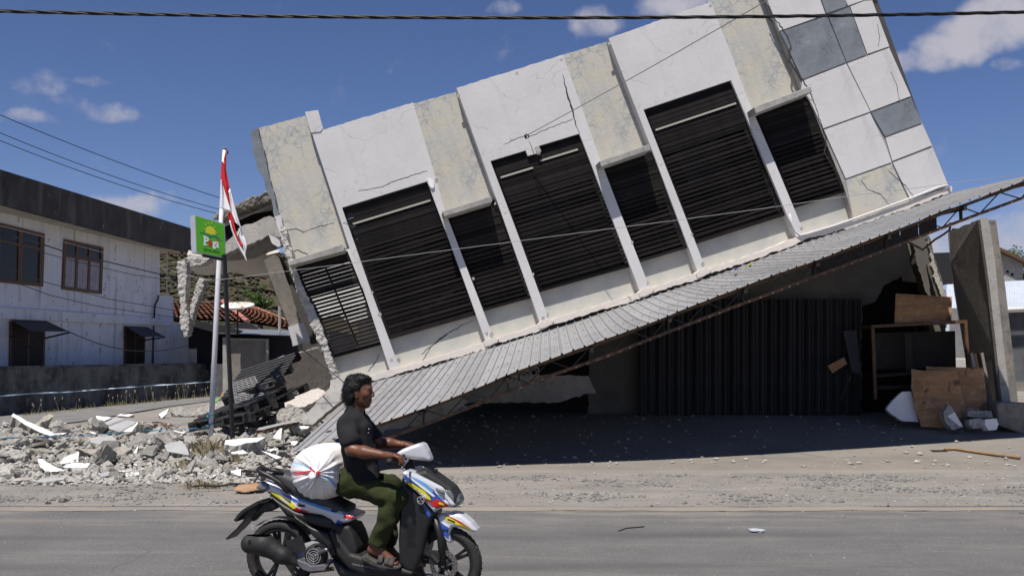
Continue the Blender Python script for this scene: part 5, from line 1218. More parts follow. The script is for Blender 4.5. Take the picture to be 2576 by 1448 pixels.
bins = defaultdict(list)
for q in todo: bins[(q[2], q[3])].append(q)
ORD = ['nearest', 'second nearest', 'third nearest', 'fourth nearest', 'fifth nearest', 'sixth nearest', 'seventh nearest', 'eighth nearest', 'ninth nearest', 'tenth nearest', 'eleventh nearest', 'twelfth nearest', 'thirteenth nearest', 'fourteenth nearest', 'fifteenth nearest', 'sixteenth nearest', 'seventeenth nearest', 'eighteenth nearest', 'nineteenth nearest', 'twentieth nearest', 'twenty-first nearest', 'twenty-second nearest', 'twenty-third nearest', 'twenty-fourth nearest']
for (lk, wh), L_ in bins.items():
    L_.sort(key=lambda q: q[4])
    for i, q in enumerate(L_):
        lab = lk + ' ' + wh if len(L_) == 1 else lk + ', ' + ORD[min(i, 23)] + ' ' + wh
        tag(q[0], lab, q[1].replace('_', ' '), q[1].replace('_', ' ') + 's in the rubble heap')
# small bits joined
V, F = [], []; rnd = random.Random(33)
for _ in range(5200):
    u = rnd.uniform(-40, 790); v = rnd.uniform(1050, 1222); p = hit(u, v) if _ % 2 == 0 else Vector((rnd.uniform(-9.5, -3.0), 13.2 + 3 * rnd.random() ** 1.5, 0))
    if p.x > -2.6 or p.y > 25: continue
    if _ % 2: p.z = top_h(p.x, p.y)
    s = .010 + .06 * rnd.random() ** 1.7; k = len(V); a = rnd.random() * 6.28
    for q in [(1, 0, -.2), (0, 1, .1), (-1, .1, -.1), (0, -1, .1), (.2, 0, .8), (0, 0, -.6)]:
        w = [q[i] * s * rnd.uniform(.5, 1.2) for i in range(3)]; V.append((p.x + w[0] * math.cos(a) - w[1] * math.sin(a), p.y + w[0] * math.sin(a) + w[1] * math.cos(a), p.z + .4 * s + w[2]))
    for i in range(4): F.append([k + i, k + (i + 1) % 4, k + 4]); F.append([k + (i + 1) % 4, k + i, k + 5])
tag(mk('rubble_bits', V, F, MT['rubble'], fixn=False, origin=Vector((-5, 16, 0))), kind='stuff')
# hand-placed slabs and blocks: px outline of the top face, its tilt, thickness
def ZA(x, y): return (.1824 * x, 992.4 + .1824 * y)
def ZB(x, y): return (402.3 + .1824 * x, 925.4 + .1824 * y)
def rslab(name, poly, n, th, top, side, label, cat, seed=1, lift=.10, amp=.8, group=None):
    p = rough(poly, 6, amp, seed); lowv = max(p, key=lambda q: q[1]); g_ = hit(*lowv)
    pl = Plane(at(lowv[0], lowv[1], g_.y) + Vector((0, 0, lift * 1.35 + .03)), n)
    f = [pl.pt(u, v) for u, v in p]; N_ = len(f); rn = random.Random(seed)
    mid = [q - pl.n * th * .5 + Vector((rn.uniform(-1, 1), rn.uniform(-1, 1), rn.uniform(-1, 1))) * th * .25 for q in f]
    b = [q - pl.n * th + Vector((rn.uniform(-1, 1), rn.uniform(-1, 1), rn.uniform(-1, 1))) * th * .25 for q in f]
    fs = [list(range(N_)), list(range(3 * N_ - 1, 2 * N_ - 1, -1))]; mi = [1, 0]
    for a in (0, N_):
        for i in range(N_): fs.append([a + i, a + i + N_, a + (i + 1) % N_ + N_, a + (i + 1) % N_]); mi.append(0)
    o = mk(name, f + mid + b, fs, None, mats=[MT[side], MT[top]], midx=mi)
    if top == side and name in ('big_lump', 'debris_mass'): crumble(o, .025, .08, .10)
    elif name == 'big_lump':
        o.data.materials[1] = MT[side]; crumble(o, .025, .06, .10)
    return tag(o, label, cat, group)
up = lambda x, y: (x, y, 1)
rslab('fallen_beam', [ZA(*p) for p in [(185,255),(400,375),(640,480),(780,545),(690,562),(560,520),(330,400),(160,285)]], up(.10,-.45), .30, 'rubwhite', 'rubble2', 'long white-topped concrete beam tilted up at the far left of the rubble', 'beam', 1, .12)
rslab('floor_slab', [ZA(*p) for p in [(1380,420),(1600,305),(1880,375),(1640,512)]], up(0,-.35), .14, 'rubgrey', 'rubble', 'flat grey slab with a rough edge lying left of the rusty bars', 'slab', 2, .1)
rslab('white_plate', [ZA(*p) for p in [(1640,512),(1880,375),(1905,388),(1800,520)]], up(0,-.35), .12, 'rubwhite', 'rubble', 'white strip of slab against the rusty bars', 'slab', 3, .1)
rslab('white_plate', [ZA(*p) for p in [(1325,288),(1540,312),(1400,372),(1350,362)]], up(0,-.4), .08, 'rubwhite', 'rubble', 'thin white plate behind the flat grey slab', 'slab', 4, .1)
rslab('white_plate', [ZA(*p) for p in [(1595,290),(1660,264),(1850,268),(1780,298)]], up(0,-.3), .08, 'rubwhite', 'rubble', 'long thin white plate at the back of the heap', 'slab', 5, .1)
rslab('white_plate', [ZA(*p) for p in [(520,885),(585,880),(700,960),(895,1045),(760,1052),(650,1062),(560,1000)]], up(-.1,-.75), .07, 'rubwhite', 'rubble', 'pointed white plaster plate at the front left of the heap', 'slab', 6, .08)
rslab('white_plate', [ZA(*p) for p in [(820,950),(880,868),(1088,778),(1082,920)]], up(.1,-1.0), .06, 'rubwhite', 'rubble', 'upright white plaster plate leaning back in the front left of the heap', 'slab', 7, .1)
rslab('white_plate', [ZA(*p) for p in [(860,992),(990,935),(1245,942),(1200,1000),(1000,1004)]], up(0,-.3), .07, 'rubwhite', 'rubble', 'flat white plate in front of the upright plate', 'slab', 8, .1)
rslab('white_plate', [ZA(*p) for p in [(2188,268),(2330,188),(2300,260),(2228,322)]], up(.4,-1), .08, 'rubwhite', 'rubble', 'tilted white plate at the back of the heap nearest the flagpole', 'slab', 9, .12)
rslab('wall_slab', [ZA(*p) for p in [(1855,655),(2050,520),(2230,428),(2180,520),(2050,590)]], up(.35,-.6), .20, 'rubgrey', 'rubble', 'grey slab leaning up against the heap under the low tape', 'slab', 10, .12)
rslab('wall_slab', [ZA(*p) for p in [(1215,590),(1560,560),(1580,610),(1660,650),(1420,690),(1260,660)]], up(0,-.3), .12, 'rubgrey', 'rubble', 'broad pale slab in the middle of the heap under the low tape', 'slab', 11, .1)
rslab('wall_slab', [ZA(*p) for p in [(1060,735),(1320,745),(1500,760),(1700,700),(1820,740),(1700,820),(1500,845),(1240,815)]], up(0,-1.2), .16, 'rubble2', 'rubble', 'long beige slab edge tilted to the front of the heap', 'slab', 12, .12)
rslab('flat_slab', [ZA(*p) for p in [(460,1188),(620,1150),(900,1132),(880,1165),(560,1205)]], up(0,-.2), .07, 'rubgrey', 'rubble', 'thin grey slab lying alone on the dirt before the heap', 'slab', 13, .06)
rslab('flat_slab', [ZA(*p) for p in [(145,1172),(180,1150),(412,1140),(415,1168),(200,1185)]], up(0,-.3), .10, 'rubble2', 'rubble', 'pale concrete bar lying before the heap at the far left', 'slab', 14, .09)
rslab('big_lump', [ZA(*p) for p in [(-60,760),(120,770),(365,760),(370,840),(240,880),(0,890),(-60,880)]], up(0,-.9), .4, 'rubble', 'rubble', 'massive grey lump of concrete at the left edge of the heap', 'concrete lump', 15, .1)
rslab('big_lump', [ZA(*p) for p in [(-60,600),(120,545),(275,510),(410,600),(250,640),(60,680),(-60,690)]], up(.1,-.5), .28, 'rubble2', 'rubble', 'broad tilted concrete lump beneath the white-topped beam', 'concrete lump', 16, .12)
rslab('big_lump', [ZA(*p) for p in [(-40,960),(140,955),(300,1010),(290,1080),(120,1095),(-40,1080)]], up(0,-1), .3, 'rubble2', 'rubble', 'rounded beige lump at the bottom left corner of the heap', 'concrete lump', 17, .05)
rslab('big_lump', [ZA(*p) for p in [(1190,1000),(1300,970),(1370,1010),(1365,1085),(1220,1090)]], up(.2,-1), .22, 'rubble2', 'rubble', 'square beige block at the front of the heap', 'concrete lump', 18, .03)
rslab('big_lump', [ZA(*p) for p in [(980,1005),(1180,995),(1210,1060),(1010,1085)]], up(0,-1), .2, 'rubble2', 'rubble', 'low rounded block beside the square beige block', 'concrete lump', 19, .03)
rslab('white_slab', [ZB(*p) for p in [(905,990),(1120,968),(1450,950),(1340,1015),(1180,1030),(1050,1070),(890,1050)]], up(0,-.45), .14, 'rubwhite', 'rubble', 'large white slab with post shadows behind the black sign post', 'slab', 20, .22)
rslab('white_slab', [ZB(*p) for p in [(880,1065),(980,1075),(1110,1110),(1218,1168),(1120,1182),(1000,1180)]], up(0,-.55), .06, 'rubwhite', 'rubble', 'white triangular plate at the foot of the black sign post', 'slab', 21, .10)
rslab('white_slab', [ZB(*p) for p in [(720,860),(750,862),(770,930),(980,945),(960,965),(725,962)]], up(0,-.4), .05, 'rubwhite', 'rubble', 'thin white slab just right of the flagpole tape', 'slab', 22, .12)
rslab('wall_slab', [ZB(*p) for p in [(60,1060),(150,1020),(330,1008),(385,1120),(400,1198),(240,1170),(100,1150)]], up(-.1,-.75), .18, 'rubgrey', 'rubble', 'tilted grey slab with a pale border left of the flagpole foot', 'slab', 23, .14)
rslab('big_lump', [ZB(*p) for p in [(510,1270),(640,1240),(765,1228),(790,1290),(770,1330),(640,1345),(500,1350)]], up(.1,-.9), .3, 'rubble', 'rubble', 'blocky concrete lump lying in front of the flagpole', 'concrete lump', 24, .05)
rslab('big_lump', [ZB(*p) for p in [(1440,1090),(1420,1150),(1290,1150),(1300,1105),(1390,1080)]], up(0,-1), .2, 'rubble', 'rubble', 'grey lump in front of the large white slab', 'concrete lump', 25, .05)
rslab('big_lump', [ZB(*p) for p in [(1110,1300),(1250,1285),(1275,1330),(1230,1400),(1120,1390)]], up(.2,-1), .2, 'rubble', 'rubble', 'angular grey lump right of the sign post foot', 'concrete lump', 26, .03)
rslab('white_block', [ZB(*p) for p in [(975,1410),(1080,1395),(1152,1398),(1120,1432),(985,1440)]], up(0,-.5), .06, 'rubwhite', 'rubble', 'small white block lying in front, near the scooter tail', 'block', 27, .05)
rslab('white_block', [ZB(*p) for p in [(1690,830),(1770,808),(1790,875),(1700,890)]], up(0,-1), .16, 'rubble2', 'rubble', 'pale square block under the fallen metal panel', 'block', 28, .1)
rslab('white_block', [ZB(*p) for p in [(1555,960),(1630,850),(1685,830),(1660,985)]], up(-.5,-1), .16, 'rubwhite', 'rubble', 'upright white piece left of the pale square block', 'block', 29, .08)
rslab('white_block', [ZB(*p) for p in [(1800,815),(1900,790),(2080,785),(2030,830),(1820,838)]], up(0,-.5), .10, 'rubwhite', 'rubble', 'white strip of slab beside the edge of the canopy', 'block', 30, .12)
rslab('white_block', [ZB(*p) for p in [(1790,1010),(1880,1000),(1900,1020),(1860,1060),(1800,1055)]], up(0,-.5), .07, 'rubwhite', 'rubble', 'small white plate near the canopy corner', 'block', 31, .06)
rslab('white_block', [ZB(*p) for p in [(1130,915),(1180,885),(1290,868),(1300,895),(1200,925)]], up(0,-.4), .06, 'rubwhite', 'rubble', 'curved white flake before the large white slab', 'block', 32, .12)
rslab('white_block', [ZB(*p) for p in [(1470,1125),(1560,1105),(1580,1120),(1530,1145)]], up(0,-.4), .05, 'rubwhite', 'rubble', 'flat white flake near the canopy corner, alone on the dirt', 'block', 33, .05)
rslab('metal_panel', [ZB(*p) for p in [(1240,848),(1450,800),(1700,745),(1915,722),(1900,740),(1700,775),(1400,852)]], up(.05,-.35), .05, 'sheet', 'rust', 'grey sheet metal panel with rusty rim on the rubble below the canopy', 'metal panel', 34, .25, .2)
rslab('debris_mass', [ZB(*p) for p in [(1610,560),(1760,500),(1900,520),(2010,600),(2030,680),(1960,760),(1700,740),(1600,690)]], up(.2,-1.0), .5, 'rubble', 'rubble', 'mass of crushed concrete between the pallets and the grey triangle of wall', 'rubble', 35, .5, 1.6)
rslab('debris_mass', [ZB(*p) for p in [(130,560),(240,520),(400,545),(560,540),(720,480),(960,460),(980,520),(760,590),(560,640),(400,660),(200,640)]], up(0,-.6), .35, 'rubble', 'rubble', 'pale ridge of crushed concrete behind the flagpole', 'rubble', 36, .3, 1.6)
rslab('chunk_of_wall', [ZB(*p) for p in [(380,590),(430,548),(560,545),(570,590),(540,630),(400,630)]], up(0,-1), .2, 'rubgrey', 'rubble', 'smooth grey block sitting in the ridge behind the flagpole', 'block', 37, .3)
rslab('toppled_slab', [(694,903),(802,874),(834,958),(800,985),(733,1004)], (-.12,-1,-.36), .14, 'concd', 'concd', 'large brown-grey concrete panel leaning below the broken wing', 'panel', 38, .55, .3)
rslab('panel_cap', [(690,888),(700,880),(795,852),(808,862),(806,874),(700,904)], (-.1,-1,.5), .3, 'concd', 'rust', 'broken ledge of concrete lying along the top of the leaning panel', 'slab', 39, 1.35, .8)
rslab('loose_lump', [(695,885),(706,878),(718,882),(722,892),(706,900),(694,897)], (-.1,-1,.5), .2, 'rubwhite', 'rubble', 'pale lump perched on the ledge of the leaning panel', 'concrete lump', 40, 1.45, .8)
rslab('trash_heap', [(720,1000),(760,985),(800,975),(820,985),(800,1005),(770,1020),(720,1030),(690,1030)], (.1,-.6,1), .2, 'litterbits', 'rubble', 'strip of crumbled bits and torn litter below the leaning panel', 'litter', 41, .6, 1.5)
for i, (poly, mt, lab) in enumerate([([(668,985),(690,975),(706,970),(700,990),(680,996)], 'redscrap', 'red and pale cloth scraps caught on the pallet'), ([(671,982),(677,978),(680,986),(674,991)], 'green2', 'small green ball caught in the pallet heap'), ([(690,1005),(715,998),(730,1010),(715,1024),(695,1020)], 'cloth1', 'crumpled dusty cloth lying over the pallets'), ([(702,1016),(712,1012),(716,1020),(706,1024)], 'sackblue', 'small blue rag below the dusty cloth')]):
    rslab('scrap', poly, (.2, -1, .6), .08, mt, mt, lab, 'scrap', 50 + i, .5, 1.2)
rslab('green_scrap', [ZB(*p) for p in [(740,450),(800,415),(825,412),(800,440),(760,462)]], (0,-.6,1), .03, 'green2', 'green2', 'green plastic strip beside the flagpole', 'scrap', 55, .2, .4)
rslab('card_scrap', [ZB(*p) for p in [(832,405),(850,338),(915,335),(905,400)]], (-.2,-1,.3), .03, 'card', 'card', 'brown cardboard flap next to the wire rack', 'scrap', 56, .35, .4)
rslab('card_scrap', [(588,1231),(600,1218),(640,1213),(668,1216),(660,1228),(620,1236)], (0,-.2,1), .012, 'card', 'card', 'flat brown cardboard piece under the rear of the scooter', 'scrap', 57, .03, .8)
# rusty angle bars
RB = thing('rusty_bars', hit(*ZA(2100, 440)), 'bundle of rusty brown steel bars lying on the heap', 'steel bars')
for a, b in (((1900,395),(2190,380)), ((1860,430),(2160,418)), ((1870,455),(2150,440)), ((2200,385),(2440,445)), ((2220,440),(2380,480)), ((2230,410),(2420,470))):
    p, q = hit(*ZA(*a)) + Vector((0, 0, .2)), hit(*ZA(*b)) + Vector((0, 0, .2)); q.y = p.y + (q.y - p.y) * .3; p = at(*ZA(*a), p.y); q = at(*ZA(*b), q.y); mk('bar', *bar_vf(p, q, .05, .05), MT['rust'], RB)
# pallets: deck boards > blocks, runners
def pallet(label, c, rot, group='black plastic pallets in the rubble'):
    T = thing('plastic_pallet', c, label, 'pallet', group, rot)
    L = 1.15
    def put_(name, vf): return mk(name, *vf, MT['pallet'], T, local=True)
    for k in range(9): put_('deck_board', box_vf((0, -L / 2 + .06 + k * (L - .12) / 8, .135), L, .075, .02))
    for i in (-1, 0, 1):
        for j in (-1, 0, 1): put_('pallet_block', box_vf((i * (L / 2 - .08), j * (L / 2 - .08), .07), .15, .14, .11))
        put_('runner', box_vf((0, i * (L / 2 - .08), .01), L, .12, .02)); put_('cross_runner', box_vf((i * (L / 2 - .08), 0, .115), .10, L, .018))
    return T
pallet('lowest black plastic pallet, lying tilted in the rubble right of the flagpole', at(600, 1056, 16.5), (math.radians(8), math.radians(-9), math.radians(-16)))
pallet('middle black plastic pallet, stacked crooked on the lowest one', at(612, 1033, 16.7), (math.radians(12), math.radians(-15), math.radians(-18)))
pallet('highest black plastic pallet, tilted beside the leaning concrete panel', at(664, 958, 17.5), (math.radians(26), math.radians(-17), math.radians(-12)))
pallet('black plastic pallet half hidden under the dusty cloth', at(672, 1028, 17.2), (math.radians(15), math.radians(-18), math.radians(-25)))
WR = thing('wire_rack', at(620, 1010, 17.0), 'bent grey wire rack panel leaning on the pallets', 'rack')
qd = [(585,962),(640,946),(667,1000),(592,1013)]; rp = Plane(at(620, 985, 17.0), (-.1, -1, .7))
mk('rack_wires', *join_vf([tube_vf([rp.pt(*q4(qd, 0, i / 13)), rp.pt(*q4(qd, 1, i / 13))], .006, 4) for i in range(14)]), MT['wire'], WR)
mk('rack_bars', *join_vf([tube_vf([rp.pt(*q4(qd, i / 5, 0), -.01), rp.pt(*q4(qd, i / 5, 1), -.01)], .007, 4) for i in range(6)]), MT['wire'], WR)
# rebar and twigs by the verge
for i, (px, lab) in enumerate([([(484,1237),(560,1234),(640,1229),(720,1226)], 'longest reinforcing bar lying nearest the road'), ([(600,1192),(680,1193),(745,1195)], 'top reinforcing bar of the bundle behind the scooter tail'), ([(612,1199),(690,1199),(745,1202)], 'second reinforcing bar of the bundle behind the scooter tail'),
        ([(618,1206),(700,1209),(745,1207)], 'third reinforcing bar of the bundle behind the scooter tail'), ([(622,1212),(690,1215),(745,1213)], 'fourth reinforcing bar of the bundle behind the scooter tail'), ([(640,1228),(660,1205),(676,1196)], 'short bar bent across the bundle of reinforcing bars')]):
    P = [hit(u, v) + Vector((0, 0, .07 + .006 * i)) for u, v in px]; P = [P[k].lerp(P[k + 1], t) + Vector((0, 0, .012 * math.sin(5 * t + i))) for k in range(len(P) - 1) for t in (0, .25, .5, .75)] + [P[-1]]
    o = mk('reinforcing_bar', *tube_vf(P, .014, 6), MT['woodd'], smooth=True); tag(o, lab, 'rebar', 'reinforcing bars lying on the verge')
def tuft(u, v, n, hgt, spread, mat, label, seed):
    rnd = random.Random(seed); b0 = hit(u, v); V, F = [], []
    for _ in range(n):
        b = b0 + Vector((rnd.gauss(0, spread * .4), rnd.gauss(0, spread * .4), -.01)); l = Vector((rnd.gauss(0, .5), rnd.gauss(0, .5), 1)).normalized() * hgt * rnd.uniform(.4, 1); w = .006; k = len(V)
        V += [b + Vector((-w, 0, 0)), b + Vector((w, 0, 0)), b + l * .5 + Vector((w, 0, .02)), b + l + Vector((0, 0, -hgt * .12))]; F += [[k, k + 1, k + 2], [k, k + 2, k + 3]]
    tag(mk('dry_grass', V, F, MT[mat], fixn=False), label, 'grass tuft')
tuft(530, 1138, 130, .38, .35, 'drygrass', 'dry straw grass tuft round the foot of the flagpole', 1); tuft(480, 1172, 90, .16, .35, 'drygrass', 'low dry grass in the rubble left of the blocky lump', 2); tuft(583, 1158, 50, .2, .2, 'drygrass', 'dry grass at the foot of the sign post', 3)
tuft(510, 1226, 110, .16, .3, 'drygrass', 'dry straw lying among the reinforcing bars', 4)
# road litter
def lit_(name, px, Y, mat, label, cat, r=.012):
    P = [hit(u, v) + Vector((0, 0, .012)) for u, v in px]; o = mk(name, *tube_vf(P, r, 5), MT[mat], smooth=True); tag(o, label, cat)
lit_('road_twig', [(1556,1337),(1575,1330),(1600,1328),(1620,1326)], 0, 'woodd', 'thin dark twig lying on the asphalt right of the scooter', 'twig', .006)
o = rslab('paper_litter', [(1880,1328),(1895,1327),(1915,1329),(1925,1331),(1912,1334),(1890,1332)], (0,-.2,1), .015, 'signgrey', 'signgrey', 'pale grey paper litter lying on the asphalt', 'litter', 61, .02, .5)
rslab('orange_litter', [(1240,990)], up(0,0), .01, 'card', 'card', '', '', 1) if False else None
for i, (u, v, s, lab) in enumerate([(617,1290,.045,'grey stone on the asphalt behind the rear wheel'), (875,1330,.03,'pale stone on the asphalt behind the rider leg'), (1655,1140,.0,''), (2120,1300,.03,'stone on the asphalt nearest the verge at the right'), (2570,1292,.035,'stone on the asphalt at the right edge'), (1390,1285,.03,'stone at the road edge in front of the scooter'), (65,1218,.05,'pale flat stone on the verge at the far left'), (435,1192,.10,'lone pale lump on the dirt before the heap'), (268,1196,.14,'dark rough lump at the end of the thin grey slab'), (120,1266,.05,'brown stone at the road edge at the far left'), (160,1262,.06,'brown stone beside another at the road edge, left'), (2325,1116,.0,''), (1770,1170,.0,''), (2330,1182,.06,'pale stone on the lit concrete right of centre')]):
    if s == 0: continue
    p = hit(u, v); o = bpy.data.objects.new('loose_stone', CH[i % 9][0]); COL.objects.link(o); o.location = p + Vector((0, 0, s * .35)); o.scale = (s, s, s); o.rotation_euler = (0, 0, i * 1.3); tag(o, lab, 'stone')
# chips scattered in the canopy shade
V, F = [], []; rnd = random.Random(44)
for _ in range(900):
    x = rnd.uniform(-1.5, 8.5); y = rnd.uniform(14.6, 19.3); s = .012 + .05 * rnd.random() ** 4; z = ground_h(x, y) + .03; k = len(V); a = rnd.random() * 6.28
    for q in [(1, 0, 0), (0, 1, .1), (-1, .1, 0), (0, -1, .1), (.2, 0, .6), (0, 0, -.4)]:
        w = [q[i] * s * rnd.uniform(.5, 1.2) for i in range(3)]; V.append((x + w[0] * math.cos(a) - w[1] * math.sin(a), y + w[0] * math.sin(a) + w[1] * math.cos(a), z + .2 * s + w[2]))
    for i in range(4): F.append([k + i, k + (i + 1) % 4, k + 4]); F.append([k + (i + 1) % 4, k + i, k + 5])
tag(mk('plaster_chips', V, F, MT['rubble'], fixn=False), kind='stuff')
# bits lying on the canopy
bpy.context.view_layer.update(); DG = bpy.context.evaluated_depsgraph_get()
def on_roof(u, v):
    d = ray(u, v).normalized(); o = CAM.copy()
    for _ in range(8):
        r = SC.ray_cast(DG, o, d)
        if not r[0]: return None
        if r[4].name.startswith('roof_sheet'): return r[1]
        o = r[1] + d * .01
for i, (u, v, s_, mt, nm, lab) in enumerate([(1868,664,.06,'yellow','scrap','yellow scrap on the canopy, left one of the two yellow scraps'), (1888,667,.06,'yellow','scrap','yellow scrap on the canopy, right one of the two yellow scraps'), (1850,676,.055,'blue','scrap','small dark blue scrap on the canopy beside the yellow scraps'), (1851,690,.06,'card','scrap','small orange-brown scrap on the canopy below the blue one'),
        (1415,806,.05,'rubwhite','plaster_chip','white plaster chip near the top of the canopy below the middle window'), (1095,915,.05,'rubwhite','plaster_chip','white plaster chip on the canopy right of the rider head'), (828,1085,.08,'rubble2','plaster_chip','pale lump on the canopy left of the rider shoulder'), (1240,905,.05,'rubwhite','plaster_chip','white plaster chip at the upper edge of the canopy near the rider'), (1330,850,.04,'rubwhite','plaster_chip','small white chip at the upper edge of the canopy under the third pillar')]):
    p = on_roof(u, v)
    if p is None: continue
    o = bpy.data.objects.new(nm, CH[i % 9][0].copy()); o.data.materials.clear(); o.data.materials.append(MT[mt]); COL.objects.link(o); o.location = p + Vector((0, 0, .014)); o.scale = (s_, s_ * .8, s_ * .45); o.rotation_euler = (0, 0, i); tag(o, lab, 'scrap' if nm == 'scrap' else 'plaster chip')
a_, b_ = on_roof(1752, 765), on_roof(1790, 742)
if a_ and b_:
    T = thing('plastic_pipe', a_, 'thin white plastic pipe with a blue end lying on the canopy', 'pipe')
    mk('tube', *tube_vf([a_ + Vector((0, 0, .04)), b_ + Vector((0, 0, .04))], .010, 6), MT['rubwhite'], T, smooth=True); mk('blue_cap', *tube_vf([a_ + Vector((-.03, -.01, .03)), a_ + Vector((.02, .01, .045))], .03, 8), MT['ltblue'], T, smooth=True)
# ================================================================== SCOOTER, RIDER, SACK
RA = at(705.4, 1390.9, 7.09); FA = at(1121.8, 1409.2, 6.84)
O = Vector((RA.x, RA.y, 0.006)); hv = Vector((FA.x - RA.x, FA.y - RA.y, 0)); WB = hv.length; hv.normalize(); PSI = math.atan2(hv.y, hv.x)
nv = Vector((hv.y, -hv.x, 0))                                   # the scooter's right side, towards the camera
BPL = Plane(O, nv)
def fx(p): return (860 + p[0] / 2.576) / 1.4913, (1690 + p[1] / 2.576) / 1.4913
def fm(p): return (900 + p[0] / 2.681) / 1.4913, (1350 + p[1] / 2.681) / 1.4913
def loc_(w, s): d = w - O; return Vector((d.dot(hv), -s, d.z))
def K(x, y, s=0.0): return loc_(BPL.pt(*fx((x, y)), s), s)
def Mm(x, y, s=0.0): return loc_(BPL.pt(*fm((x, y)), s), s)
def KP(poly, s=0.0): return [(K(x, y, s).x, K(x, y, s).z) for x, y in poly]
def MP(poly, s=0.0): return [(Mm(x, y, s).x, Mm(x, y, s).z) for x, y in poly]
BK = thing('motor_scooter', O, 'motor scooter with blue, yellow and silver stickers and black cast wheels on the road', 'scooter', rot=(0, 0, PSI))
RR = .25
AXR, AXF = Vector((0, 0, RR)), Vector((WB, 0, RR))
def lathe(prof, c, n=48):
    V, F = [], []; m = len(prof)
    for k in range(n):
        a = 2 * math.pi * k / n
        for (r, y) in prof: V.append(c + Vector((r * math.cos(a), y, r * math.sin(a))))
    for k in range(n):
        for j in range(m): F.append([k * m + j, k * m + (j + 1) % m, ((k + 1) % n) * m + (j + 1) % m, ((k + 1) % n) * m + j])
    return V, F
def loc(name, vf, mat, parent=BK, smooth=False, **kw): return mk(name, *vf, MT[mat], parent, smooth=smooth, local=True, **kw)
def wheel(c, w, label):
    wh = loc('wheel', lathe([(.183, -w * .33), (.188, -w * .42), (.178, -w * .42), (.168, -w * .2), (.168, w * .2), (.178, w * .42), (.188, w * .42), (.183, w * .33)], c), 'plastic', smooth=False); wh['label'] = label
    tp = [(.184, -w * .36), (.205, -w * .5), (.232, -w * .47), (.246, -w * .25), (RR, 0), (.246, w * .25), (.232, w * .47), (.205, w * .5), (.184, w * .36)]
    ty = loc('tyre', lathe(tp, c, 64), 'rubber', wh, True)
    gr = []
    for k in range(40):
        a = 2 * math.pi * k / 40
        for sd in (-1, 1):
            p = c + Vector((.2425 * math.cos(a), sd * w * .30, .2425 * math.sin(a))); q = c + Vector((.2505 * math.cos(a + .07), sd * w * .06, .2505 * math.sin(a + .07))); gr.append(bar_vf(p, q, .006, .004))
    loc('tread_groove', join_vf(gr), 'decalblack', wh)
    for k in range(5):
        a = 2 * math.pi * k / 5 + .5
        for da in (-.11, .11):
            d = Vector((math.cos(a + da), 0, math.sin(a + da))); d0 = Vector((math.cos(a + da * .3), 0, math.sin(a + da * .3)))
            loc('spoke', bar_vf(c + d0 * .03, c + d * .172, .022, .016, up=(0, 1, 0)), 'plastic', wh)
    loc('hub', tube_vf([c + Vector((0, -.06, 0)), c + Vector((0, .06, 0))], .042, 16), 'plastic', wh, True)
    return wh
wheel(AXR, .088, 'rear wheel with a wider tyre'); fwh = wheel(AXF, .078, 'front wheel with a drilled brake disc')
dsk = lathe([(.065, -.062), (.098, -.062), (.098, -.058), (.065, -.058)], AXF, 40); loc('brake_disc', dsk, 'disc', fwh)
loc('disc_hole', join_vf([tube_vf([AXF + Vector((r * math.cos(a), -.0635, r * math.sin(a))), AXF + Vector((r * math.cos(a), -.0615, r * math.sin(a)))], .0045, 6) for k in range(18) for r, a in ((.074, k * .349), (.089, k * .349 + .17))]), 'decalblack', fwh)
loc('disc_carrier', join_vf([bar_vf(AXF + Vector((.03 * math.cos(a), -.058, .03 * math.sin(a))), AXF + Vector((.07 * math.cos(a + .3), -.058, .07 * math.sin(a + .3))), .014, .006) for a in [k * 1.257 for k in range(5)]]), 'alloy', fwh)
loc('axle_nut', tube_vf([AXF + Vector((0, -.085, 0)), AXF + Vector((0, .085, 0))], .014, 6), 'alloy')
HH = .0085
def body(name, polys, mat, h=HH, pad=.05, label=None):
    xs_ = [p[0] for q in polys for p in q[0]]; zs_ = [p[1] for q in polys for p in q[0]]; w = max(max(abs(q[1]), abs(q[2])) for q in polys)
    S = SDF((min(xs_) - pad, -w - pad, min(zs_) - pad), (max(xs_) + pad, w + pad, max(zs_) + pad), h)
    for q in polys: S.plate(q[0], q[1], q[2], *q[3:])
    o = snet_obj(name, S, MT[mat], BK)
    if label: o['label'] = label
    return o
def tap(x0, x1, a, b): # half-width inset growing from a at x0 to b at x1
    return lambda x, z: a + (b - a) * np.clip((x - x0) / (x1 - x0), 0, 1)
xk = lambda k: K(k, 500).x
tail = body('tail_cowl', [(KP([(262,345),(300,302),(345,290),(420,330),(640,440),(900,522),(1130,590),(1224,624),(1200,665),(1150,690),(1030,714),(985,662),(900,620),(760,602),(600,588),(440,475),(330,408)], .1), -.125, .125, .03, 0, 'u', tap(xk(262), xk(1000), .07, 0))], 'silver', label='silver tail cowl with yellow, red and blue stickers')
body('under_cowl', [(KP([(345,415),(640,585),(980,640),(1035,715),(1150,690),(1165,730),(1050,770),(960,770),(800,735),(640,660),(540,640),(430,500)], .1), -.095, .095, .03)], 'plastic')
body('seat', [(KP([(385,218),(430,200),(520,205),(640,250),(800,350),(1000,470),(1140,545),(1135,598),(900,528),(650,440),(520,362)], .08), -.125, .125, .045, 0, 'u', tap(xk(380), xk(800), .04, 0))], 'seat')
loc('grab_rail', join_vf([tube_vf([K(570,400,s), K(480,300,s), K(380,240,s), K(300,205,s), K(284,180,s * .8), K(300,164,s * .5), K(320,160,0)], .017, 8) for s in (.115, -.115)]), 'plastic', BK, True)
for s in (.09, -.09): loc('rail_strut', tube_vf([K(330,165,s), K(420,185,s), K(520,215,s)], .013, 6), 'plastic', BK, True)
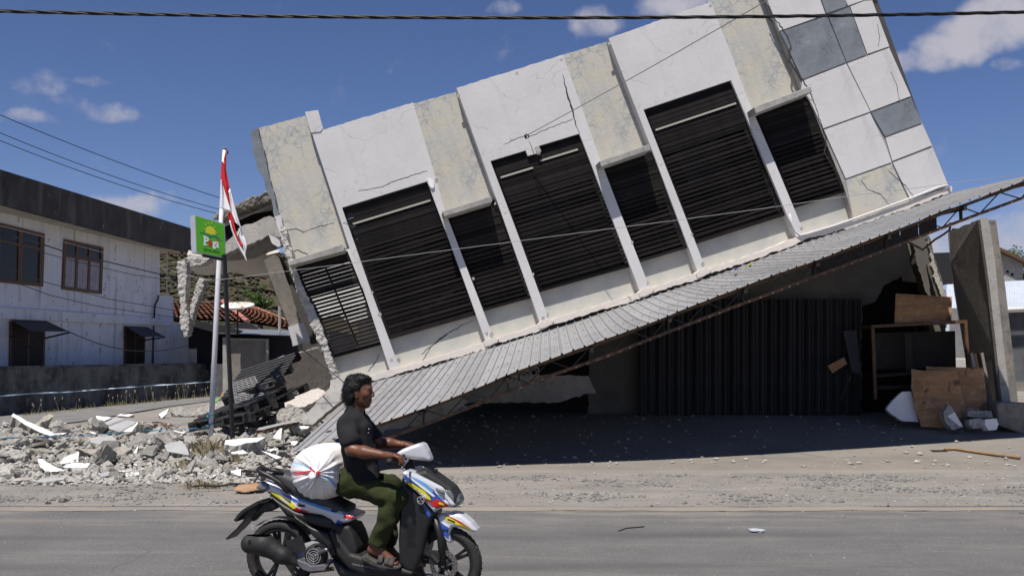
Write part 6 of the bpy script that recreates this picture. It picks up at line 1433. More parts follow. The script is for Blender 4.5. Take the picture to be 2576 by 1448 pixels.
body('tail_light', [(KP([(258,350),(296,305),(330,292),(380,320),(400,365),(340,390),(300,385)], .07), -.085, .085, .02)], 'lens', label='clear tail lamp lens')
body('red_tail_lens', [(KP([(254,356),(290,318),(300,330),(280,372)], .06), -.07, .07, .012)], 'redlens')
fsh = body('front_shield', [(KP([(1662,208),(1700,188),(1765,215),(1900,288),(2030,360),(2095,440),(2152,540),(2130,554),(2060,558),(1992,572),(1952,612),(1905,545),(1800,405),(1690,310)], .17), -.20, .20, .028, 0, 'u', tap(xk(1660), xk(2150), 0, .095))], 'silver', label='front leg shield covered in blue, yellow, white and red stickers')
body('front_cowl', [(KP([(1745,215),(1800,196),(1905,180),(2030,265),(2150,352),(2205,435),(2212,500),(2172,552),(2120,545),(2060,390),(1900,300)], .08), -.115, .115, .035, 0, 'u', tap(xk(1800), xk(2210), 0, .03))], 'matte')
body('headlight', [(KP([(2065,372),(2130,370),(2200,440),(2218,500),(2185,548),(2140,535),(2090,455)], .1), -.128, .128, .03, 0, 'u', tap(xk(2060), xk(2220), 0, .05))], 'lens', label='smoky clear headlight')
body('indicator', [(KP([(1985,345),(2070,385),(2085,430),(2010,385)], .12), -.14, .14, .01)], 'lens')
ksh = body('knee_shield', [(KP([(1668,235),(1700,320),(1805,408),(1908,552),(1955,622),(1905,760),(1855,1000),(1795,1150),(1762,1190),(1690,1150),(1640,1085),(1632,880),(1645,500)], .16), -.185, .185, .03, 0, 'u', tap(xk(1640), xk(1960), 0, .05))], 'plastic', label='black inner leg shield')
RIBS = lambda: loc('shield_ribs', join_vf([bar_vf(*[Vector((q.x, onto(ksh, q.x, q.z, .001) or q.y, q.z)) for q in (K(1712, 700 + i * 17, .17), K(1790, 692 + i * 17, .16))], .004, .004) for i in range(14)]), 'matte')
hc = body('handlebar_cover', [(MP([(1588,925),(1640,890),(1720,858),(1790,834),(1828,850),(1868,920),(1902,1005),(1885,1024),(1800,1012),(1730,1000),(1660,985),(1600,985)], .08), -.135, .135, .03, 0, 'u', tap(Mm(1600,900).x, Mm(1900,900).x, 0, .075))], 'silver', label='silver handlebar cowl')
loc('steering_column', tube_vf([K(1720,60), K(1760,215), K(1850,560)], .035, 10), 'plastic', BK, True)
loc('handlebar', tube_vf([Mm(1508,1016,.36), Mm(1560,1000,.26), Mm(1640,960,.12), Mm(1690,935,0), Mm(1700,915,-.12), Mm(1695,890,-.26), Mm(1690,875,-.36)], .012, 8), 'plastic', BK, True)
for s, a, b in ((1, Mm(1498,1018,.375), Mm(1556,1002,.255)), (-1, Mm(1688,872,-.375), Mm(1694,890,-.255))): loc('grip', tube_vf([a, a.lerp(b, .08), b], [.021, .018, .018], 12), 'rubber', BK, True)
loc('brake_lever', tube_vf([Mm(1690,1000,.18), Mm(1665,1035,.24), Mm(1640,1062,.30), Mm(1628,1078,.34)], [.008, .007, .006, .005], 6), 'alloy', BK, True)
loc('cable_loop', tube_vf([Mm(1655,1000,.12), Mm(1632,1050,.13), Mm(1628,1090,.13), Mm(1660,1110,.11)], .007, 6), 'decalwhite', BK, True)
loc('mirror_stub', tube_vf([K(1965,205,.02), K(1995,190,.02), K(2003,172,.02)], .012, 6), 'plastic', BK, True)
fen = body('front_fender', [(KP([(1984,692),(1998,625),(2060,602),(2150,592),(2240,616),(2330,690),(2400,776),(2345,783),(2230,738),(2152,738),(2128,800),(2143,898),(2095,880),(2030,800)], .06), -.07, .07, .025)], 'silver', label='silver front fender with a yellow and blue sticker')
for s in (.075, -.075): loc('fork_leg', tube_vf([K(1985,640,s), K(2040,820,s), AXF + Vector((0, -s, 0))], [.022, .026, .02], 10), 'plastic', BK, True)
loc('brake_caliper', join_vf([box_vf(AXF + Vector((-.055, -.075, .05)), .07, .035, .09), tube_vf([AXF + Vector((-.03, -.085, .02)), AXF + Vector((-.08, -.085, .07))], .02, 8)]), 'matte', BK)
flo = body('footboard', [(KP([(955,772),(1005,755),(1075,850),(1180,985),(1290,1018),(1500,1098),(1700,1128),(1782,1165),(1775,1205),(1600,1215),(1300,1200),(1150,1140),(1040,1010)], .15), -.165, .165, .03)], 'matte', label='black footboard with dusty upper side')
body('seat_post_panel', [(KP([(990,690),(1160,725),(1200,800),(1245,935),(1235,1015),(1160,985),(1060,850),(975,775)], .12), -.135, .135, .025)], 'matte')
body('belly', [(KP([(960,1010),(1150,1130),(1600,1205),(1760,1195),(1700,1290),(1300,1280),(1050,1200)], .1), -.11, .11, .03)], 'plastic')
body('engine', [(KP([(560,940),(700,900),(860,850),(960,900),(1000,1040),(950,1110),(760,1130),(640,1080)], .08), -.11, .09, .03)], 'decalgrey')
body('rear_side_panel', [(KP([(600,610),(760,720),(800,740),(960,800),(1010,900),(1040,1020),(1000,1010),(900,900),(800,830),(740,740),(640,680)], .12), -.12, .125, .02)], 'plastic')
fc = K(828,1010,.15); loc('fan_cover', lathe([(.0, -.02), (.055, -.02), (.074, -.006), (.078, .04), (.0, .04)], fc, 32), 'matte', BK, True)
loc('fan_grille', join_vf([lathe([(r - .0025, -.026), (r + .0025, -.026), (r + .0025, -.02), (r - .0025, -.02)], fc, 24) for r in (.018, .034, .05)] + [bar_vf(fc + Vector((0, -.023, 0)), fc + Vector((.05 * math.cos(a), -.023, .05 * math.sin(a))), .005) for a in [k * 2.094 + .5 for k in range(3)]]), 'decalgrey')
loc('kick_start', tube_vf([K(870,985,.17), K(930,950,.185), K(945,955,.20)], [.014, .012, .012], 8), 'alloy', BK, True)
loc('heat_shield', (lambda P: ([Vector((x, -.19, z)) for x, z in P] + [Vector((x, -.12, z)) for x, z in P], [list(range(len(P))), list(range(2 * len(P) - 1, len(P) - 1, -1))] + [[i, i + len(P), (i + 1) % len(P) + len(P), (i + 1) % len(P)] for i in range(len(P))]))(KP([(664,1040),(760,1075),(800,1100),(920,1090),(952,1110),(930,1150),(780,1160),(720,1140),(675,1095)], .17)), 'alloy', bevel=.006)
# exhaust
S = SDF((-.42, -.30, .10), (.25, -.06, .42), .007)
S.cap(K(205,895,.19), K(330,900,.19), .066, .072, 0); S.cap(K(330,900,.19), K(520,1010,.18), .072, .056, .03); S.cap(K(520,1010,.18), K(655,1085,.16), .054, .022, .02)
snet_obj('exhaust', S, MT['matte'], BK)
loc('exhaust_cap', tube_vf([K(196,872,.262), K(196,872,.25)], .012, 10), 'decalblack')
loc('exhaust_bracket', bar_vf(K(560,930,.13), K(720,880,.13), .09, .012, up=(0, 1, 0)), 'matte')
loc('exhaust_pipe', tube_vf([K(650,1085,.14), K(800,1160,.10), K(1010,1135,.06)], .014, 8), 'rust', BK, True)
loc('swing_arm', bar_vf(AXR + Vector((0, .09, 0)), K(800,1010,-.10), .07, .05), 'plastic'); loc('shock_absorber', tube_vf([AXR + Vector((-.01, .10, .02)), K(600,640,-.10)], .028, 10), 'alloy', BK, True)
# rear mudguard and plate holder
def strip(name, pts, w, mat, th=.012):
    P = [K(x, y, 0) for x, y in pts]; V, F = [], []
    for i, p in enumerate(P):
        d = (P[min(i + 1, len(P) - 1)] - P[max(i - 1, 0)]).normalized(); nn = Vector((-d.z, 0, d.x))
        for y in (-w, w): V += [p + Vector((0, y, 0)), p + Vector((0, y, 0)) + nn * th]
    for i in range(len(P) - 1):
        a = i * 4; F += [[a, a + 2, a + 6, a + 4], [a + 1, a + 5, a + 7, a + 3], [a, a + 4, a + 5, a + 1], [a + 2, a + 3, a + 7, a + 6]]
    F += [[0, 1, 3, 2], [len(V) - 4, len(V) - 2, len(V) - 1, len(V) - 3]]
    return loc(name, (V, F), mat)
strip('rear_mudguard', [(24,840),(70,795),(130,740),(190,670),(235,600),(330,500),(430,470)], .075, 'plastic')
strip('number_plate_holder', [(128,662),(160,615),(205,570),(280,525),(345,490)], .10, 'matte', .02)
body('mudguard_stay', [(KP([(190,660),(260,560),(340,480),(440,500),(470,545),(380,590),(300,600),(215,690)], .05), -.04, .04, .012)], 'plastic')
loc('hugger', (lambda: (lambda V: (V, [[2 * i, 2 * i + 1, 2 * i + 3, 2 * i + 2] for i in range(16)]))([AXR + Vector((.268 * math.cos(a), y, .268 * math.sin(a))) for a in [math.radians(35 + 6 * i) for i in range(17)] for y in (-.05, .05)]))(), 'plastic', BK, True)
# ---- stickers laid on the bodywork (projected along the side onto the panel)
def bvh(o): return BVHTree.FromPolygons([v.co for v in o.data.vertices], [p.vertices for p in o.data.polygons])
BV = {o.name: bvh(o) for o in (tail, fsh, ksh, fen, hc, flo)}
def onto(target, x, z, lift):
    h = BV[target.name].ray_cast(Vector((x, -1.0, z)), Vector((0, 1, 0)))
    return (h[0].y - lift) if h[0] is not None else None
def decal(target, poly, mat, lift=.0022, name='sticker', s=.12, cuts=3):
    P = KP(poly, s); bm = bmesh.new(); vs = [bm.verts.new((x, 0, z)) for x, z in P]; bm.faces.new(vs)
    bmesh.ops.triangulate(bm, faces=bm.faces); bmesh.ops.subdivide_edges(bm, edges=bm.edges, cuts=cuts, use_grid_fill=True)
    bad = []
    for v in bm.verts:
        y = onto(target, v.co.x, v.co.z, lift)
        if y is None: bad.append(v)
        else: v.co.y = y
    bmesh.ops.delete(bm, geom=bad, context='VERTS')
    me = bpy.data.meshes.new(name); bm.to_mesh(me); bm.free(); me.materials.append(MT[mat]); o = bpy.data.objects.new(name, me); COL.objects.link(o); o.parent = target; return o
def dtext(target, s_, quad, mat, lift=.0036, bold=.02, shear=0, s=.12):
    V, F, lo, hi = text_mesh(s_, bold, shear); out = []
    for v in V:
        a = (v.x - lo[0]) / (hi[0] - lo[0]); b = (v.y - lo[1]) / (hi[1] - lo[1]); p = q4([quad[3], quad[2], quad[1], quad[0]], a, b); q = K(p[0], p[1], s)
        y = onto(target, q.x, q.z, lift); out.append(Vector((q.x, y if y is not None else -s, q.z)))
    me = bpy.data.meshes.new('lettering'); me.from_pydata(out, [], F); me.materials.append(MT[mat]); o = bpy.data.objects.new('lettering', me); COL.objects.link(o); o.parent = target
# front shield
RIBS()
decal(fsh, [(1690,215),(1745,225),(1900,310),(1990,385),(2100,470),(2140,540),(2060,548),(1990,560),(1955,595),(1905,535),(1800,398),(1700,305)], 'blue', .0012)
decal(fsh, [(1760,236),(1830,262),(1920,318),(1975,380),(1965,412),(1900,360),(1800,280)], 'ltblue', .002)
decal(fsh, [(1735,228),(1750,228),(1900,345),(1985,425),(1990,440),(1970,436),(1880,360)], 'decalwhite', .0026); decal(fsh, [(1985,388),(2000,385),(2105,490),(2125,535),(2112,535)], 'decalwhite', .0026)
decal(fsh, [(1672,246),(1722,278),(1736,318),(1690,290)], 'yellow', .0026)
decal(fsh, [(1738,282),(1790,300),(1900,375),(1948,430),(1966,482),(1925,468),(1830,405),(1745,338)], 'decalblack', .0026); decal(fsh, [(1745,290),(1790,306),(1895,380),(1942,435),(1958,474),(1925,460),(1830,398),(1750,334)], 'yellow', .0034)
decal(fsh, [(1735,342),(1830,412),(1925,476),(1975,490),(1960,500),(1900,480),(1800,400)], 'red', .0026); decal(fsh, [(1975,482),(2000,458),(2080,502),(2128,542),(2060,548),(2000,552),(1940,500)], 'red', .0028)
decal(fsh, [(1830,425),(1900,490),(1990,556),(1975,562),(1890,500)], 'decalwhite', .003)
dtext(fsh, 'GEAR', [(1800,338),(1918,424),(1912,456),(1788,372)], 'decalwhite', .0044, .05, .2)
dtext(fsh, 'Mm', [(2036,492),(2076,518),(2068,536),(2026,510)], 'yellow', .004, .02) if False else decal(fsh, [(2030,490),(2075,515),(2070,532),(2022,508)], 'yellow', .0042)
# round maker's emblem on the inner shield
ec_ = K(1850,474,.17)
def emb(vf, mat): 
    o = mk('emblem', *vf, MT[mat], ksh, local=True); return o
ye = onto(fsh, ec_.x, ec_.z, .004) or onto(ksh, ec_.x, ec_.z, .004) or -.17
ec_ = Vector((ec_.x, ye, ec_.z))
emb(lathe([(0, -.001), (.027, -.001), (.027, .001), (0, .001)], ec_, 24), 'decalblack'); emb(lathe([(.0225, -.003), (.0255, -.003), (.0255, -.001), (.0225, -.001)], ec_, 24), 'signgrey')
emb(join_vf([bar_vf(ec_ + Vector((.004 * math.cos(a), -.0025, .004 * math.sin(a))), ec_ + Vector((.019 * math.cos(a), -.0025, .019 * math.sin(a))), .0035, .002) for a in (1.571, 3.665, 5.76)] + [bar_vf(ec_ + Vector((.019 * math.cos(a), -.0025, .019 * math.sin(a))), ec_ + Vector((.013 * math.cos(a + e_), -.0025, .013 * math.sin(a + e_))), .0025, .002) for a in (1.571, 3.665, 5.76) for e_ in (-.45, .45)]), 'signgrey')
decal(ksh, [(1885,520),(1912,560),(1952,612),(1935,640),(1895,570)], 'blue', .002)
# tail
decal(tail, [(320,398),(400,415),(560,498),(640,560),(760,590),(740,600),(600,584),(440,472)], 'navy', .0015)
decal(tail, [(352,396),(420,415),(470,430),(600,505),(633,560),(600,562),(455,470),(380,420)], 'yellow', .003); decal(tail, [(600,570),(640,548),(760,592),(700,600),(620,588)], 'red', .003)
decal(tail, [(470,402),(560,440),(640,475),(660,500),(600,490),(520,445)], 'blue', .0025); decal(tail, [(380,392),(470,420),(600,488),(640,540),(632,545),(590,496),(460,428)], 'decalwhite', .0034)
dtext(tail, 'GEAR', [(475,450),(570,505),(566,524),(468,470)], 'decalwhite', .0044, .05, .2)
decal(tail, [(660,520),(720,530),(725,545),(650,538)], 'decalblack', .0025); dtext(tail, 'GEAR', [(640,500),(725,520),(722,544),(640,528)], 'decalblack', .0035, .03, .2)
decal(tail, [(1100,640),(1140,600),(1175,596),(1215,625),(1190,655),(1130,650)], 'red', .003); decal(tail, [(1025,702),(1050,662),(1100,690),(1150,680),(1060,704)], 'blue', .003)
decal(tail, [(1060,650),(1100,640),(1180,660),(1150,676),(1100,672)], 'decalwhite', .0026); decal(tail, [(980,560),(1040,576),(1050,590),(990,585)], 'navy', .003); decal(tail, [(640,450),(900,535),(1040,590),(1030,600),(860,550),(640,475)], 'ltblue', .0018)
dtext(tail, 'TDR', [(1095,598),(1140,604),(1138,616),(1095,612)], 'decalblack', .004, .03)
# fender
decal(fen, [(2058,640),(2110,650),(2230,725),(2335,776),(2280,768),(2150,710),(2085,690)], 'yellow', .003); decal(fen, [(2050,622),(2110,634),(2240,712),(2325,766),(2230,722),(2110,652)], 'red', .0022); decal(fen, [(2070,610),(2120,622),(2240,690),(2235,700),(2110,640)], 'decalwhite', .0024)
decal(fen, [(1988,690),(2040,700),(2120,760),(2125,800),(2134,868),(2090,860),(2030,795)], 'blue', .002); decal(fen, [(2020,690),(2060,700),(2120,745),(2118,760),(2050,720)], 'decalwhite', .0026)
dtext(fen, 'NHK', [(2022,752),(2110,772),(2108,798),(2030,786)], 'decalblack', .004, .03, .15); decal(fen, [(2088,660),(2165,692),(2160,706),(2090,676)], 'decalblack', .0042)
dtext(flo, 'SIDE-PROTECTION', [(1190,1080),(1510,1146),(1508,1160),(1190,1098)], 'decalgrey', .003, .01, s=.165)

# ================================================================== SACK
SK = thing('rice_sack', O + Vector((0, 0, 0)), 'bulging white woven sack with blue bands and red string, carried across the seat', 'sack', rot=(0, 0, PSI))
kc = Mm(752,1140,.36); ctr = Mm(782,1128,.10)
def r_out(th): # outline px radii in M units at 24 directions (0 = forward, anticlockwise up)
    tab = {0:275, 20:285, 45:300, 65:285, 90:268, 110:272, 135:282, 155:290, 180:283, 200:275, 225:268, 250:268, 270:268, 295:285, 315:305, 335:300, 360:275}
    ks = sorted(tab); d = math.degrees(th) % 360
    for a, b in zip(ks, ks[1:]):
        if d <= b: t = (d - a) / (b - a); t = t * t * (3 - 2 * t); return lerp(tab[a], tab[b], t) * .000697
PR = [(.36, .035), (.345, .03), (.335, .06), (.325, .16), (.31, .34), (.28, .56), (.235, .77), (.17, .91), (.08, .985), (0, 1.0), (-.10, .99), (-.20, .93), (-.28, .75), (-.32, .45), (-.335, .1)]
NA = 144; V, F, MI = [], [], []
for i, (s, k) in enumerate(PR):
    for a in range(NA):
        th = 2 * math.pi * a / NA; near = max(0, min(1, (s - .10) / .2))
        c = Vector((lerp(ctr.x, kc.x, near * near), 0, lerp(ctr.z, kc.z, near * near)))
        pl_ = (.030 * math.sin(th * 15 + 2 * math.sin(th * 3)) + .022 * math.sin(th * 31 + math.sin(th * 5) * 2)) * (near ** .5) * min(1, k * 3) * (1 if k < .95 else .3)
        r = r_out(th) * (k + pl_ * (1.15 - .35 * k)) + .004 * nz3(th * 2, s * 9)
        V.append(Vector((c.x + r * math.cos(th), -s - .010 * math.sin(th * 15 + 2 * math.sin(th * 3)) * near * (1 - k), c.z + r * math.sin(th))))
for i in range(len(PR) - 1):
    for a in range(NA):
        F.append([i * NA + a, i * NA + (a + 1) % NA, (i + 1) * NA + (a + 1) % NA, (i + 1) * NA + a]); d = 360 * a / NA
        MI.append(1 if i > 2 and (153 <= d <= 162 or 327 <= d <= 335) else 0)
F.append([a for a in range(NA)]); MI.append(0); F.append([(len(PR) - 1) * NA + a for a in range(NA - 1, -1, -1)]); MI.append(0)
sk = mk('sack_body', V, F, None, SK, smooth=True, local=True, mats=[MT['sack'], MT['sackblue']], midx=MI)
S = SDF((kc.x - .1, -.47, kc.z - .1), (kc.x + .1, -.30, kc.z + .1), .005)
S.ell((kc.x + .012, -.385, kc.z + .012), (.03, .03, .024), .01); S.ell((kc.x + .004, -.40, kc.z - .018), (.026, .03, .02), .012); S.cap((kc.x, -.33, kc.z), (kc.x, -.39, kc.z), .026, .03, .01); S.noise(.004, 90, 2, .03)
snet_obj('knot', S, MT['sack'], SK)
for pts in ([(760,1128),(700,1112),(640,1122),(590,1130),(540,1122)], [(762,1132),(700,1130),(650,1138),(600,1150),(545,1152)], [(755,1130),(728,1100),(705,1068)], [(765,1130),(795,1118),(806,1128),(790,1140),(765,1138)], [(757,1130),(745,1112),(700,1085)]):
    P = [Mm(x, y, .405 + .012 * math.sin(i * 1.7)) for i, (x, y) in enumerate(pts)]; loc('string', tube_vf(P, .0045, 5), 'string', SK, True)
loc('string_band', lathe([(.026, -.004), (.033, -.004), (.033, .004), (.026, .004)], Vector((kc.x, -.362, kc.z)), 18), 'string', SK, True)

# ================================================================== RIDER
RD = thing('person', O + Vector((0, 0, 0)), 'man with wavy black hair in a charcoal t-shirt, olive trousers and sandals riding the scooter', 'person', rot=(0, 0, PSI))
B = SDF((.20, -.45, .18), (1.15, .40, 1.62), .0075)
cap = lambda S, a, b, r0, r1, k=.02, **kw: S.cap(a, b, r0, r1, k, **kw)
# torso, neck, head
for s in (.06, -.06):
    cap(B, Mm(1200,1180,s), Mm(1175,900,s), .10, .095, .03); cap(B, Mm(1175,900,s), Mm(1150,690,s * 1.3), .095, .10, .03)
cap(B, Mm(1070,640,.16), Mm(1190,610,-.16), .055, .055, .05)
cap(B, Mm(1150,600,0), Mm(1185,420,0), .058, .052, .04)
hd = Mm(1190,285,0); B.ell(hd, (.094, .073, .093), .015)
B.ell(Mm(1225,345,0), (.070, .062, .075), .03)
cap(B, Mm(1205,400,.03), Mm(1272,440,.012), .032, .022, .025); cap(B, Mm(1205,400,-.03), Mm(1272,440,-.012), .032, .022, .025); B.ell(Mm(1278,448,0), (.018, .02, .016), .02)
cap(B, Mm(1298,285,.025), Mm(1298,285,-.025), .016, .016, .02)                        # brow
cap(B, Mm(1306,300,0), Mm(1340,352,0), .009, .012, .012); B.ell(Mm(1332,360,.009), (.012, .009, .009), .006); B.ell(Mm(1332,360,-.009), (.012, .009, .009), .006)
cap(B, Mm(1308,398,.018), Mm(1314,396,0), .007, .009, .006); cap(B, Mm(1308,398,-.018), Mm(1314,396,0), .007, .009, .006); cap(B, Mm(1304,416,.016), Mm(1310,415,0), .007, .010, .006); cap(B, Mm(1304,416,-.016), Mm(1310,415,0), .007, .010, .006)
B.ell(Mm(1287,316,.031), (.014, .012, .010), .008, 's'); B.ell(Mm(1287,316,-.031), (.014, .012, .010), .008, 's')     # eye sockets
B.ell(Mm(1260,345,.045), (.026, .016, .02), .02); B.ell(Mm(1260,345,-.045), (.026, .016, .02), .02)             # cheekbones
for s in (.074, -.074): B.ell(Mm(1172,345,s), (.018, .009, .031), .006); B.ell(Mm(1174,343,s * 1.12), (.009, .005, .018), .004, 's')
# arms
cap(B, Mm(1060,640,.185), Mm(1124,900,.255), .048, .040, .02); cap(B, Mm(1124,900,.255), Mm(1250,925,.265), .040, .042, .02); cap(B, Mm(1250,925,.265), Mm(1470,958,.282), .041, .025, .02)
cap(B, Mm(1230,640,-.185), Mm(1395,835,-.262), .050, .042, .02); cap(B, Mm(1395,835,-.262), Mm(1500,835,-.27), .040, .039, .02); cap(B, Mm(1500,835,-.27), Mm(1640,850,-.285), .038, .025, .02)
def hand(w, kn, sgn, gy):
    """palm from wrist to knuckles, four bent fingers over the grip, thumb underneath; grip axis runs sideways"""
    w, kn = Vector(w), Vector(kn); fwd = (kn - w).normalized()
    for j in (-.026, 0, .026): cap(B, w + Vector((0, j * .6, 0)), kn + Vector((0, j, 0)), .022, .015, .015)
    for j, ln in ((-.036, .88), (-.012, 1.0), (.012, .96), (.036, .78)):
        k0 = kn + Vector((0, j, .004)); k1 = k0 + Vector((.036, 0, -.014)) * ln; k2 = k1 + Vector((.016, 0, -.030)) * ln; k3 = k2 + Vector((-.012, 0, -.022)) * ln
        cap(B, k0, k1, .0115, .0100, .005); cap(B, k1, k2, .0100, .0090, .003); cap(B, k2, k3, .0090, .0080, .003)
    t0 = w + fwd * .035 + Vector((0, sgn * .030, -.008)); t1 = t0 + Vector((.030, sgn * .014, -.022)); t2 = t1 + Vector((.026, -sgn * .004, -.012))
    cap(B, t0, t1, .0145, .0115, .010); cap(B, t1, t2, .0110, .0092, .004)
hand(Mm(1480,958,.283), Mm(1568,962,.305), 1, 0); hand(Mm(1645,850,-.285), Mm(1695,848,-.305), -1, 0)
# legs and feet
hipn, kneen, ankn = K(1225,320,.09), K(1615,450,.17), K(1425,915,.155)
hipf, kneef, ankf = K(1225,310,-.09), K(1575,345,-.20), K(1520,920,-.14)
for h_, k_, a_ in ((hipn, kneen, ankn), (hipf, kneef, ankf)):
    cap(B, h_, k_, .064, .046, .03); cap(B, k_, k_.lerp(a_, .35), .044, .044, .02); cap(B, k_.lerp(a_, .35), a_, .044, .032, .02)
for (hl, bl, tl, s) in ((K(1375,955,.15), K(1560,1050,.155), K(1615,1075,.155), 1), (K(1480,960,-.14), K(1640,1040,-.14), K(1700,1065,-.14), -1)):
    a_ = ankn if s > 0 else ankf
    cap(B, a_, hl + Vector((.01, 0, .005)), .033, .033, .02); cap(B, hl, bl, .030, .028, .02, flat=((0, 0, 1), 1.15)); cap(B, a_ + Vector((.02, 0, -.01)), bl, .030, .02, .025)
    for j, (dy, ln) in enumerate(((-.03, .9), (-.014, 1.0), (.002, .95), (.016, .85), (.03, .72))):
        b0 = bl + Vector((-.005, dy, 0)); e_ = (tl - bl).normalized(); cap(B, b0, b0 + e_ * .052 * ln + Vector((.006, 0, -.004)), .012, .0095 if j else .012, .004)
snet_obj('body', B, MT['skin'], RD)
for s in (.029, -.029):
    S = SDF(Mm(1290,316,s) - Vector((.03, .03, .03)), Mm(1290,316,s) + Vector((.03, .03, .03)), .004); S.ell(Mm(1287,316,s), (.011, .012, .009), 0); snet_obj('eye', S, MT['eye'], RD)
    p = Mm(1297,316,s); S = SDF(p - Vector((.015, .02, .015)), p + Vector((.015, .02, .015)), .0025); S.ell(p, (.004, .006, .006), 0); snet_obj('pupil', S, MT['hair'], RD)
    loc('eyebrow', tube_vf([Mm(1275,287,s * 1.6), Mm(1296,281,s), Mm(1308,284,s * .45)], [.004, .006, .004], 6), 'hair', RD)
# hair
H = SDF(Mm(960,560,0) - Vector((0, .13, 0)), Mm(1380,60,0) + Vector((0, .13, 0)), .006)
H.ell(Mm(1176,264,0), (.096, .080, .089), 0); H.ell(Mm(1225,204,0), (.060, .062, .040), .02); H.ell(Mm(1264,202,.0), (.030, .046, .024), .02)
for s in (.05, -.05): H.ell(Mm(1172,305,s), (.050, .036, .056), .02); cap(H, Mm(1222,300,s * 1.35), Mm(1216,365,s * 1.35), .016, .008, .015)
H.ell(Mm(1108,330,0), (.050, .066, .056), .03)
for (x, y, s, r) in ((1060,385,.02,.026), (1042,362,-.03,.022), (1072,405,.05,.020), (1080,420,-.02,.026), (1100,440,.03,.018), (1052,372,.05,.017), (1110,430,-.05,.02), (1095,300,.07,.022), (1130,420,.055,.02)): cap(H, Mm(1120,370,s), Mm(x, y, s), .024, r * .7, .015)
for (x, y, s) in ((1028,368,.01), (1070,430,.03), (1096,455,.0), (1033,346,-.02), (1052,412,.045)): cap(H, Mm(1090,375,s), Mm(x, y, s), .015, .004, .01)
for (x, y) in ((1245,150), (1272,172), (1215,140), (1180,136), (1296,188)): cap(H, Mm(x - 40, y + 45, .01), Mm(x, y, .02), .03, .006, .012)
H.ell(Mm(1345,345,0), (.090, .16, .088), .012, 's'); H.ell(Mm(1290,430,0), (.075, .16, .075), .01, 's')
H.noise(.0035, 60, 3, .03); H.noise(.002, 170, 4, .03)
hr = snet_obj('hair', H, MT['hair'], RD)
rnd = random.Random(12); hvn = [(v.co.copy(), v.normal.copy()) for v in hr.data.vertices]; V, F = [], []
hc_ = Mm(1180, 270, 0)
for _ in range(1300):
    p, n = rnd.choice(hvn); d0 = Vector((-.75, rnd.gauss(0, .25), -.55 - .3 * rnd.random())); d0 = (d0 - n * d0.dot(n)).normalized(); w = n.cross(d0) * .0016; L_ = rnd.uniform(.015, .034); k = len(V)
    for j in range(4):
        t = j / 3; q = p + d0 * L_ * t + n * (.003 + .008 * math.sin(math.pi * t) * rnd.random() - .002 * t) + Vector((0, 0, -.010 * t * t)); V += [q - w * (1 - .8 * t), q + w * (1 - .8 * t)]
    F += [[k, k + 1, k + 3, k + 2], [k + 2, k + 3, k + 5, k + 4], [k + 4, k + 5, k + 7, k + 6]]
st_ = mk('hair_strands', V, F, MT['hair'], hr, local=True, fixn=False); st_['kind'] = 'stuff'
# shirt
T = SDF((.12, -.42, .66), (.98, .42, 1.50), .0085)
for s in (.075, -.075):
    cap(T, Mm(1238,1170,s), Mm(1205,960,s), .118, .112, .03); cap(T, Mm(1205,960,s), Mm(1152,705,s * 1.15), .110, .112, .04)
cap(T, Mm(1075,648,.155), Mm(1205,628,-.155), .064, .062, .06); cap(T, Mm(1150,570,.0), Mm(1158,525,0), .085, .070, .03)
cap(T, Mm(1065,640,.175), Mm(1106,800,.228), .064, .071, .03); cap(T, Mm(1225,640,-.175), Mm(1330,765,-.23), .062, .068, .03)
T.cap(Mm(1190,430,0), Mm(1172,500,0), .064, .062, .008, 's')                            # neck opening
T.plate([(Mm(*p, .1).x, Mm(*p, .1).z) for p in [(1000,1225),(1060,1235),(1200,1200),(1420,1180),(1480,1180),(1480,1420),(1000,1420)]], -.4, .4, .005, .008, 's')   # hem
sl0, sl1 = Mm(1108,800,.238), Mm(1065,635,.19)
for (a, b, r) in ((Mm(1116,840,.25), Mm(1150,985,.275), .10), (Mm(1352,790,-.25), Mm(1420,880,-.27), .10)): T.cap(Vector(a) + (Vector(b) - Vector(a)).normalized() * r, b, r, r, .006, 's')
T.noise(.0055, 26, 5, .04); T.noise(.005, 52, 6, .04)
sh = snet_obj('t_shirt', T, MT['shirt'], RD)
bs = bvh(sh); p = Mm(1300,705,.1); hh = bs.ray_cast(Vector((p.x, -1, p.z)), Vector((0, 1, 0)))
if hh[0] is not None:
    y = hh[0].y - .004; c = Vector((p.x, y, p.z))
    loc('chest_print', join_vf([bar_vf(c + Vector((.012 * math.cos(a) * .9, .003 * math.sin(a), .014 * math.sin(a))), c + Vector((.012 * math.cos(a + .5) * .9, 0, .014 * math.sin(a + .5))), .004, .003) for a in [.6 + k * .5 for k in range(9)]]), 'decalwhite', RD)
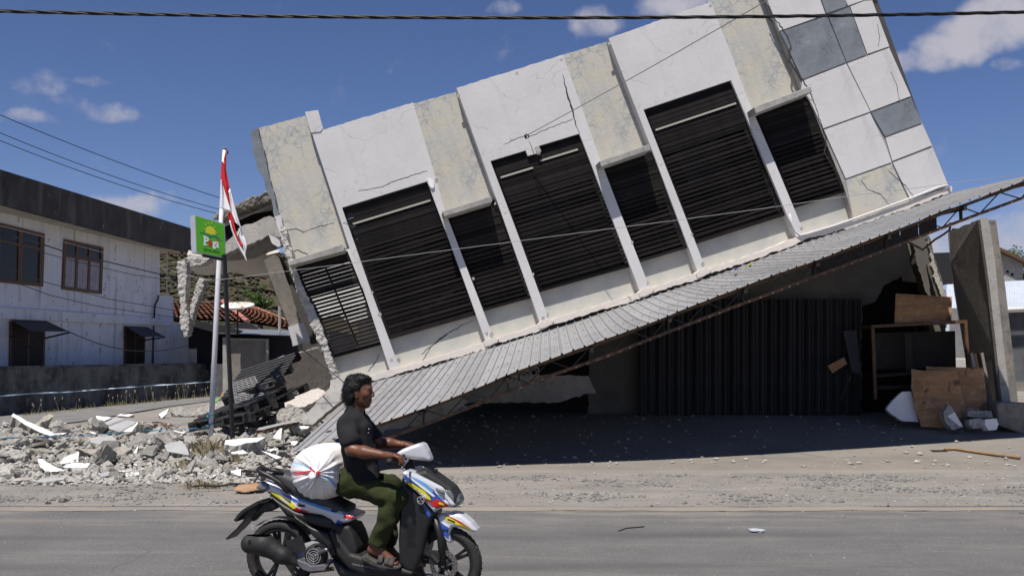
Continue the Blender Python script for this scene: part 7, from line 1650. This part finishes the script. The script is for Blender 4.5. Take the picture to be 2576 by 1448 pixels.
# trousers
P_ = SDF((.15, -.36, .22), (1.10, .36, 1.0), .0085)
cap(P_, hipn + Vector((-.03, 0, .02)), hipf + Vector((-.03, 0, .02)), .118, .118, .03); cap(P_, Mm(1215,1160,.05), Mm(1215,1160,-.05), .105, .105, .03)
cap(P_, hipn, kneen, .090, .068, .03); cap(P_, kneen, kneen.lerp(ankn, .4), .066, .067, .02); cap(P_, kneen.lerp(ankn, .4), kneen.lerp(ankn, .93), .067, .060, .02)
cap(P_, hipf, kneef, .094, .072, .03); cap(P_, kneef, kneef.lerp(ankf, .4), .071, .072, .02); cap(P_, kneef.lerp(ankf, .4), kneef.lerp(ankf, .93), .072, .066, .02)
for a_, k_ in ((ankn, kneen), (ankf, kneef)):
    d = (a_ - k_).normalized(); c0 = k_.lerp(a_, .95); P_.cap(c0 + d * .095, c0 + d * .16, .10, .10, .004, 's')
P_.noise(.006, 34, 7, .04); P_.noise(.005, 66, 8, .04)
snet_obj('trousers', P_, MT['trouser'], RD)
# sandals
for s, dx in ((1, 0), (-1, 105)):
    def Q(poly, ss): return [(K(x + dx, y - (dx * .08), ss).x, K(x + dx, y - (dx * .08), ss).z) for x, y in poly]
    sd = .155 * s
    S = SDF((K(1290 + dx,1000,sd).x - .03, min(-sd - .07, -sd + .07), K(1600 + dx,1150,sd).z - .03), (K(1680 + dx,1000,sd).x + .03, max(-sd - .07, -sd + .07), K(1300 + dx,940,sd).z + .03), .006)
    S.plate(Q([(1292,1022),(1305,1000),(1345,992),(1440,1048),(1560,1082),(1650,1098),(1672,1112),(1650,1132),(1500,1134),(1400,1098),(1300,1046)], sd), -sd - .052, -sd + .052, .012)
    so = snet_obj('sandal', S, MT['sandal'], RD)
    for (x, y, lift) in ((1478,1052,.046), (1540,1066,.038), (1580,1078,.034)):
        c = K(x + dx, y - dx * .08, sd); V, F = [], []
        for i in range(13):
            a = math.pi * i / 12; q = c + Vector((.006 * math.sin(a), -.056 * math.cos(a), -.012 + (lift + .014) * math.sin(a)))
            V += [q + Vector((-.017, 0, .004)), q + Vector((.017, 0, -.004))]
        for i in range(12): F.append([2 * i, 2 * i + 1, 2 * i + 3, 2 * i + 2])
        st = loc('sandal_strap', (V, F), 'sandal', so, True, fixn=False); st.modifiers.new('s', 'SOLIDIFY').thickness = .006
